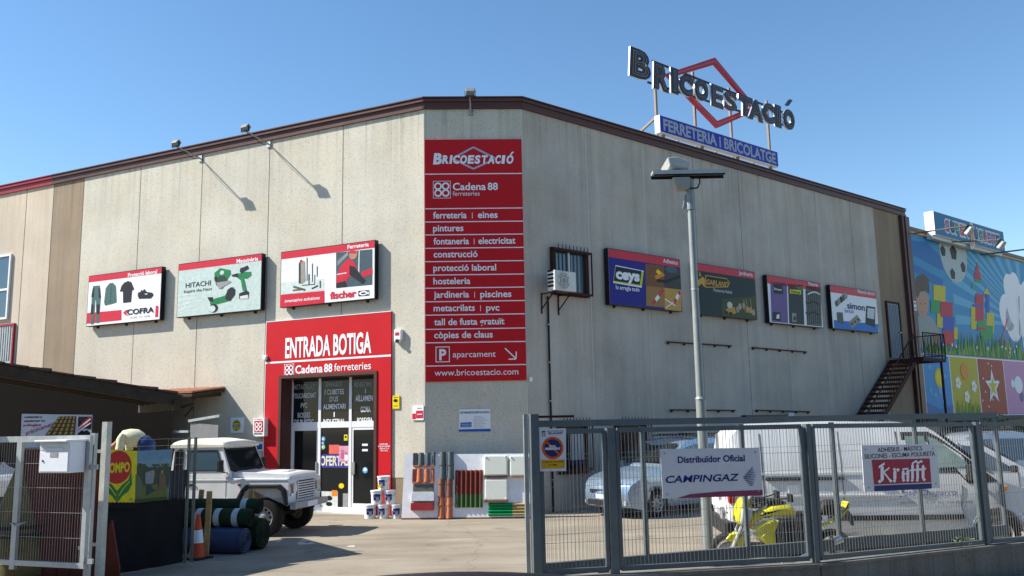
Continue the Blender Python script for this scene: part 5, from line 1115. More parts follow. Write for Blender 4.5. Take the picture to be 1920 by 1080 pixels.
# --- compact people carrier, reused for the other cars
def make_car(name, label, paint, cat='car', rack=True):
    cr = thing(name, label, cat); WH = .87
    wc = lambda x, z: WH-(0 if z < .85 else (z-.85)**1.25*.17)-(0 if x < .35 else (x-.35)**2*.62)-(0 if x > -3.1 else (-3.1-x)**2*.9)-(.03 if z < .3 else 0)
    o = [(-3.42, .32)]+arch(-2.69, .31, .37, .27)+[(-2.2, .22), (-.5, .22)]+arch(0, .31, .38, .27)+[(.55, .2), (.78, .26), (.86, .42), (.87, .6), (.80, .76), (.62, .88), (.2, 1.02), (-.25, 1.12), (-.42, 1.2), (-1.12, 1.64), (-1.3, 1.72), (-1.7, 1.79), (-2.4, 1.80), (-3.1, 1.75), (-3.3, 1.66), (-3.42, 1.2), (-3.48, .8)]
    m = MB(); slab(m, o, wc, paint, (.4, .6, .75, .85, 1.0, 1.15, 1.3, 1.5, 1.65), (-3.2, -3, -2.4, -1.7, -1.1, -.6, -.2, .2, .4, .55, .7, .8), 10, lambda x, z, t: (x+(.13*(1-t*t) if x > .5 else (.06*(1-t*t) if x > -1.2 and z > 1.15 else (-.05*(1-t*t) if x < -3.2 else 0))), z+(.05*(1-t*t) if z > 1.6 else (.03*(1-t*t) if z > .84 and x > -.3 else 0)))); m.build('body', cr, smooth=32)
    for s_ in (-1, 1):
        for pts in ([(-1.55, 1.12), (-.55, 1.10), (-.62, 1.18), (-1.22, 1.58), (-1.55, 1.64)], [(-2.5, 1.13), (-1.63, 1.12), (-1.63, 1.65), (-2.5, 1.66)], [(-3.22, 1.15), (-2.58, 1.13), (-2.58, 1.66), (-3.12, 1.62)]): pane(cr, pts, GLASSB, wc, 'window', .007, (s_,))
        m = MB()
        for l in ([(-.5, .35), (-.48, 1.08)], [(-1.59, .3), (-1.59, 1.68)], [(-2.4, .7), (-2.54, 1.1)]):
            (p, q) = l
            for j in range(6): a = (p[0]+(q[0]-p[0])*j/6, p[1]+(q[1]-p[1])*j/6); b = (p[0]+(q[0]-p[0])*(j+1)/6, p[1]+(q[1]-p[1])*(j+1)/6); m.bar((a[0], s_*wc(*a), a[1]), (b[0], s_*wc(*b), b[1]), .012, .008, INK)
        m.build('door_seam', cr)
        m = MB(); y0, y1 = sorted((s_*.84, s_*.89)); m.wbox(-2.3, -.4, y0, y1, .5, .57, PLAST); m.build('side_moulding', cr, bevel=.01)
        m = MB(); y0, y1 = sorted((s_*.86, s_*1.03)); m.wbox(-.66, -.56, y0, y1, 1.08, 1.22, PLAST); m.build('mirror', cr, bevel=.03)
        m = MB(); hl = [(.28, .80), (.60, .72), (.735, .60), (.70, .74), (.56, .885), (.40, .935)]; slab(m, hl, wc, LAMP, one=s_, off=.012); m.build('headlight', cr)
        m = MB(); y0, y1 = sorted((s_*.55, s_*.73)); m.wbox(-3.45, -3.38, y0, y1, .95, 1.35, REDL); m.build('rear_light', cr, bevel=.02)
        if rack: m = MB(); m.bar((-1.5, s_*.58, 1.87), (-3.05, s_*.58, 1.85), .03, .03, PLAST); [m.bar((x, s_*.58, 1.76), (x, s_*.58, 1.87), .03, .03, PLAST) for x in (-1.5, -2.3, -3.05)]; m.build('roof_rail', cr)
    if rack:
        m = MB(); [m.bar((x, -.62, 1.9), (x, .62, 1.9), .05, .03, PLAST) for x in (-1.8, -2.7)]; m.build('roof_bar', cr)
    m = MB(); cross(m, (-.40, 1.21), (-1.12, 1.63), .70, .64, GLASS, .07); m.build('windscreen', cr)
    m = MB(); cross(m, (-3.42, 1.2), (-3.30, 1.64), .62, .58, GLASS, .06, up=False); m.build('rear_window', cr)
    fx = Ax((.985, 0, 0), (0, 1, 0), (0, 0, 1), (1, 0, 0)); m = MB(); m.box(fx, -.42, .42, .58, .66, -.05, .0, PLAST); m.box(fx, -.5, .5, .30, .42, -.06, -.0, PLAST); m.build('grille', cr)
    m = MB(); m.box(fx, -.26, .26, .45, .55, -.02, .012, LETTER); m.box(fx, -.26, -.22, .45, .55, .012, .015, BLUE); m.build('number_plate', cr)
    for s_ in (-1, 1): m = MB(); m.disc(Ax((.86, s_*.62, 0), (0, 1, 0), (0, 0, 1), (1, 0, 0)), 0, .36, .055, LAMP, 0, .05, 14); m.build('fog_light', cr)
    for cx in (0, -2.69):
        for s_ in (-1, 1): wheel(cr, cx, s_*.76, .31, .19, GALV, 9, .66)
    return cr
SBLUE = mat('silver_blue_paint', (.30, .40, .52), .28, .55, var=.04, coat=.8); SILVER = mat('silver_paint', (.50, .53, .56), .28, .6, var=.04, coat=.8); BLKP = mat('black_paint', (.006, .006, .007), .45, var=.1, spec=.25); DBLUE = mat('dark_blue_paint', (.02, .05, .14), .25, .3, var=.03, coat=1.)
c1 = make_car('people_carrier', 'silver blue people carrier parked along the shaded wall with bonnet to the left', SBLUE)
_w = ground(1229, 969); hd = V((-.766, -.643, 0)); lf = V((.643, -.766, 0)); place(c1, V((_w.x, _w.y, 0))-lf*.76, math.atan2(hd.y, hd.x))
c2 = make_car('people_carrier', 'white car with tinted windscreen just beyond the front of the white van', VWHITE, rack=False); place(c2, (10.75, 19.1, 0), 0)
c3 = make_car('people_carrier', 'silver car with roof rails far right beyond the other cars', SILVER); place(c3, (14.2, 23.0, 0), R(8))
c4 = make_car('people_carrier', 'black car in the foreground, only the top of its roof in view', BLKP, rack=False); _r = atY(845, 1063.0, 5.0); place(c4, (_r.x, 6.55, 0), R(90)); c4.scale = (1, 1, _r.z/1.852)
c5 = make_van('white van parked beyond the timber canopy at the left edge', False); place(c5, (-17.6, 22.3, 0), 0); c5.scale = (1, 1, 1.2)

# --- yellow sports motorcycle
mo = thing('motorcycle', 'bright yellow sports motorcycle parked between the fence and the white van', 'motorcycle')
MYEL = mat('motor_yellow', (.72, .66, .01), .25, var=.04, coat=1.); MK = PLAST
MX = atY(1367, 1035, 13.4).x
def mq(x, y): p = atY(1320+x/4, 780+y/4, 13.4); return (-(p.x-MX), p.z)
def mpoly(name, pts, y0, y1, mt, bev=.02):
    m = MB(); m.poly(XZ, [mq(*p) for p in pts], mt, -y1, y1-y0); ob_ = m.build(name, mo, smooth=30, bevel=bev*1.3); ob_.modifiers['bevel'].segments = 4; ob_.modifiers['bevel'].angle_limit = R(50); return ob_
for cx, r_ in ((0, .30), (-1.53, .31)):
    m = MB(); pr = [(-.5, .74), (-.5, .86), (-.3, .97), (0, 1), (.3, .97), (.5, .86), (.5, .74)]; w_ = .12 if cx == 0 else .17
    m.lathe((cx, 0, r_), (0, 1, 0), [(h*w_, q*r_) for h, q in pr], RUBBER, 32); o_ = m.build('wheel', mo, smooth=45)
    m = MB()
    m.lathe((cx, 0, r_), (0, 1, 0), [(-.05, .75*r_), (-.05, .68*r_), (.05, .68*r_), (.05, .75*r_)], GALV, 28)
    for k in range(5): a = 2*math.pi*k/5+.3; m.bar((cx, 0, r_), (cx+.7*r_*math.cos(a), 0, r_+.7*r_*math.sin(a)), .05, .04, GALV)
    for s_ in (-.07, .07): m.lathe((cx, s_, r_), (0, 1, 0), [(0, .5*r_), (.005, .5*r_), (.005, .25*r_), (0, .25*r_)], CHROME, 24)
    m.build('rim', o_)
mpoly('front_mudguard', [(150, 920), (185, 880), (240, 868), (296, 880), (300, 930), (280, 1020), (255, 1030), (245, 960), (200, 948)], -.075, .075, MYEL, .03)
mpoly('front_fairing', [(225, 805), (226, 730), (250, 650), (275, 612), (320, 600), (350, 690), (335, 830), (270, 815)], -.17, .17, MYEL, .06)
mpoly('number_board', [(258, 700), (290, 670), (345, 690), (335, 760), (300, 810), (250, 800)], -.20, .20, LGREY, .02)
mpoly('side_fairing', [(335, 845), (430, 780), (545, 770), (505, 870), (515, 970), (470, 975), (380, 900), (420, 860)], -.2, .2, MYEL, .04)
mpoly('windscreen', [(345, 690), (338, 640), (375, 602), (450, 600), (455, 660), (420, 690)], -.13, .13, GLASS, .03)
mpoly('fuel_tank', [(330, 820), (340, 720), (440, 690), (500, 660), (600, 650), (650, 670), (690, 745), (560, 752), (450, 752)], -.17, .17, MYEL, .06)
mpoly('dashboard', [(455, 655), (470, 615), (540, 620), (600, 640), (590, 665), (500, 662)], -.14, .14, MK, .02)
mpoly('rider_seat', [(690, 720), (720, 712), (860, 720), (880, 780), (820, 810), (700, 770)], -.13, .13, MK, .04)
mpoly('pillion_seat', [(850, 740), (865, 655), (905, 628), (960, 622), (1010, 645), (1015, 705), (960, 745)], -.12, .12, MK, .05)
mpoly('tail_fairing', [(855, 800), (930, 790), (1000, 755), (1040, 700), (1050, 635), (1080, 640), (1075, 690), (1020, 745), (960, 795), (870, 825)], -.11, .11, MYEL, .03)
mpoly('plate_holder', [(1035, 720), (1070, 700), (1100, 735), (1118, 815), (1108, 822), (1085, 770), (1050, 775)], -.06, .06, MK, .01)
mpoly('engine', [(500, 800), (560, 770), (720, 760), (760, 840), (740, 960), (560, 985), (510, 960)], -.19, .19, mat('engine_dark', (.05, .05, .052), .45, .6, var=.3), .03)
mpoly('belly_pan', [(430, 960), (520, 960), (560, 1000), (730, 985), (720, 1020), (520, 1030)], -.15, .15, MK, .02)
mpoly('swing_arm', [(730, 900), (900, 935), (965, 950), (960, 985), (890, 985), (740, 965)], -.13, .13, GALV, .02)
m = MB()
for s_ in (-1, 1): m.tube((0, s_*.1, .30), (-.33, s_*.1, .98), .028, GALV)
m.build('fork', mo)
m = MB(); m.tube((-.36, -.33, 1.02), (-.36, .33, 1.02), .017, MK); [m.tube((-.36, s_*.24, 1.02), (-.42, s_*.36, 1.0), .022, MK) for s_ in (-1, 1)]; m.build('handlebar', mo)
for s_ in (-1, 1): m = MB(); p = mq(580, 600); m.tube((-.3, s_*.2, p[1]-.1), (p[0], s_*.33, p[1]), .012, MK); m.poly(Ax((p[0], s_*.33, p[1]), (0, 1, 0), (0, 0, 1), (-1, 0, 0)), [(-.08, -.06), (.08, -.06), (.09, .05), (-.07, .06)], MK, 0, .05); m.build('mirror', mo, bevel=.01)
m = MB(); m.path([(-.45, .1, .35), (-.55, .12, .16), (-.9, .16, .2), (-1.2, .2, .33)], .035, CHROME, 10); m.tube((-1.15, .2, .31), (-1.6, .24, .5), .055, CHROME, 14, .06); m.build('exhaust', mo, smooth=40)
m = MB(); m.tube((-.75, .15, .25), (-.62, .42, .0), .014, GALV); m.build('side_stand', mo)
for s_ in (-1, 1): m = MB(); m.path([(-.36, s_*.2, 1.0), (-.2, s_*.16, .9), (-.28, s_*.12, .7), (-.05, s_*.09, .42)], .008, MK, 5); m.build('brake_hose', mo)
m = MB(); m.disc(Ax((.02, .0, .80), (0, 1, 0), (0, 0, 1), (1, 0, 0)), 0, .08, .09, LAMP, .02, .05, 16); m.build('headlight', mo)
place(mo, (MX, 13.4, 0), R(180))

# ------------------------------------------------------------------ low wall, mesh fence and sliding gate on the right
def on(x, Y): return atY(x, 900, Y).x
FP = [V((on(1003, 10.75), 10.75, 0)), V((on(1147, 10.93), 10.93, 0)), V((on(1519, 11.45), 11.45, 0)), V((on(1838, 12.72), 12.72, 0)), V((8.3, 13.45, 0)), V((12.5, 13.75, 0))]
ZB, ZT = .50, 2.145
lw = thing('low_wall', 'low grey block wall carrying the mesh fence on the right', 'wall', tuple(FP[2]))
for p, q in zip(FP, FP[1:]):
    m = MB(); d_ = (q-p).normalized(); s_ = V((d_.y, -d_.x, 0)); e = .09
    P = [p+s_*e, q+s_*e, q-s_*e, p-s_*e]; m.add([c for c in P]+[c+V((0, 0, .40)) for c in P], [(0, 1, 5, 4), (1, 2, 6, 5), (2, 3, 7, 6), (3, 0, 4, 7)], LOWW)
    P = [p+s_*.11, q+s_*.11, q-s_*.11, p-s_*.11]; m.add([c+V((0, 0, .40)) for c in P]+[c+V((0, 0, .44)) for c in P], [(0, 3, 2, 1), (4, 5, 6, 7), (0, 1, 5, 4), (1, 2, 6, 5), (2, 3, 7, 6), (3, 0, 4, 7)], LOWW)
    n = int((q-p).length/.4)
    for k in range(1, n+1): c = p.lerp(q, k/(n+1))+s_*.091; m.bar(c, c+V((0, 0, .40)), .012, .004, JOINT, s_)
    m.build('wall_section', lw)
mf = thing('mesh_fence', 'grey steel mesh fence with sign boards on the low wall', 'fence', tuple(FP[2]))
def z_at(i): return -.055*max(0, i-2)*.5
for i, p in enumerate(FP):
    m = MB(); d_ = (FP[min(i+1, len(FP)-1)]-FP[max(0, i-1)]).normalized()
    if i == 0: m.bar(p, p+V((0, 0, 2.36)), .14, .10, FENCE, d_); m.bar(p+V((-.1, .05, 0)), p+V((-.1, .05, 2.36)), .05, .05, GALV, d_)
    else: m.bar(p+V((0, 0, .3)), p+V((0, 0, ZT+.03+z_at(i))), .09, .07 if i != 1 else .10, FENCE, d_)
    m.build('fence_post', mf)
for i, (p, q) in enumerate(zip(FP, FP[1:])):
    d_ = (q-p).normalized(); a, b = p+d_*.085, q-d_*.085; za, zb = z_at(i), z_at(i+1); m = MB(); t = .045
    zt0, zt1, zb0, zb1 = ZT+za, ZT+zb, ZB+za*.6, ZB+zb*.6
    up_ = V((0, 0, 1)); m.bar(a+up_*zt0, b+up_*zt1, .05, t*1.3, FENCE, up_); m.bar(a+up_*zb0, b+up_*zb1, .05, t*1.3, FENCE, up_)
    m.bar(a+up_*zb0, a+up_*zt0, .05, t, FENCE, d_); m.bar(b+up_*zb1, b+up_*zt1, .05, t, FENCE, d_)
    for z in (1.9, .75): m.bar(a-d_*.06+up_*z, a+up_*z, .03, .05, FENCE, up_); m.bar(b+d_*.06+up_*z, b+up_*z, .03, .05, FENCE, up_)
    pf_ = m.build('panel_frame', mf)
    m = MB(); m.mesh_panel(a, b, min(zb0, zb1), max(zt0, zt1), .05, .34, .0028, WIRE); m.build('wire_mesh', pf_)
# sliding gate behind it
g0, g1 = V((on(1207, 12), 12.0, 0)), V((on(1722, 13.8), 13.8, 0)); gd = (g1-g0).normalized(); gs = (g1-g0).length/3
sg = thing('sliding_gate', 'grey steel sliding gate parked behind the mesh fence', 'gate', tuple(g0))
ga, gb = g0-gd*1.62, g0+gd*gs*4.1
m = MB(); m.bar(ga+V((0, 0, 2.24)), gb+V((0, 0, 2.24)), .06, .085, FENCE, V((0, 0, 1))); m.bar(ga+V((0, 0, .42)), gb+V((0, 0, .42)), .08, .16, FENCE, V((0, 0, 1))); m.build('gate_frame', sg)
for k in range(-1, 5):
    c = g0+gd*gs*k if k >= 0 else ga+gd*.03
    if k == 4: c = gb-gd*.03
    m = MB(); m.bar(c+V((0, 0, .5)), c+V((0, 0, 2.18)), .05, .055, FENCE, gd); m.build('mullion', sg)
m = MB(); m.mesh_panel(ga, gb, .5, 2.18, .052, .33, .0026, WIRE); m.build('wire_mesh', sg)
for f_ in (.12, .8): m = MB(); c = ga.lerp(gb, f_); m.lathe(c+V((0, -.03, .17)), (0, 1, 0), [(0, 0), (0, .17), (.06, .17), (.06, 0)], PLAST, 20); m.bar(c+V((0, 0, .17)), c+V((0, 0, .4)), .04, .06, GALV); m.build('gate_wheel', sg)
m = MB(); m.bar(ga+V((0, -.1, 2.33)), ga+V((.55, -.05, 2.33)), .02, .03, RUST); m.bar(ga+V((.5, -.06, 2.26)), ga+V((.5, -.06, 2.40)), .05, .05, RUST); m.build('gate_latch', sg)
# boards hung on the fence
def board(p0, p1, xs, name, label, art, D=.05):
    fr = Fr(p0, u=(p1-p0)); a = fr.px(*xs[0], D); b = fr.px(*xs[1], D); c = fr.px(*xs[2], D); e = fr.px(*xs[3], D)
    o = thing(name, label, 'sign', tuple(fr.pt((a[0]+b[0])/2, min(c[1], e[1]), D)))
    m = MB(); m.poly(fr, [a, b, e, c], mat('board_white', (.60, .61, .64), .4, var=.06), D-.01, .01); m.build('panel', o)
    m = MB(); art(m, fr, D+.003); m.build('print', o)
    m = MB()
    for x_, y_ in [((xs[0][0]+8), xs[0][1]+8), (xs[1][0]-8, xs[1][1]+8), (xs[2][0]+8, xs[2][1]-8), (xs[3][0]-8, xs[3][1]-8)]: u, v = fr.px(x_, y_, D); m.disc(fr, u, v, .012, GALV, D, .006, 8)
    m.build('bolt', o)
    return o
T9 = lambda x, y: (980+x/3.375, 760+y/3.375)
def art(m, fr, d):
    pxt(m, fr, 'Distribuïdor Oficial', *T9(982, 362), *T9(1407, 355), 11.5, NAVY, d, bold=.025)
    pxt(m, fr, 'CAMPINGAZ', *T9(900, 487), *T9(1362, 480), 12.5, NAVY, d, bold=.02, shear=.28)
    for k in range(11):
        y = 392+k*11.3; hw = [8, 22, 36, 50, 64, 78, 70, 58, 46, 34, 20][k]; x0 = 1393+abs(k-5.4)*10
        ppoly(m, fr, [T9(x0, y+1), T9(x0+hw*1.05, y-4), T9(x0+hw*1.05, y-2), T9(x0+3, y+7)], NAVY, d+.0005*k)
    ppoly(m, fr, [T9(975, 589), T9(1060, 562), T9(1250, 545), T9(1518, 535), T9(1519, 571)], C('print_plum', .24, .05, .10), d)
board(FP[1], FP[2], [(1238, 842), (1424, 839.5), (1243, 935), (1430.5, 928.5)], 'distributor_board', 'white board on the mesh fence reading Distribuïdor Oficial CAMPINGAZ', art)
TA = lambda x, y: (1440+x/3.375, 760+y/3.375)
def art(m, fr, d):
    pxt(m, fr, 'ADHESIUS - MÀSTICS', *TA(696, 293), *TA(976, 288), 8, INK, d, bold=.005); pxt(m, fr, 'SILICONES - ESCUMA POLIURETÀ', *TA(612, 332), *TA(1058, 324), 8, INK, d, bold=.005)
    ppoly(m, fr, [TA(657, 345), TA(1023, 336), TA(1034, 487), TA(672, 502)], C('print_crimson', .36, .03, .06), d); ppoly(m, fr, [TA(673, 509), TA(1036, 494), TA(1037, 527), TA(674, 545)], C('print_marine', .02, .03, .16), d)
    # blackletter word built from broken strokes
    def st_(x, y0, y1, w_=12, hook=True):
        ppoly(m, fr, [TA(x, y0+w_*.6), TA(x+w_*.7, y0-w_*.3), TA(x+w_*1.4, y0+w_*.5), TA(x+w_*1.4, y1-w_*.5), TA(x+w_*.7, y1+w_*.4), TA(x, y1-w_*.5)], LETTER, d+.004+x*1e-6)
    def dia(x, y, w_=13): ppoly(m, fr, [TA(x-w_, y), TA(x, y-w_), TA(x+w_, y), TA(x, y+w_)], LETTER, d+.006+x*1e-6)
    def bar_(x0, y0, x1, y1, w_=12): ppoly(m, fr, [TA(x0, y0-w_/2), TA(x1, y1-w_/2), TA(x1, y1+w_/2), TA(x0, y0+w_/2)], LETTER, d+.007+x0*1e-6)
    st_(712, 385, 478, 15); bar_(700, 392, 738, 368, 16); bar_(728, 425, 768, 395, 12); bar_(730, 420, 775, 478, 17); dia(707, 482, 13); dia(776, 478, 12)
    st_(793, 412, 472, 14); dia(800, 478, 12); dia(822, 408, 13); dia(800, 405, 11)
    st_(846, 412, 470, 13); st_(876, 408, 470, 13); bar_(850, 405, 888, 400, 11); dia(858, 474, 12); dia(884, 474, 12); bar_(850, 440, 884, 428, 9)
    for x in (906, 938): st_(x, 372, 470, 12); bar_(x+4, 370, x+34, 350, 13); dia(x+33, 356, 9); dia(x+6, 474, 11)
    bar_(896, 412, 968, 404, 11); st_(972, 378, 466, 13); bar_(958, 408, 1000, 400, 11); dia(988, 470, 12)
board(FP[2], FP[3], [(1615, 835), (1757, 832.5), (1621, 922), (1763, 915)], 'adhesives_board', 'white board on the mesh fence with the word krafft on red', art)
TB = lambda x, y: (980+x/6.75, 740+y/6.75)
def art(m, fr, d):
    a = fr.px(*TB(380, 675), d); r_ = fr.px(*TB(516, 675), d)[0]-a[0]
    m.disc(fr, a[0], a[1], r_, C('print_signal_orange', .62, .10, .02), d, n=36); m.disc(fr, a[0], a[1], r_*.78, C('print_signal_blue', .012, .03, .12), d+.003, n=36)
    c_, s_ = math.cos(R(-45)), math.sin(R(-45)); m.line(fr, [(a[0]-.82*r_*c_, a[1]-.82*r_*s_), (a[0]+.82*r_*c_, a[1]+.82*r_*s_)], r_*.17, C('print_signal_orange', 0, 0, 0), d+.005)
    pxt(m, fr, 'GUAL', *TB(336, 668), *TB(424, 668), 4.2, LETTER, d+.008, bold=.03); pxt(m, fr, 'PERMANENT', *TB(285, 700), *TB(478, 698), 4.2, LETTER, d+.008, bold=.03)
    ppoly(m, fr, [TB(236, 826), TB(534, 822), TB(534, 932), TB(238, 937)], C('print_plate_yellow', .62, .34, .01), d); pxt(m, fr, 'Llicència municipal', *TB(250, 858), *TB(518, 855), 2.6, INK, d+.003, bold=.01); pxt(m, fr, 'Nº 3083', *TB(330, 902), *TB(438, 899), 3, INK, d+.003, bold=.01)
    pxt(m, fr, 'AJUNTAMENT DE', *TB(308, 468), *TB(510, 466), 1.9, INK, d); pxt(m, fr, 'BLANES', *TB(330, 503), *TB(492, 500), 4, INK, d, bold=.005)
    ppoly(m, fr, [TB(245, 460), TB(285, 459), TB(285, 474), TB(245, 475)], INK, d)
    for x, y, w_, h_ in ((245, 488, 14, 16), (271, 487, 14, 16), (245, 514, 14, 14), (271, 513, 14, 14)): ppoly(m, fr, [TB(x, y), TB(x+w_, y), TB(x+w_, y+h_), TB(x, y+h_)], INK, d)
board(FP[0], FP[1], [TB(200, 432), TB(548, 425), TB(213, 972), TB(552, 966)], 'no_parking_plate', 'white no parking plate with orange and blue disc and yellow strip on the fence', art, D=.06)

# ------------------------------------------------------------------ lamp post
PY = 14.15; pb = atY(1329, 1035, PY); lp = thing('lamp_post', 'tall galvanised lamp post with a flat cross bar and floodlight, left of the white van', 'street lamp', (pb.x, PY, 0))
LG = mat('lamp_post_grey', (.27, .29, .28), .5, .25, var=.15, scale=4); px_ = pb.x-.005
m = MB(); m.tube((px_, PY, 0), (px_, PY, 2.6), .086, LG, 18, .078); m.tube((px_, PY, 2.6), (px_, PY, 5.75), .066, LG, 18, .052); m.tube((px_, PY, 2.58), (px_, PY, 2.62), .09, LG, 18, .07); m.tube((px_, PY, 4.35), (px_, PY, 4.38), .064, GALV, 18); m.build('pole', lp, smooth=40)
m = MB(); m.tube((px_, PY, 5.7), (px_, PY, 6.22), .068, LG, 14); m.bar((px_-.11, PY, 5.72), (px_-.06, PY, 5.95), .05, .05, LG); m.build('pole_head', lp)
zc_ = atY(1290, 326, PY).z
m = MB(); LG2 = mat('lamp_bar_grey', (.42, .44, .43), .5, .1); m.wbox(px_-.62, px_+.60, PY-.119, PY+.10, zc_-.005, zc_+.035, LG2); m.wbox(px_-.62, px_+.60, PY-.13, PY-.12, zc_-.03, zc_+.036, LG2); m.wbox(px_-.6, px_+.58, PY-.115, PY-.105, zc_-.055, zc_-.005, PLAST); m.wbox(px_-.62, px_+.60, PY+.09, PY+.10, zc_-.06, zc_-.005, PLAST); m.build('cross_bar', lp)
m = MB(); ax = Ax((px_-.19, PY+.14, zc_+.05), (.95, .25, 0), (-.1, .3, .95), (.2, -.9, .3)); m.poly(ax, [(-.2, -.02), (.16, -.02), (.2, .12), (-.02, .2), (-.2, .17)], mat('lamp_case', (.36, .36, .33), .5), -.12, .34); m.build('lamp_body', lp, bevel=.02)
m = MB(); ax = Ax((px_-.16, PY-.02, zc_-.18), (1, 0, 0), (0, 0, 1), (0, -1, 0)); m.poly(ax, [(-.14, .1), (.16, .1), (.14, -.1), (-.08, -.12)], mat('lamp_box', (.35, .33, .27), .5), -.1, .2); m.build('ballast_box', lp, bevel=.02)
m = MB(); m.path([(px_+.07, PY-.06, zc_-.06), (px_+.16, PY-.05, zc_-.1), (px_+.17, PY-.03, zc_-.16), (px_+.12, PY-.06, zc_-.26), (px_+.03, PY-.07, zc_-.27), (px_-.04, PY-.07, zc_-.26)], .012, PLAST); m.build('cable', lp)

# ------------------------------------------------------------------ tile display board and paint buckets
b0, b1 = ground(753, 974), ground(1000, 971.5)
uu_ = (b1-b0).normalized(); nn_ = uu_.cross(V((0, 0, 1))); lean = R(9)
BX = Ax(b0+V((0, 0, .03)), uu_, V((0, 0, 1))*math.cos(lean)-nn_*math.sin(lean), nn_*math.cos(lean)+V((0, 0, 1))*math.sin(lean))
def bp(x, y, d=.03):
    r = V(ray(x, y)); o = BX.o+BX.n*d; c = V(CAM); p = c+r*((o-c).dot(BX.n)/r.dot(BX.n))-o; return p.dot(BX.u), p.dot(BX.up)
TC = lambda x, y: (740+x/6.352, 830+y/6.352)
db = thing('tile_display_board', 'white display board of roof tile and corrugated sheet samples leaning before the cut corner', 'display board', tuple(b0.lerp(b1, .5)))
tl, tr_ = bp(*TC(122, 140)), bp(*TC(1590, 130)); W_ = bp(1003, 972)[0]
m = MB(); m.poly(BX, [(0, 0), (W_, 0), (W_, tr_[1]), (tl[0], tl[1])], mat('board_gloss_white', (.78, .78, .80), .35), 0, .03); m.poly(BX, [(0, -.03), (W_, -.03), (W_, 0), (0, 0)], BROWN, .0, .04); m.build('panel', db)
m = MB(); [m.bar(b0+uu_*t-nn_*.0+V((0, 0, .02)), b0+uu_*t-nn_*.35+V((0, 0, .02)), .04, .04, PLAST) for t in (.1, W_-.2)]; m.build('foot', db)
CLAY = mat('clay_tile', (.50, .17, .08), .75, var=.15, scale=14); SLATE = mat('slate_tile', (.10, .12, .125), .6, var=.15, scale=14); UMBER = mat('umber_tile', (.22, .09, .06), .7, var=.15, scale=14); OXBL = mat('oxblood_sheet', (.16, .035, .025), .5); SHG = mat('sheet_green', (.06, .12, .04), .5); PGRN = mat('sheet_bright_green', (.01, .26, .09), .35); PTAN = mat('sheet_sand', (.42, .32, .14), .5); TRANS = mat('opal_sheet', (.66, .68, .60), .25, var=.03)
def wave(name, x0, y0, x1, y1, nw, mt, amp=.04, horiz=False, d0=.035, sharp=1.):
    a = bp(*TC(x0, y0)); b = bp(*TC(x1, y1)); u0, u1, v1, v0 = a[0], b[0], a[1], b[1]; m = MB(); N_ = nw*10
    secs = []
    for e in (0, 1):
        sec = []
        for k in range(N_+1):
            t = k/N_; h_ = d0+amp*(.5-.5*math.cos(2*math.pi*nw*t))**sharp
            sec.append(BX.pt(u0+(u1-u0)*t, v0 if e == 0 else v1, h_) if not horiz else BX.pt(u0 if e == 0 else u1, v0+(v1-v0)*t, h_))
        for k in range(N_, -1, -1):
            t = k/N_; sec.append(BX.pt(u0+(u1-u0)*t, v0 if e == 0 else v1, .031) if not horiz else BX.pt(u0 if e == 0 else u1, v0+(v1-v0)*t, .031))
        secs.append(sec)
    n = len(secs[0]); m.loft(secs, mt, caps=False)
    for e in (0, 1):
        for k in range(N_): m.add([secs[e][k], secs[e][k+1], secs[e][n-2-k], secs[e][n-1-k]], [(0, 1, 2, 3) if e == 0 else (3, 2, 1, 0)], mt)
    return m.build(name, db, smooth=40)
def boxp(name, x0, y0, x1, y1, mt, d0=.032, d1=.10, par=None, bev=.006):
    a = bp(*TC(x0, y0)); b = bp(*TC(x1, y1)); m = MB(); m.poly(BX, [(a[0], b[1]), (b[0], b[1]), (b[0], a[1]), (a[0], a[1])], mt, d0, d1-d0); return m.build(name, par or db, bevel=bev)
def barrel(x, y0, y1, wpx, mt, name='ridge_tile', d0=.03, rk=1.):
    a = bp(*TC(x, y0)); b = bp(*TC(x, y1)); r_ = abs(bp(*TC(x+wpx/2, y0))[0]-a[0]); m = MB(); secs = []
    for v, k in ((b[1], 1.0), (b[1]+(a[1]-b[1])*.12, 1.0), (b[1]+(a[1]-b[1])*.125, .93), (a[1], .86)):
        secs.append([BX.pt(a[0]+r_*k*math.cos(math.pi*j/10), v, d0+r_*k*rk*math.sin(math.pi*j/10)) for j in range(11)])
    m.loft(secs, mt); m.lathe(BX.pt(a[0], b[1]+(a[1]-b[1])*.78, d0+r_*.9), BX.n, [(0, .012), (.012, .01), (.014, 0)], CHROME, 8); return m.build(name, db, smooth=45)
for x in (318, 398, 468): barrel(x, 122 if x < 450 else 116, 272, 72 if x < 450 else 44, SLATE, 'roof_tile')
boxp('tile_course', 222, 125, 275, 270, C('slate_shadow', .05, .055, .06), .032, .06); boxp('tile_batten', 222, 272, 474, 284, CLAY, .032, .09)
for x in (300, 385, 456): barrel(x, 312 if x < 440 else 308, 470, 76 if x < 440 else 46, CLAY, 'roof_tile')
boxp('tile_course', 215, 316, 265, 470, OXBL, .032, .06); boxp('tile_batten', 212, 472, 472, 484, CLAY, .032, .09)
boxp('glazed_sample', 222, 500, 465, 588, SLATE, .032, .06); o_ = boxp('clear_gutter', 212, 598, 478, 694, C('clear_sheet', .62, .66, .72, .15), .032, .16); boxp('red_gutter', 204, 722, 470, 806, mat('gutter_red', (.30, .03, .035), .4), .032, .16)
boxp('gutter_edge', 222, 586, 465, 594, PTAN, .032, .12); boxp('gutter_edge', 212, 694, 478, 702, GREY, .032, .17)
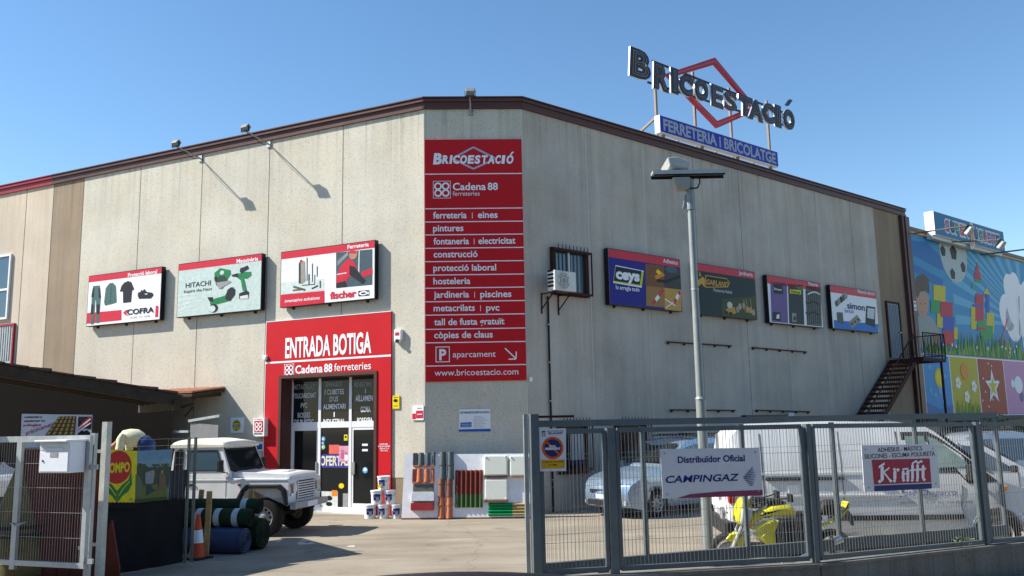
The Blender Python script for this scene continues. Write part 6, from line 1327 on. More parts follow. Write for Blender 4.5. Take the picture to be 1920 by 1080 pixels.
for x in (575, 668):
    for y0, y1, mt in ((112, 275, SLATE), (260, 440, SLATE), (425, 500, UMBER), (485, 650, UMBER), (635, 750, CLAY), (735, 905, CLAY)): barrel(x-(15 if y0 > 400 else 0), y0, y1, 86, mt, 'ridge_tile', .03, 1.2)
wave('corrugated_sheet', 722, 332, 1050, 615, 6, OXBL, .055); wave('corrugated_sheet', 722, 612, 1050, 770, 6, SHG, .055, d0=.034)
boxp('opal_dome', 1068, 160, 1350, 395, TRANS, .032, .15, bev=.03); boxp('opal_dome', 1076, 440, 1350, 690, TRANS, .032, .12, bev=.03); boxp('opal_dome', 1376, 160, 1600, 400, TRANS, .032, .15, bev=.03)
boxp('dome_batten', 1064, 396, 1346, 412, UMBER, .032, .13); boxp('dome_batten', 1064, 690, 1352, 706, UMBER, .032, .13); boxp('dome_batten', 1376, 402, 1600, 414, TAN, .032, .13)
for x, y in ((1090, 178), (1322, 172), (1390, 182), (1330, 668), (1080, 672)): a = bp(*TC(x, y)); m = MB(); m.lathe(BX.pt(a[0], a[1], .15 if y < 300 else .12), BX.n, [(0, .022), (.02, .018), (.025, 0)], WHITE, 10); m.build('fixing_cap', db)
wave('corrugated_sheet', 1120, 716, 1406, 872, 4, PGRN, .05, True); wave('corrugated_sheet', 1404, 716, 1600, 866, 4, PTAN, .05, True, .034)
# paint buckets
def bucket(label):
    o = thing('paint_bucket', label, 'bucket', (0, 0, 0), 'paint buckets stacked beside the entrance'); h_ = .34; r_ = .15
    m = MB(); m.lathe((0, 0, 0), (0, 0, 1), [(0, 0), (0, r_*.88), (h_*.86, r_*.99), (h_*.86, r_*1.05), (h_*.9, r_*1.05), (h_*.9, r_*.98)], WHITE, 28); m.build('tub', o, smooth=40)
    m = MB(); m.lathe((0, 0, h_*.9), (0, 0, 1), [(0, r_*1.08), (.03, r_*1.08), (.034, r_*1.02), (.026, r_*.96), (.026, 0)], WHITE, 28); m.build('lid', o, smooth=40)
    for nm, a0, a1, z0, z1, mt, e in (('label', 235, 305, .1, .25, NAVY, .003), ('emblem', 262, 290, .06, .17, C('label_grey', .35, .38, .48), .005)):
        m = MB(); P = []; N_ = 8
        for z in (z0, z1):
            rr = r_*(.88+.11*z/(h_*.86))+e
            for k in range(N_+1): a = R(a0+(a1-a0)*k/N_); P.append((rr*math.cos(a), rr*math.sin(a), z))
        m.add(P, [(k, k+1, N_+2+k, N_+1+k) for k in range(N_)], mt); m.build(nm, o, smooth=60)
    m = MB(); m.path([(r_*1.04*math.cos(R(a)), r_*1.04*math.sin(R(a)), .27-.09*math.sin(R(a-180))) for a in range(180, 361, 15)], .004, GREY, 5); m.build('handle', o)
    return o
labs = ['paint bucket on the bottom row, left one by the red surround', 'paint bucket on the bottom row, middle one', 'paint bucket on the bottom row, right one next to the display board', 'paint bucket on the second row, left one', 'paint bucket on the second row, right one', 'paint bucket with a yellow mark alone on top of the stack']
bk0 = bucket(labs[0]); c_ = ground(721, 971.5); sp_ = .345
for k, (i, j) in enumerate(((0, 0), (1, 0), (2, 0), (.5, 1), (1.5, 1), (1, 2))):
    o = bk0 if k == 0 else copy_tree(bk0); o['label'] = labs[k]
    p_ = c_+V((-.36, .02, 0))+LW.u*.0+V((.985, -.12, 0))*(i*sp_+.0)+V((0, 0, .343*j)); place(o, p_, R(random.uniform(-14, 14)-5))
    if k == 5: ORG[o] = V((0, 0, 0)); m = MB(); m.box(Ax((0, -.158, .02), (1, 0, 0), (0, 0, 1), (0, -1, 0)), -.09, .0, .04, .12, 0, .003, YEL); m.build('price_tag', o)
# weed by the low wall
m = MB(); wp = atY(1801, 1030, 12.45); rr_ = random.Random(5)
for k in range(26):
    a = rr_.random()*6.28; h_ = rr_.uniform(.1, .5); c0 = V((wp.x+rr_.uniform(-.03, .03), wp.y, .1)); c1_ = c0+V((math.cos(a)*.09, math.sin(a)*.05, h_)); m.tube(c0, c1_, .004, C('weed_stem', .12, .14, .04), 4, .001)
    m.poly(Ax(c1_, (math.cos(a), math.sin(a), .3), (0, 0, 1), (math.sin(a), -math.cos(a), 0)), [(0, -.012), (.06, 0), (0, .012)], C('weed_leaf', .16, .22, .06), 0)
tag(m.build('weed'), 'thin green weed growing against the low wall', 'plant')
# shrubs at the foot of the toy shop
LEAF = [C('leaf_dark', .03, .07, .015, .6), C('leaf_mid', .07, .13, .025, .6), C('leaf_light', .14, .20, .04, .6)]
def shrub(c, r_, h_, label, seed):
    rg = random.Random(seed); o = thing('shrub', label, 'shrub', c, 'shrubs at the foot of the toy shop'); m = MB()
    for k in range(5): a = rg.random()*6.28; m.tube((c[0], c[1], 0), (c[0]+.5*r_*math.cos(a), c[1]+.5*r_*math.sin(a), h_*.7), .03, BROWN, 5, .008)
    m.build('stem', o); m = MB(); cl = [(rg.uniform(-1, 1)*r_*.6, rg.uniform(-1, 1)*r_*.6, rg.uniform(.35, .85)*h_, rg.uniform(.25, .5)*r_) for _ in range(14)]
    for k in range(1500):
        q_ = rg.choice(cl); d_ = V((rg.gauss(0, 1), rg.gauss(0, 1), rg.gauss(0, 1))).normalized()*q_[3]*rg.random()**.4; p_ = V((c[0]+q_[0], c[1]+q_[1], q_[2]))+d_; u_ = V((rg.gauss(0, 1), rg.gauss(0, 1), rg.gauss(0, 1))).normalized(); v_ = u_.orthogonal().normalized()
        s_ = rg.uniform(.05, .1); m.add([p_-u_*s_, p_+v_*s_*.5, p_+u_*s_, p_-v_*s_*.5], [(0, 1, 2, 3)], LEAF[rg.choice((0, 1, 1, 2))])
    m.build('foliage', o)
for k, (u, d_, r_, h_, lab) in enumerate(((23.2, 1.5, 1.0, 2.1, 'green shrub at the toy shop wall nearest the staircase'), (26.3, 1.6, 1.2, 2.25, 'green shrub in the middle of the toy shop wall'), (29.3, 1.4, 1.2, 2.1, 'yellowish green shrub at the right end of the toy shop wall'))): p_ = RW.pt(u, 0, d_); shrub((p_.x, p_.y, 0), r_, h_, lab, 20+k)

# ------------------------------------------------------------------ left side: gate, banner, canopy
GB = 110.5; gpo = atY(158, 1066, 13.2); GF = Fr((gpo.x, gpo.y, 0), GB)
LGALV = mat('weathered_galvanised', (.40, .42, .42), .5, .35, var=.18, scale=7)
gl = thing('mesh_gate', 'galvanised mesh gate with a white letter box at the left edge', 'gate', tuple(GF.pt(-.8, 0)))
gz1 = GF.px(155, 816)[1]; gz0 = GF.px(150, 1066)[1]
um = GF.px(31, 950)[0]; m = MB(); GW = 2.6
m.box(GF, -GW, 0, gz1-.09, gz1, -.04, .02, LGALV); m.box(GF, -GW, 0, gz0, gz0+.075, -.04, .02, LGALV); m.box(GF, -.08, 0, gz0+.075, gz1-.09, -.04, .02, LGALV)
m.build('gate_frame', gl)
m = MB(); m.box(GF, um-.05, um+.05, gz0-.06, gz1-.09, -.035, .022, LGALV); m.build('mullion', gl)
m = MB(); A_, B_ = GF.pt(-GW, 0, -.01), GF.pt(-.08, 0, -.01); m.mesh_panel(A_, B_, gz0+.06, gz1-.05, .052, .37, .003, WIRE); m.build('wire_mesh', gl)
m = MB(); c_ = GF.px(35, 985); m.path([GF.pt(c_[0]-.12, c_[1]+.03, .03), GF.pt(c_[0], c_[1], .06), GF.pt(c_[0]+.12, c_[1]+.04, .04), GF.pt(c_[0]+.16, c_[1]+.05, .01)], .012, GALV); m.build('chain', gl)
for v in (.35, 1.7): m = MB(); m.box(GF, 0, .14, v, v+.07, -.03, .0, LGALV); m.build('hinge', gl)
def post(name, x0, y0, x1, y1, Y, w_, d__, label, mt, zt):
    p = atY(x1, y1, Y); o = tag(None, None, None) if 0 else None; m = MB(); m.bar((p.x, Y, 0), (p.x, Y, zt), d__, w_, mt, V((.94, -.35, 0)))
    for z in (.55, 1.95): m.bar((p.x-.16, Y+.04, z), (p.x+.02, Y+.0, z), .03, .05, mt, V((0, 0, 1)))
    return tag(m.build(name), label, 'post')
post('gate_post', 0, 0, 163.5, 1060, 13.35, .09, .06, 'slim galvanised post right beside the mesh gate', LGALV, 2.23)
post('gate_post', 0, 0, 187.5, 1060, 13.75, .10, .10, 'thick pale galvanised post beside the yellow banner', mat('pale_post', (.50, .50, .46), .55, .25, var=.25, scale=6), 2.4)
# letter box on the gate
lb = thing('letter_box', 'white metal letter box hung on the mesh gate', 'letter box', tuple(GF.pt(-.5, 1.6, .1)))
a = GF.px(76.5, 829, .32); b = GF.px(128, 887, .32); u0, u1, v0, v1 = a[0], b[0], b[1], a[1]
LBW = mat('letter_box_white', (.74, .76, .80), .35, var=.05)
m = MB(); m.box(GF, u0, u1, v0, v1, .03, .32, LBW); m.build('case', lb, bevel=.008)
m = MB(); m.box(GF, u0-.04, u1+.02, v1, v1+.03, .0, .40, LBW); m.build('lid', lb, bevel=.008)
m = MB(); m.box(GF, u0+.01, u1-.01, v0+.02, v1-.14, .32, .333, LBW); dr_ = m.build('door', lb, bevel=.004)
m = MB(); m.box(GF, (u0+u1)/2-.07, (u0+u1)/2+.08, v1-.22, v1-.15, .333, .338, GREY); m.build('name_plate', dr_)
m = MB(); m.disc(GF, u0+.08, (v0+v1)/2-.05, .014, INK, .333, .012, 10); m.build('lock', dr_)
m = MB(); m.box(GF, u0+.01, u1-.01, v1-.115, v1-.02, .32, .334, LGREY); m.box(GF, u0+.1, u1-.1, v1-.11, v1-.095, .334, .35, LBW); m.build('flap', lb)
# things stored behind the gate
ob = thing('oxblood_sheets', 'stack of oxblood red sheets leaning behind the mesh gate', 'sheets', (-6.9, 14.1, 0))
TD = lambda x, y: (x/3.373, 760+y/3.373)
SHT = mat('oxblood_panel', (.085, .012, .010), .55, var=.25, scale=4)
G2 = Fr((gpo.x-.2, 14.1, 0), 104)
m = MB(); m.poly(G2, [G2.px(*TD(148, 280)), G2.px(*TD(610, 270)), G2.px(*TD(640, 1030)), (G2.px(*TD(640, 1030))[0], .02), (G2.px(*TD(262, 1000))[0], .02), G2.px(*TD(262, 1000))], SHT, 0, .05); m.build('front_sheet', ob)
m = MB(); a = G2.px(*TD(148, 268)); b = G2.px(*TD(262, 292)); m.poly(G2, [(a[0], b[1]), (b[0], b[1]), (b[0], a[1]), (a[0], a[1])], TAN, -.06, .05); m.poly(G2, [G2.px(*TD(160, 300), -.1), G2.px(*TD(590, 295), -.1), (G2.px(*TD(590, 295), -.1)[0], .02), (G2.px(*TD(262, 1000), -.1)[0], .02)], SHT, -.1, .04); m.build('rear_sheet', ob)
m = MB()
for k in range(5): x = .0+.0; a = G2.px(*TD(225+k*85, 600))[0]; m.box(G2, a-.012, a+.012, .05, 1.5, .05, .056, SHT)
m.build('rib', ob)
m = MB(); G3 = Fr((-6.3, 14.05, 0), 100); m.poly(G3, [G3.px(207, 985), G3.px(212, 975), G3.px(226, 1065), (G3.px(226, 1065)[0], .0), (G3.px(196, 1070)[0], .0)], C('orange_sheet', .13, .02, .01), 0, .04); tag(m.build('orange_panel'), 'orange red panel edge behind the black netting', 'panel')
pc = thing('wrapped_parasol', 'olive tan canvas bundle tapering upwards behind the mesh gate', 'bundle', (-7.55, 14.5, 0))
CANV = mat('canvas_tan', (.14, .115, .05), .85, var=.3, scale=5, bump=.3); c_ = atY(35, 1050, 14.5)
m = MB(); prof = [(0, .02), (.03, .58), (.45, .52), (.9, .40), (1.3, .26), (1.7, .13), (1.98, .05), (2.0, 0)]
secs = []
for h_, r_ in prof: secs.append([V((c_.x+(r_*(1+.09*math.sin(7*a_+h_*2)))*math.cos(a_), 14.5+.55*r_*(1+.09*math.sin(7*a_+h_))*math.sin(a_), h_)) for a_ in [2*math.pi*k/40 for k in range(40)]])
m.loft(secs, CANV); m.build('canvas', pc, smooth=60)
for z, r_ in ((.66, .485), (.78, .45), (1.9, .075)): m = MB(); m.lathe((c_.x, 14.5, z), (0, 0, 1), [(-.03, r_*.98+.03), (.03, r_*.94+.03)], BLACK, 30); m.build('strap', pc)
# roof tile advertising board behind the gate
ab = thing('roofing_board', 'white roofing board with a picture of tiles standing above the mesh gate', 'sign', (-7.4, 14.6, 1.6))
G4 = Fr((atY(110, 830, 14.7).x, 14.7, 0), 97)
def g4(x, y, d=.0): return G4.px(x, y, d)
TE = lambda x, y: (x/4.571, 680+y/4.571)
c4_ = [g4(*TE(180, 432)), g4(*TE(800, 442)), g4(*TE(780, 800)), g4(*TE(165, 800))]
m = MB(); m.poly(G4, c4_, mat('board_grey_white', (.62, .63, .66), .45), -.03, .03); m.build('panel', ab)
m = MB()
for p, q in zip(c4_, c4_[1:]+c4_[:1]): m.bar(G4.pt(*p, -.01), G4.pt(*q, -.01), .03, .02, BLACK)
m.build('frame', ab)
m = MB(); d = .004; MAG = C('print_magenta', .45, .02, .16)
pxt(m, G4, 'cubiertas y', *TE(208, 472), *TE(362, 474), 3.6, INK, d, bold=.03); pxt(m, G4, 'canalones en', *TE(205, 506), *TE(383, 506), 3.6, INK, d, bold=.03); pxt(m, G4, 'polimglass', *TE(200, 542), *TE(350, 545), 4, MAG, d, bold=.03)
a = G4.px(*TE(222, 622), d); m.text(G4, 'prácticamente', a[0], a[1], .07, MAG, d, shear=.15, rot=.3, bold=.01)
GOLD = mat('tile_gold', (.36, .20, .03), .4, var=.2)
ppoly(m, G4, [TE(505, 460), TE(655, 458), TE(640, 625), TE(385, 625)], C('tile_dark_gold', .10, .055, .012), d)
for r_ in range(5):
    for k in range(5):
        f0, f1 = r_/5, (r_+.72)/5; xl = lambda f: 505-120*f; xr = lambda f: 655-15*f; X_ = lambda f, t: xl(f)+(xr(f)-xl(f))*t
        ppoly(m, G4, [TE(X_(f0, k/5+.02), 460+165*f0), TE(X_(f0, k/5+.15), 460+165*f0), TE(X_(f1, k/5+.15), 460+165*f1), TE(X_(f1, k/5+.02), 460+165*f1)], GOLD, d+.003)
        ppoly(m, G4, [TE(X_(f0, k/5+.05), 460+165*f0), TE(X_(f0, k/5+.09), 460+165*f0), TE(X_(f1, k/5+.09), 460+165*f1), TE(X_(f1, k/5+.05), 460+165*f1)], C('tile_glint', .60, .48, .25), d+.005)
ppoly(m, G4, [TE(670, 462), TE(788, 462), TE(780, 570), TE(668, 560)], INK, d)
for k in range(4): ppoly(m, G4, [TE(672, 545-k*8+k*20), TE(770-k*0, 462+k*18), TE(785, 462+k*18), TE(672, 560+k*12)], (BAND, LETTER)[k % 2], d+.003+.0005*k)
ppoly(m, G4, [TE(665, 610), TE(700, 580), TE(720, 590), TE(745, 578), TE(780, 610), TE(775, 622), TE(665, 622)], INK, d+.006)
pxt(m, G4, 'P', *TE(752, 660), *TE(768, 660), 5, INK, d, bold=.03)
m.build('print', ab)
m = MB(); [m.bar(G4.pt(u, 0, -.05), G4.pt(u, 2.2, -.05), .05, .05, BEAM, G4.u) for u in (c4_[0][0]+.1, c4_[1][0]-.1)]; m.build('support_post', ab)
# banner on mesh panels between the thick post and two thin posts
A_, B_ = ground(214, 1080), ground(353, 1055); FB = Fr((A_.x, A_.y, 0), u=(B_-A_)); L_ = (B_-A_).length
bs_ = thing('banner_fence', 'mesh panel hung with a yellow COMPO banner and black netting', 'fence', tuple(A_.lerp(B_, .5)))
NET = mat('black_netting', (.010, .010, .011), .9, var=.4, scale=6, bump=.6); NETL = mat('grey_netting', (.05, .05, .055), .9, var=.6, scale=40)
TF = lambda x, y: (180+x/3.7227, 790+y/3.7227)
u_l = FB.px(*TF(60, 400))[0]; u_b = FB.px(*TF(280, 300))[0]; u_r = FB.px(*TF(635, 300))[0]; vt_ = FB.px(*TF(280, 200))[1]; vm_ = FB.px(*TF(270, 570))[1]
def cloth(m, u0, u1, v0, v1, mt, d, amp=.02, nu=26, nv=14, seed=1, edge=0.):
    rg = random.Random(seed); ph = [rg.uniform(0, 6.28) for _ in range(6)]; P = []
    for j in range(nv+1):
        for i in range(nu+1):
            s_, t_ = i/nu, j/nv; w_ = amp*(math.sin(9*s_+2*t_+ph[0])*.6+math.sin(23*s_-3*t_+ph[1])*.3+math.sin(5*t_+13*s_+ph[2])*.4)*(1.2-t_)
            vv = v0+(v1-v0)*t_; vv += edge*math.sin(s_*40+ph[3])*(j == 0)
            P.append(FB.pt(u0+(u1-u0)*s_, vv, d+w_))
    n = nu+1; m.add(P, [(j*n+i, j*n+i+1, (j+1)*n+i+1, (j+1)*n+i) for j in range(nv) for i in range(nu)], mt)
m = MB(); cloth(m, u_l-.1, u_r, .02, vm_+.02, NET, -.015, .035, 40, 14, 3); m.build('black_netting', bs_, smooth=60)
m = MB(); cloth(m, FB.px(*TF(510, 300))[0], u_r+.02, vm_-.02, FB.px(*TF(510, 345))[1], NETL, -.02, .02, 14, 8, 4, .01); m.build('grey_netting', bs_, smooth=60)
m = MB(); m.poly(FB, [FB.px(*TF(40, 195)), FB.px(*TF(283, 207)), FB.px(*TF(272, 570)), FB.px(*TF(55, 575))], C('banner_yellow', .62, .52, .01), .012, .006); bn = m.build('yellow_banner', bs_)
m = MB(); a = FB.px(*TF(148, 320)); r_ = FB.px(*TF(243, 320))[0]-a[0]; ry_ = FB.px(*TF(148, 205))[1]-a[1]
m.disc(FB, a[0], a[1], r_, C('banner_red', .42, .015, .015), .021, n=40, ry=ry_)
pxt(m, FB, 'COMPO', *TF(56, 355), *TF(234, 355), 17, C('banner_yellow', 0, 0, 0), .025, bold=.04)
for s_ in (-1, 1):
    X_ = lambda x: 148+s_*(x-148)
    ppoly(m, FB, [TF(X_(155), 560), TF(X_(155), 480), TF(X_(180), 445), TF(X_(225), 410), TF(X_(248), 345), TF(X_(252), 440), TF(X_(225), 490), TF(X_(185), 520)], C('banner_green', .012, .17, .03), .022)
    pline(m, FB, [TF(X_(158), 520), TF(X_(190), 470), TF(X_(235), 420)], .012, C('banner_yellow', 0, 0, 0), .0245)
ppoly(m, FB, [TF(143, 480), TF(153, 480), TF(152, 565), TF(144, 565)], C('banner_green', 0, 0, 0), .023); pdisc(m, FB, *TF(243, 545), 3.5, C('banner_olive', .35, .32, .02), .022)
m.build('print', bn)
m = MB(); c_ = [FB.px(*TF(283, 207)), FB.px(*TF(528, 195)), FB.px(*TF(500, 545)), FB.px(*TF(272, 570))]; m.poly(FB, c_, C('photo_sky', .16, .26, .33), .006, .006); pb_ = m.build('picture_banner', bs_)
m = MB(); d = .016; rg = random.Random(9)
for pts, mt in (([(283, 207), (528, 195), (520, 260), (281, 280)], C('photo_sky_top', .12, .23, .33)), ([(278, 330), (300, 290), (330, 300), (380, 325), (420, 315), (440, 330), (480, 300), (522, 320), (505, 470), (276, 470)], C('photo_tree', .04, .06, .035)), ([(276, 470), (340, 445), (430, 440), (500, 455), (500, 545), (272, 570)], C('photo_grass', .10, .13, .025)), ([(277, 370), (310, 390), (330, 450), (300, 520), (273, 545)], C('photo_bush', .10, .12, .07)), ([(345, 360), (390, 340), (410, 360), (400, 430), (370, 440), (345, 435)], C('photo_shirt', .22, .24, .25)), ([(352, 440), (385, 435), (395, 470), (420, 480), (350, 520)], C('photo_trouser', .03, .04, .06)), ([(440, 370), (465, 350), (487, 390), (485, 460), (475, 485), (465, 460), (445, 490), (435, 480)], C('photo_brown', .14, .09, .06)), ([(272, 545), (500, 525), (500, 545), (272, 570)], C('photo_dark', .03, .05, .015))):
    ppoly(m, FB, [TF(*p) for p in pts], mt, d); d += .0015
for k in range(70): x, y = rg.uniform(282, 515), rg.uniform(300, 350); pdisc(m, FB, *TF(x, y), rg.uniform(1, 2.5), C('photo_tree2', .07, .10, .05) if k % 2 else C('photo_tree', 0, 0, 0), .0165+k*.00002, n=7)
pdisc(m, FB, *TF(398, 350), 2.6, SKIN, .03); pdisc(m, FB, *TF(462, 352), 2.4, SKIN, .03)
m.build('print', pb_)
m = MB()
for k in range(8): a = FB.px(*TF(80+k*27, 588)); m.disc(FB, a[0], a[1], .055, NET, .022+.0005*k, n=12)
m.build('scalloped_edge', bs_)
for x, yt in ((349, 820), (361.5, 820)):
    u = FB.px(x, 1000)[0]; v = FB.px(x-1 if x < 355 else x, yt)[1]; m = MB(); m.bar(FB.pt(u, 0, -.01), FB.pt(u, v, -.01), .04, .04, mat('dark_steel', (.09, .10, .10), .5, .4), FB.u); m.build('thin_post', bs_)
m = MB(); u0, u1 = FB.px(*TF(500, 300))[0], FB.px(361, 1000)[0]
for k in range(8): u = u0+(u1-u0)*k/7; m.tube(FB.pt(u, vm_, -.005), FB.pt(u, FB.px(361, 822)[1], -.005), .0025, WIRE, 4)
for k in range(9): v = vm_+.1+(k+.3)*.11; m.tube(FB.pt(0, v, -.03), FB.pt(u1, v, -.03), .0028, WIRE, 4)
m.build('wire_mesh', bs_)
# traffic cone
cb = ground(369, 1048); tc_ = thing('traffic_cone', 'orange traffic cone with a white band beside the banner fence', 'cone', tuple(cb))
ORC = mat('cone_orange', (.60, .09, .03), .55, var=.15)
m = MB(); m.lathe(cb+V((0, 0, .03)), (0, 0, 1), [(0, .14), (.25, .108), (.25, .106)], ORC, 24); m.lathe(cb+V((0, 0, .28)), (0, 0, 1), [(0, .107), (.22, .078)], LETTER, 24); m.lathe(cb+V((0, 0, .50)), (0, 0, 1), [(0, .078), (.27, .035), (.275, 0)], ORC, 24); m.build('cone_body', tc_, smooth=45)
m = MB(); m.box(Ax(cb, (.9, -.4, 0), (0, 0, 1), (-.4, -.9, 0)), -.2, .2, 0, .035, -.2, .2, RUBBER); m.build('base', tc_, bevel=.01)
# rolls of turf and netting
TURF = mat('artificial_turf', (.012, .032, .012), .95, var=.5, scale=60, bump=.6); TURFE = mat('turf_backing', (.02, .022, .016), .9, var=.4, scale=30); BLUR = mat('blue_film', (.035, .05, .105), .35, var=.25, scale=8, bump=.2)
def roll(name, label, cat, ctr, r_, L_, mt, et, grp=None, bands=()):
    ax = V((.977, -.21, 0)); c_ = V(ctr); o = thing(name, label, cat, (c_.x, c_.y, 0), grp); m = MB(); N_ = 40; rg = random.Random(int(r_*1000))
    secs = []
    for k in range(13):
        t = -L_*(1-k/12); ex = [1+.02*math.sin(3*a+k)+rg.uniform(-.012, .012) for a in range(N_)]
        a0 = ax.orthogonal().normalized(); b0_ = ax.cross(a0); secs.append([c_+ax*t+(a0*math.cos(2*math.pi*i/N_)+b0_*math.sin(2*math.pi*i/N_))*r_*ex[i]*(1 if 0 < k < 12 else .96) for i in range(N_)])
    m.loft(secs, mt); m.build('roll_body', o, smooth=60)
    m = MB(); a0 = ax.orthogonal().normalized(); b0_ = ax.cross(a0)
    for q_ in range(4): m.lathe(c_+ax*(.004+.003*q_), ax, [(0, r_*(.92-q_*.22)), (.012, r_*(.85-q_*.22)), (0, r_*(.78-q_*.22))], et, 30)
    m.build('coiled_end', o)
    for t in bands: m = MB(); m.lathe(c_-ax*t, ax, [(-.06, r_*1.035), (.06, r_*1.035)], C('paper_label', .42, .45, .50), 36); m.build('paper_band', o)
    return o
grp = 'rolls of artificial turf'
roll('blue_roll', 'roll wrapped in blue film lying in front of the turf rolls', 'roll', (-4.97, 16.5, .225), .235, 1.7, BLUR, BLUR)
roll('turf_roll', 'thickest dark green turf roll lying on the ground behind the blue roll', 'roll', (-4.80, 17.05, .29), .29, 2.0, TURF, TURFE, grp)
roll('turf_roll', 'dark green turf roll with three white paper bands, on top of the blue roll', 'roll', (-4.93, 16.66, .62), .165, 1.9, TURF, TURFE, grp, (.25, .62, 1.0))
roll('turf_roll', 'thin dark green turf roll with one white paper band, topmost of the pile', 'roll', (-4.86, 17.0, .80), .14, 1.9, TURF, TURFE, grp, (.28,))
for (x0, y0, x1, y1, Y, lab) in ((393, 921, 386, 1042, 16.05, 'upright raw timber stake in front of the rolls, nearest the cone'), (378.5, 918, 366, 1035, 17.45, 'raw timber stake leaning behind the rolls, left one'), (471.5, 917, 466, 1035, 17.6, 'raw timber stake standing behind the rolls before the front wheel')):
    a = atY(x0, y0, Y); b = atY(x1, y1, Y); dz = b.z; b = a+(b-a)*(a.z/(a.z-b.z)); m = MB(); m.bar(b, a, .05, .09, WOOD, V((1, 0, 0))); tag(m.build('timber_stake'), lab, 'stake', 'raw timber stakes')

# timber canopy with a tiled edge
C1, C2 = V((-6.2, 16.15, 2.86)), V((-8.45, 14.62, 3.33)); rk = (C2-C1); rk_h = V((rk.x, rk.y, 0)).normalized(); C0 = C1+rk*2.3
ev = V((-rk_h.y, rk_h.x, 0)); ev = ev if ev.y > 0 else -ev
cn = thing('timber_canopy', 'dark timber canopy with a brown tiled roof sloping down to the right', 'canopy', (C1.x, C1.y, 0))
TILE = mat('old_brown_tile', (.13, .075, .055), .8, var=.35, scale=8, bump=.3); DEEP = 3.0
nrm = rk.cross(ev).normalized(); nrm = nrm if nrm.z > 0 else -nrm
m = MB(); P = [C1, C0, C0+ev*DEEP, C1+ev*DEEP]; m.add([p+nrm*.02 for p in P]+[p+nrm*.07 for p in P], [(3, 2, 1, 0), (4, 5, 6, 7), (0, 1, 5, 4), (1, 2, 6, 5), (2, 3, 7, 6), (3, 0, 4, 7)], TILE)
nt = 18
for k in range(nt):
    a = C1.lerp(C0, k/nt); b = C1.lerp(C0, (k+1.12)/nt); h0, h1 = .07+.045*(.6+.4*math.sin(k*2.3)), .075
    for e in range(12): s0, s1 = ev*(DEEP*e/12-.06*(e == 0)), ev*(DEEP*(e+.86)/12); m.add([a+s0+nrm*h0, b+s0+nrm*h1, b+s1+nrm*h1, a+s1+nrm*h0, a+s0+nrm*.05, a+s1+nrm*.05, b+s0+nrm*.05], [(0, 1, 2, 3), (0, 3, 5, 4), (0, 4, 6, 1)], TILE)
m.build('tiled_roof', cn)
m = MB(); m.bar(C1-nrm*.06-rk.normalized()*.1, C0-nrm*.06, .08, .20, BEAM, nrm); m.build('rake_beam', cn)
m = MB(); m.bar(C1+V((0, 0, -.14))-ev*.1, C1+ev*DEEP+V((0, 0, -.14)), .12, .18, BEAM, V((0, 0, 1))); m.build('eave_beam', cn)
for k in range(1, 6): a = C1+ev*(DEEP*k/6); m = MB(); m.bar(a-nrm*.04, a+(C0-C1)-nrm*.04, .08, .13, BEAM, nrm); m.build('rafter', cn)
for k in (0, .5, 1): m = MB(); a = C1+ev*(DEEP*k*.97+.08)+rk_h*.12; m.bar((a.x, a.y, 0), (a.x, a.y, 2.7), .15, .15, BEAM); m.build('post', cn)
m = MB(); a = C1+rk_h*.12+ev*.02-V((0, 0, .1)); a = V((C1.x+.05, C1.y+.35, 0)); m.bar((a.x, a.y, 0), (a.x, a.y, 2.62), .06, .06, GALV); m.bar((a.x-.12, a.y, 2.66), (a.x+.16, a.y, 2.74), .06, .05, BEAM); m.bar((a.x, a.y, 2.5), (a.x+.14, a.y, 2.68), .04, .04, BEAM); m.build('steel_post', cn)
m = MB(); q_ = C1+ev*DEEP; wl_ = [LW.pt(LW.px(322, 800, 1.32)[0], 0, 1.32), LW.pt(LW.px(-90, 800, 1.32)[0], 0, 1.32)]; hz_ = (LW.px(322, 752, 1.32)[1], LW.px(-90, 695, 1.32)[1]); m.add([V((p.x, p.y, 0)) for p in wl_]+[V((p.x, p.y, z_)) for p, z_ in zip(wl_[::-1], hz_[::-1])], [(0, 1, 2, 3)], mat('canopy_shade_black', (.006, .005, .004), .95, var=.4, spec=.05)); m.build('shade_sheet', cn)  # near-black sheet standing in for the deep shade under the canopy
# tiled lean-to on the wall
lt = thing('tiled_porch', 'small terracotta tiled porch roof fixed on the sunny wall behind the canopy', 'porch roof', tuple(LW.pt(-8.3, 3.5, 0)))
a = LW.px(386, 737, .75); pu1, pv = a[0], a[1]; pu0 = pu1-9  # left part lengthened behind the canopy to keep the wall below in shade
m = MB(); s0, s1 = LW.pt(pu0, pv+.28, .0), LW.pt(pu1, pv+.28, .0)
TERR = mat('terracotta', (.34, .15, .09), .8, var=.3, scale=9)
N_ = 36
for k in range(N_):
    u = pu0+(pu1-pu0)*(k+.5)/N_; r_ = (pu1-pu0)/N_*.5; secs = []
    for v, d_ in ((pv+.16, .0), (pv, 1.25)): secs.append([LW.pt(u+r_*math.cos(math.pi*j/8), v+r_*.5*math.sin(math.pi*j/8), d_) for j in range(9)])
    m.loft(secs, TERR)
m.build('roof_tiles', lt, smooth=50)
m = MB(); m.poly(Ax(LW.pt(0, pv+.14, .0), LW.u, (LW.n-LW.up*.125), LW.up), [(pu0, 0), (pu1-.02, 0), (pu1-.02, 1.25), (pu0, 1.25)], BEAM, -.09, .08); m.build('roof_deck', lt)
for k in range(5): u = pu0+.3+(pu1-pu0-.5)*k/4; m = MB(); m.bar(LW.pt(u, pv, 0), LW.pt(u, pv-.12, 1.2), .08, .12, BEAM, LW.up); m.build('rafter', lt)
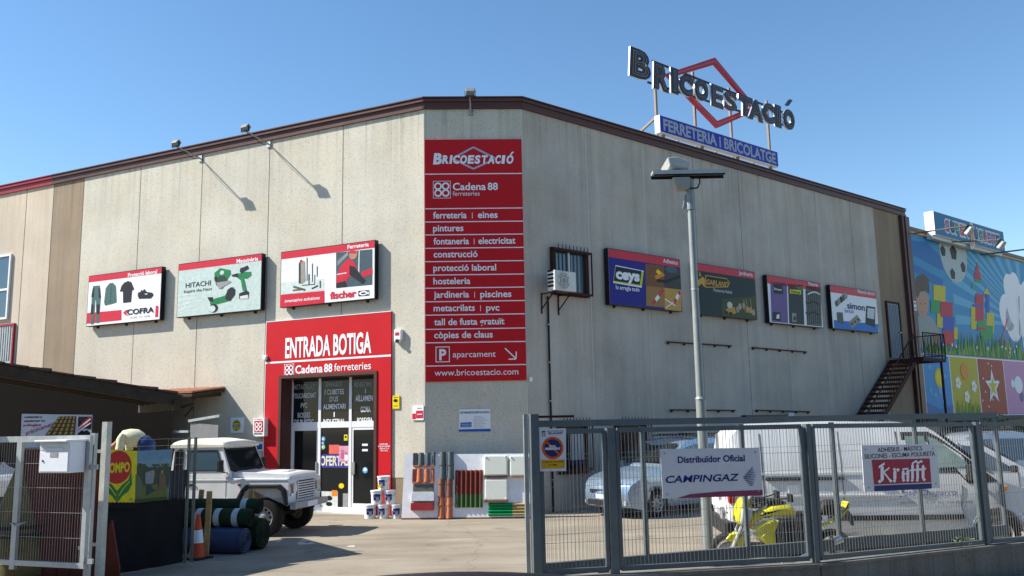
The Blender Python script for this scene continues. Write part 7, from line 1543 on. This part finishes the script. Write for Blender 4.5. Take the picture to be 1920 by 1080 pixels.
# framed steel panel behind the pickup
fp = thing('steel_cage', 'grey steel framed panel standing against the wall behind the pickup cab', 'panel', tuple(LW.pt(-8, 0, .8)))
FC = Fr(LW.pt(0, 0, 1.2), 180-64.048); TG = lambda x, y: (x/4.571, 680+y/4.571); m = MB()
cs = [FC.px(*TG(1620, 500)), FC.px(*TG(1885, 455)), (FC.px(*TG(1885, 455))[0], .05), (FC.px(*TG(1620, 500))[0], .05)]
for p, q in zip(cs, cs[1:]+cs[:1]): m.bar(FC.pt(*p), FC.pt(*q), .06, .07, LGALV)
a = FC.px(*TG(1380, 590)); m.bar(FC.pt(a[0]-1.6, a[1], 0), FC.pt(cs[0][0], FC.px(*TG(1615, 590))[1], 0), .05, .06, LGALV); m.build('frame', fp)
m = MB(); m.poly(FC, [(cs[0][0]+.05, .1), (cs[1][0]-.06, .1), (cs[1][0]-.06, cs[1][1]-.25), (cs[0][0]+.05, cs[0][1]-.05)], mat('panel_grey', (.22, .22, .215), .5), -.03, .02); m.build('sheet', fp)

# ------------------------------------------------------------------ the man bent over in the truck bed
def skin(name, pts, edges, mt, parent=None, root=0, sub=2):
    """continuous body surface: pts = [(x,y,z,radius)], edges between them"""
    me = bpy.data.meshes.new(name); org = ORG[parent] if parent is not None else V(pts[root][:3])
    me.from_pydata([tuple(V(p[:3])-org) for p in pts], edges, []); o = bpy.data.objects.new(name, me); COL.objects.link(o); ORG[o] = org
    if parent is not None: o.parent = parent
    else: o.location = org
    me.materials.append(mt); sk = o.modifiers.new('skin', 'SKIN'); sk.use_smooth_shade = True
    for i, p in enumerate(pts):
        r_ = p[3]; me.skin_vertices[0].data[i].radius = (r_, r_) if not isinstance(r_, tuple) else r_; me.skin_vertices[0].data[i].use_root = i == root
    sb = o.modifiers.new('sub', 'SUBSURF'); sb.levels = sb.render_levels = sub
    return o
PYY = 19.75
def pp(x, y, dy=0.): q_ = atY(x, y, PYY+dy); return q_
hip = pp(272, 829); sh = pp(228, 823); BED = 1.2
pel = V((hip.x, PYY, hip.z-.02)); chest = V((sh.x+.08, PYY, sh.z+.02)); mid_ = pel.lerp(chest, .5)+V((0, 0, .06)); neck = V((sh.x-.07, PYY, sh.z-.07)); head = pp(209, 842); head = V((head.x, PYY-.02, head.z))
pts = [(*pel, .13), (*mid_, .13), (*chest, .13), (*neck, .06), (*(neck.lerp(head, .55)), .075), (*head, .10), (*(head+V((-.03, 0, -.09))), .065)]
edg = [(0, 1), (1, 2), (2, 3), (3, 4), (4, 5), (5, 6)]
def limb(lst, start):
    i0 = len(pts); prev = start
    for k, p in enumerate(lst): pts.append(p); edg.append((prev, i0+k)); prev = i0+k
hands = []
for s_ in (-1, 1):
    y = PYY+s_*.2
    limb([(chest.x-.02, y, chest.z-.03, .065), (chest.x-.0, PYY+s_*.24, chest.z-.32, .048), (chest.x-.10, PYY+s_*.18, chest.z-.56, .034), (chest.x-.13, PYY+s_*.17, chest.z-.63, (.045, .02))], 2); hands.append(V((chest.x-.13, PYY+s_*.17, chest.z-.63)))
    limb([(pel.x+.02, PYY+s_*.1, pel.z-.06, .1), (pel.x-.07, PYY+s_*.13, pel.z-.36, .07), (pel.x+.05, PYY+s_*.13, BED+.09, .045), (pel.x-.10, PYY+s_*.13, BED+.04, .038)], 0)
man = skin('person', pts, edg, mat('skin_tan', (.36, .17, .11), .6, var=.1)); tag(man, 'man in pale yellow shirt and jeans bent over in the pickup bed', 'person')
SHRT = mat('shirt_cream', (.68, .66, .44), .85, var=.12, scale=10, bump=.3); JEAN = mat('jeans_blue', (.03, .06, .16), .85, var=.3, scale=20)
def tubeloft(mb, secs, mt, n=20):
    """secs: (centre, direction, lateral radius, other radius); y is the lateral axis"""
    S = []
    for k, (c_, d_, ra, rb) in enumerate(secs):
        c_ = V(c_); d_ = V(d_).normalized(); lat = V((0, 1, 0)); lat = (lat-d_*lat.dot(d_)).normalized(); oth = d_.cross(lat)
        S.append([c_+(lat*math.cos(2*math.pi*i/n)*ra+oth*math.sin(2*math.pi*i/n)*rb)*(1+.02*math.sin(5*i+k*2.1)) for i in range(n)])
    mb.loft(S, mt)
def spine(pts_):
    out_ = []
    for i, (c_, ra, rb) in enumerate(pts_):
        a_ = V(pts_[max(0, i-1)][0]); b_ = V(pts_[min(len(pts_)-1, i+1)][0]); out_.append((c_, b_-a_, ra, rb))
    return out_
top = V((mid_.x, PYY, mid_.z))
m = MB()
tubeloft(m, spine([(pel.lerp(mid_, .3)+V((.0, 0, .0)), .17, .15), (pel.lerp(mid_, .6), .2, .18), (mid_, .21, .195), (mid_.lerp(chest, .5), .225, .2), (chest, .22, .17), (chest.lerp(neck, .5), .15, .12), (neck, .075, .075)]), SHRT)
for s_ in (-1, 1):
    sh_ = V((chest.x-.0, PYY+s_*.17, chest.z+.02)); el_ = V((chest.x-.01, PYY+s_*.25, chest.z-.26)); tubeloft(m, spine([(sh_+V((.03, 0, .06)), .07, .07), (sh_+V((0, s_*.03, -.04)), .095, .09), (sh_.lerp(el_, .5), .088, .088), (el_, .08, .085)]), SHRT, 14)
m.build('shirt', man, smooth=70)
m = MB()
tubeloft(m, spine([(pel.lerp(mid_, .45), .165, .14), (pel.lerp(mid_, .15), .19, .175), (pel+V((.05, 0, -.05)), .195, .19), (pel+V((.07, 0, -.2)), .17, .15), (pel+V((.04, 0, -.3)), .12, .08)]), JEAN)
for s_ in (-1, 1): tubeloft(m, spine([((pel.x+.04, PYY+s_*.09, pel.z-.1), .11, .13), ((pel.x+.0, PYY+s_*.11, pel.z-.28), .1, .11), ((pel.x-.07, PYY+s_*.13, pel.z-.42), .085, .09), ((pel.x+.05, PYY+s_*.13, BED+.1), .06, .065)]), JEAN, 14)
m.build('jeans', man, smooth=70)
HR = mat('hair_dark', (.035, .018, .012), .8, var=.3, scale=40)
skin('hair', [(*(head+V((.02, 0, .03))), .107), (*(head+V((-.05, 0, .0))), .09), (*(head+V((-.08, 0, -.03))), .06)], [(0, 1), (1, 2)], HR, man)
for s_ in (-1, 1):
    skin('shoe', [(pel.x+.08, PYY+s_*.13, BED+.04, .045), (pel.x-.05, PYY+s_*.13, BED+.045, .05), (pel.x-.17, PYY+s_*.13, BED+.03, .032)], [(0, 1), (1, 2)], PLAST, man)
    h_ = hands[(s_+1)//2]
    for f in range(5):
        dx = -.03+.017*f; ln = (.05, .075, .082, .075, .06)[f]; st_ = h_+V((dx+.0, 0, -.02)) if f else h_+V((-.045, -.0, .0)); q1 = st_+V((-.015 if f == 0 else -.004, -.01, -ln*.55)); q2_ = q1+V((.012, -.018, -ln*.45))
        skin('finger', [(*st_, .011), (*q1, .009), (*q2_, .007)], [(0, 1), (1, 2)], _mats['skin_tan'], man, 0, 1)
    skin('ear', [(*(head+V((.02, s_*.098, -.01))), .02), (*(head+V((.02, s_*.105, -.045))), .014)], [(0, 1)], _mats['skin_tan'], man, 0, 1)
skin('nose', [(*(head+V((-.10, 0, -.08))), .016), (*(head+V((-.125, 0, -.10))), .013)], [(0, 1)], _mats['skin_tan'], man, 0, 1)

# ------------------------------------------------------------------ litter and paint marks on the yard
m = MB(); m.poly(Ax((0, 0, .0), (1, 0, 0), (0, 1, 0), (0, 0, 1)), [(p.x, p.y) for p in (ground(556, 1018), ground(566, 1016), ground(575, 1019), ground(585, 1017), ground(590, 1020), ground(560, 1022))], mat('paint_mark', (.5, .48, .44), .8), .004)
tag(m.build('paint_mark'), 'faint white paint smear on the asphalt in front of the pickup', 'paint mark', kind='structure')
for x, y, w_ in ((568, 1014.5, 14), (657, 1025.5, 14), (520, 1016, 9)):
    m = MB(); a, b = ground(x-w_/2, y), ground(x+w_/2, y+.5); m.poly(Ax((0, 0, 0), (1, 0, 0), (0, 1, 0), (0, 0, 1)), [(a.x, a.y), (b.x, b.y), (b.x, b.y+.16), ((a.x+b.x)/2, a.y+.2), (a.x, a.y+.13)], mat('paint_mark', (.5, .48, .44), .8), .004); tag(m.build('paint_mark'), None, None, kind='structure')

# ------------------------------------------------------------------ unseen block added behind the viewer to cut sky light on shaded walls
ob_ = thing('sky_blocking_building', 'long grey building added unseen behind the viewer to block part of the sky', 'building', (0, -24, 0))
m = MB(); m.wbox(-60, 60, -34, -14, 0, 10.5, CONC_S); m.build('wall', ob_)
m = MB(); m.wbox(-60.2, 60.2, -34.2, -13.8, 10.5, 10.8, FASC); m.build('roof', ob_)
for k in range(9):
    x = -48+12*k; m = MB(); m.wbox(x-2.5, x+2.5, -14, -13.95, 5.2, 7.2, GLASSB); w_ = m.build('window', ob_); m = MB(); m.wbox(x-2.6, x+2.6, -13.95, -13.9, 5.05, 5.2, ALU); m.build('sill', w_)
for x in (-30, 6, 34): m = MB(); m.wbox(x-2.2, x+2.2, -14, -13.96, 0, 4.2, mat('shutter_metal', 0)); m.build('shutter', ob_)
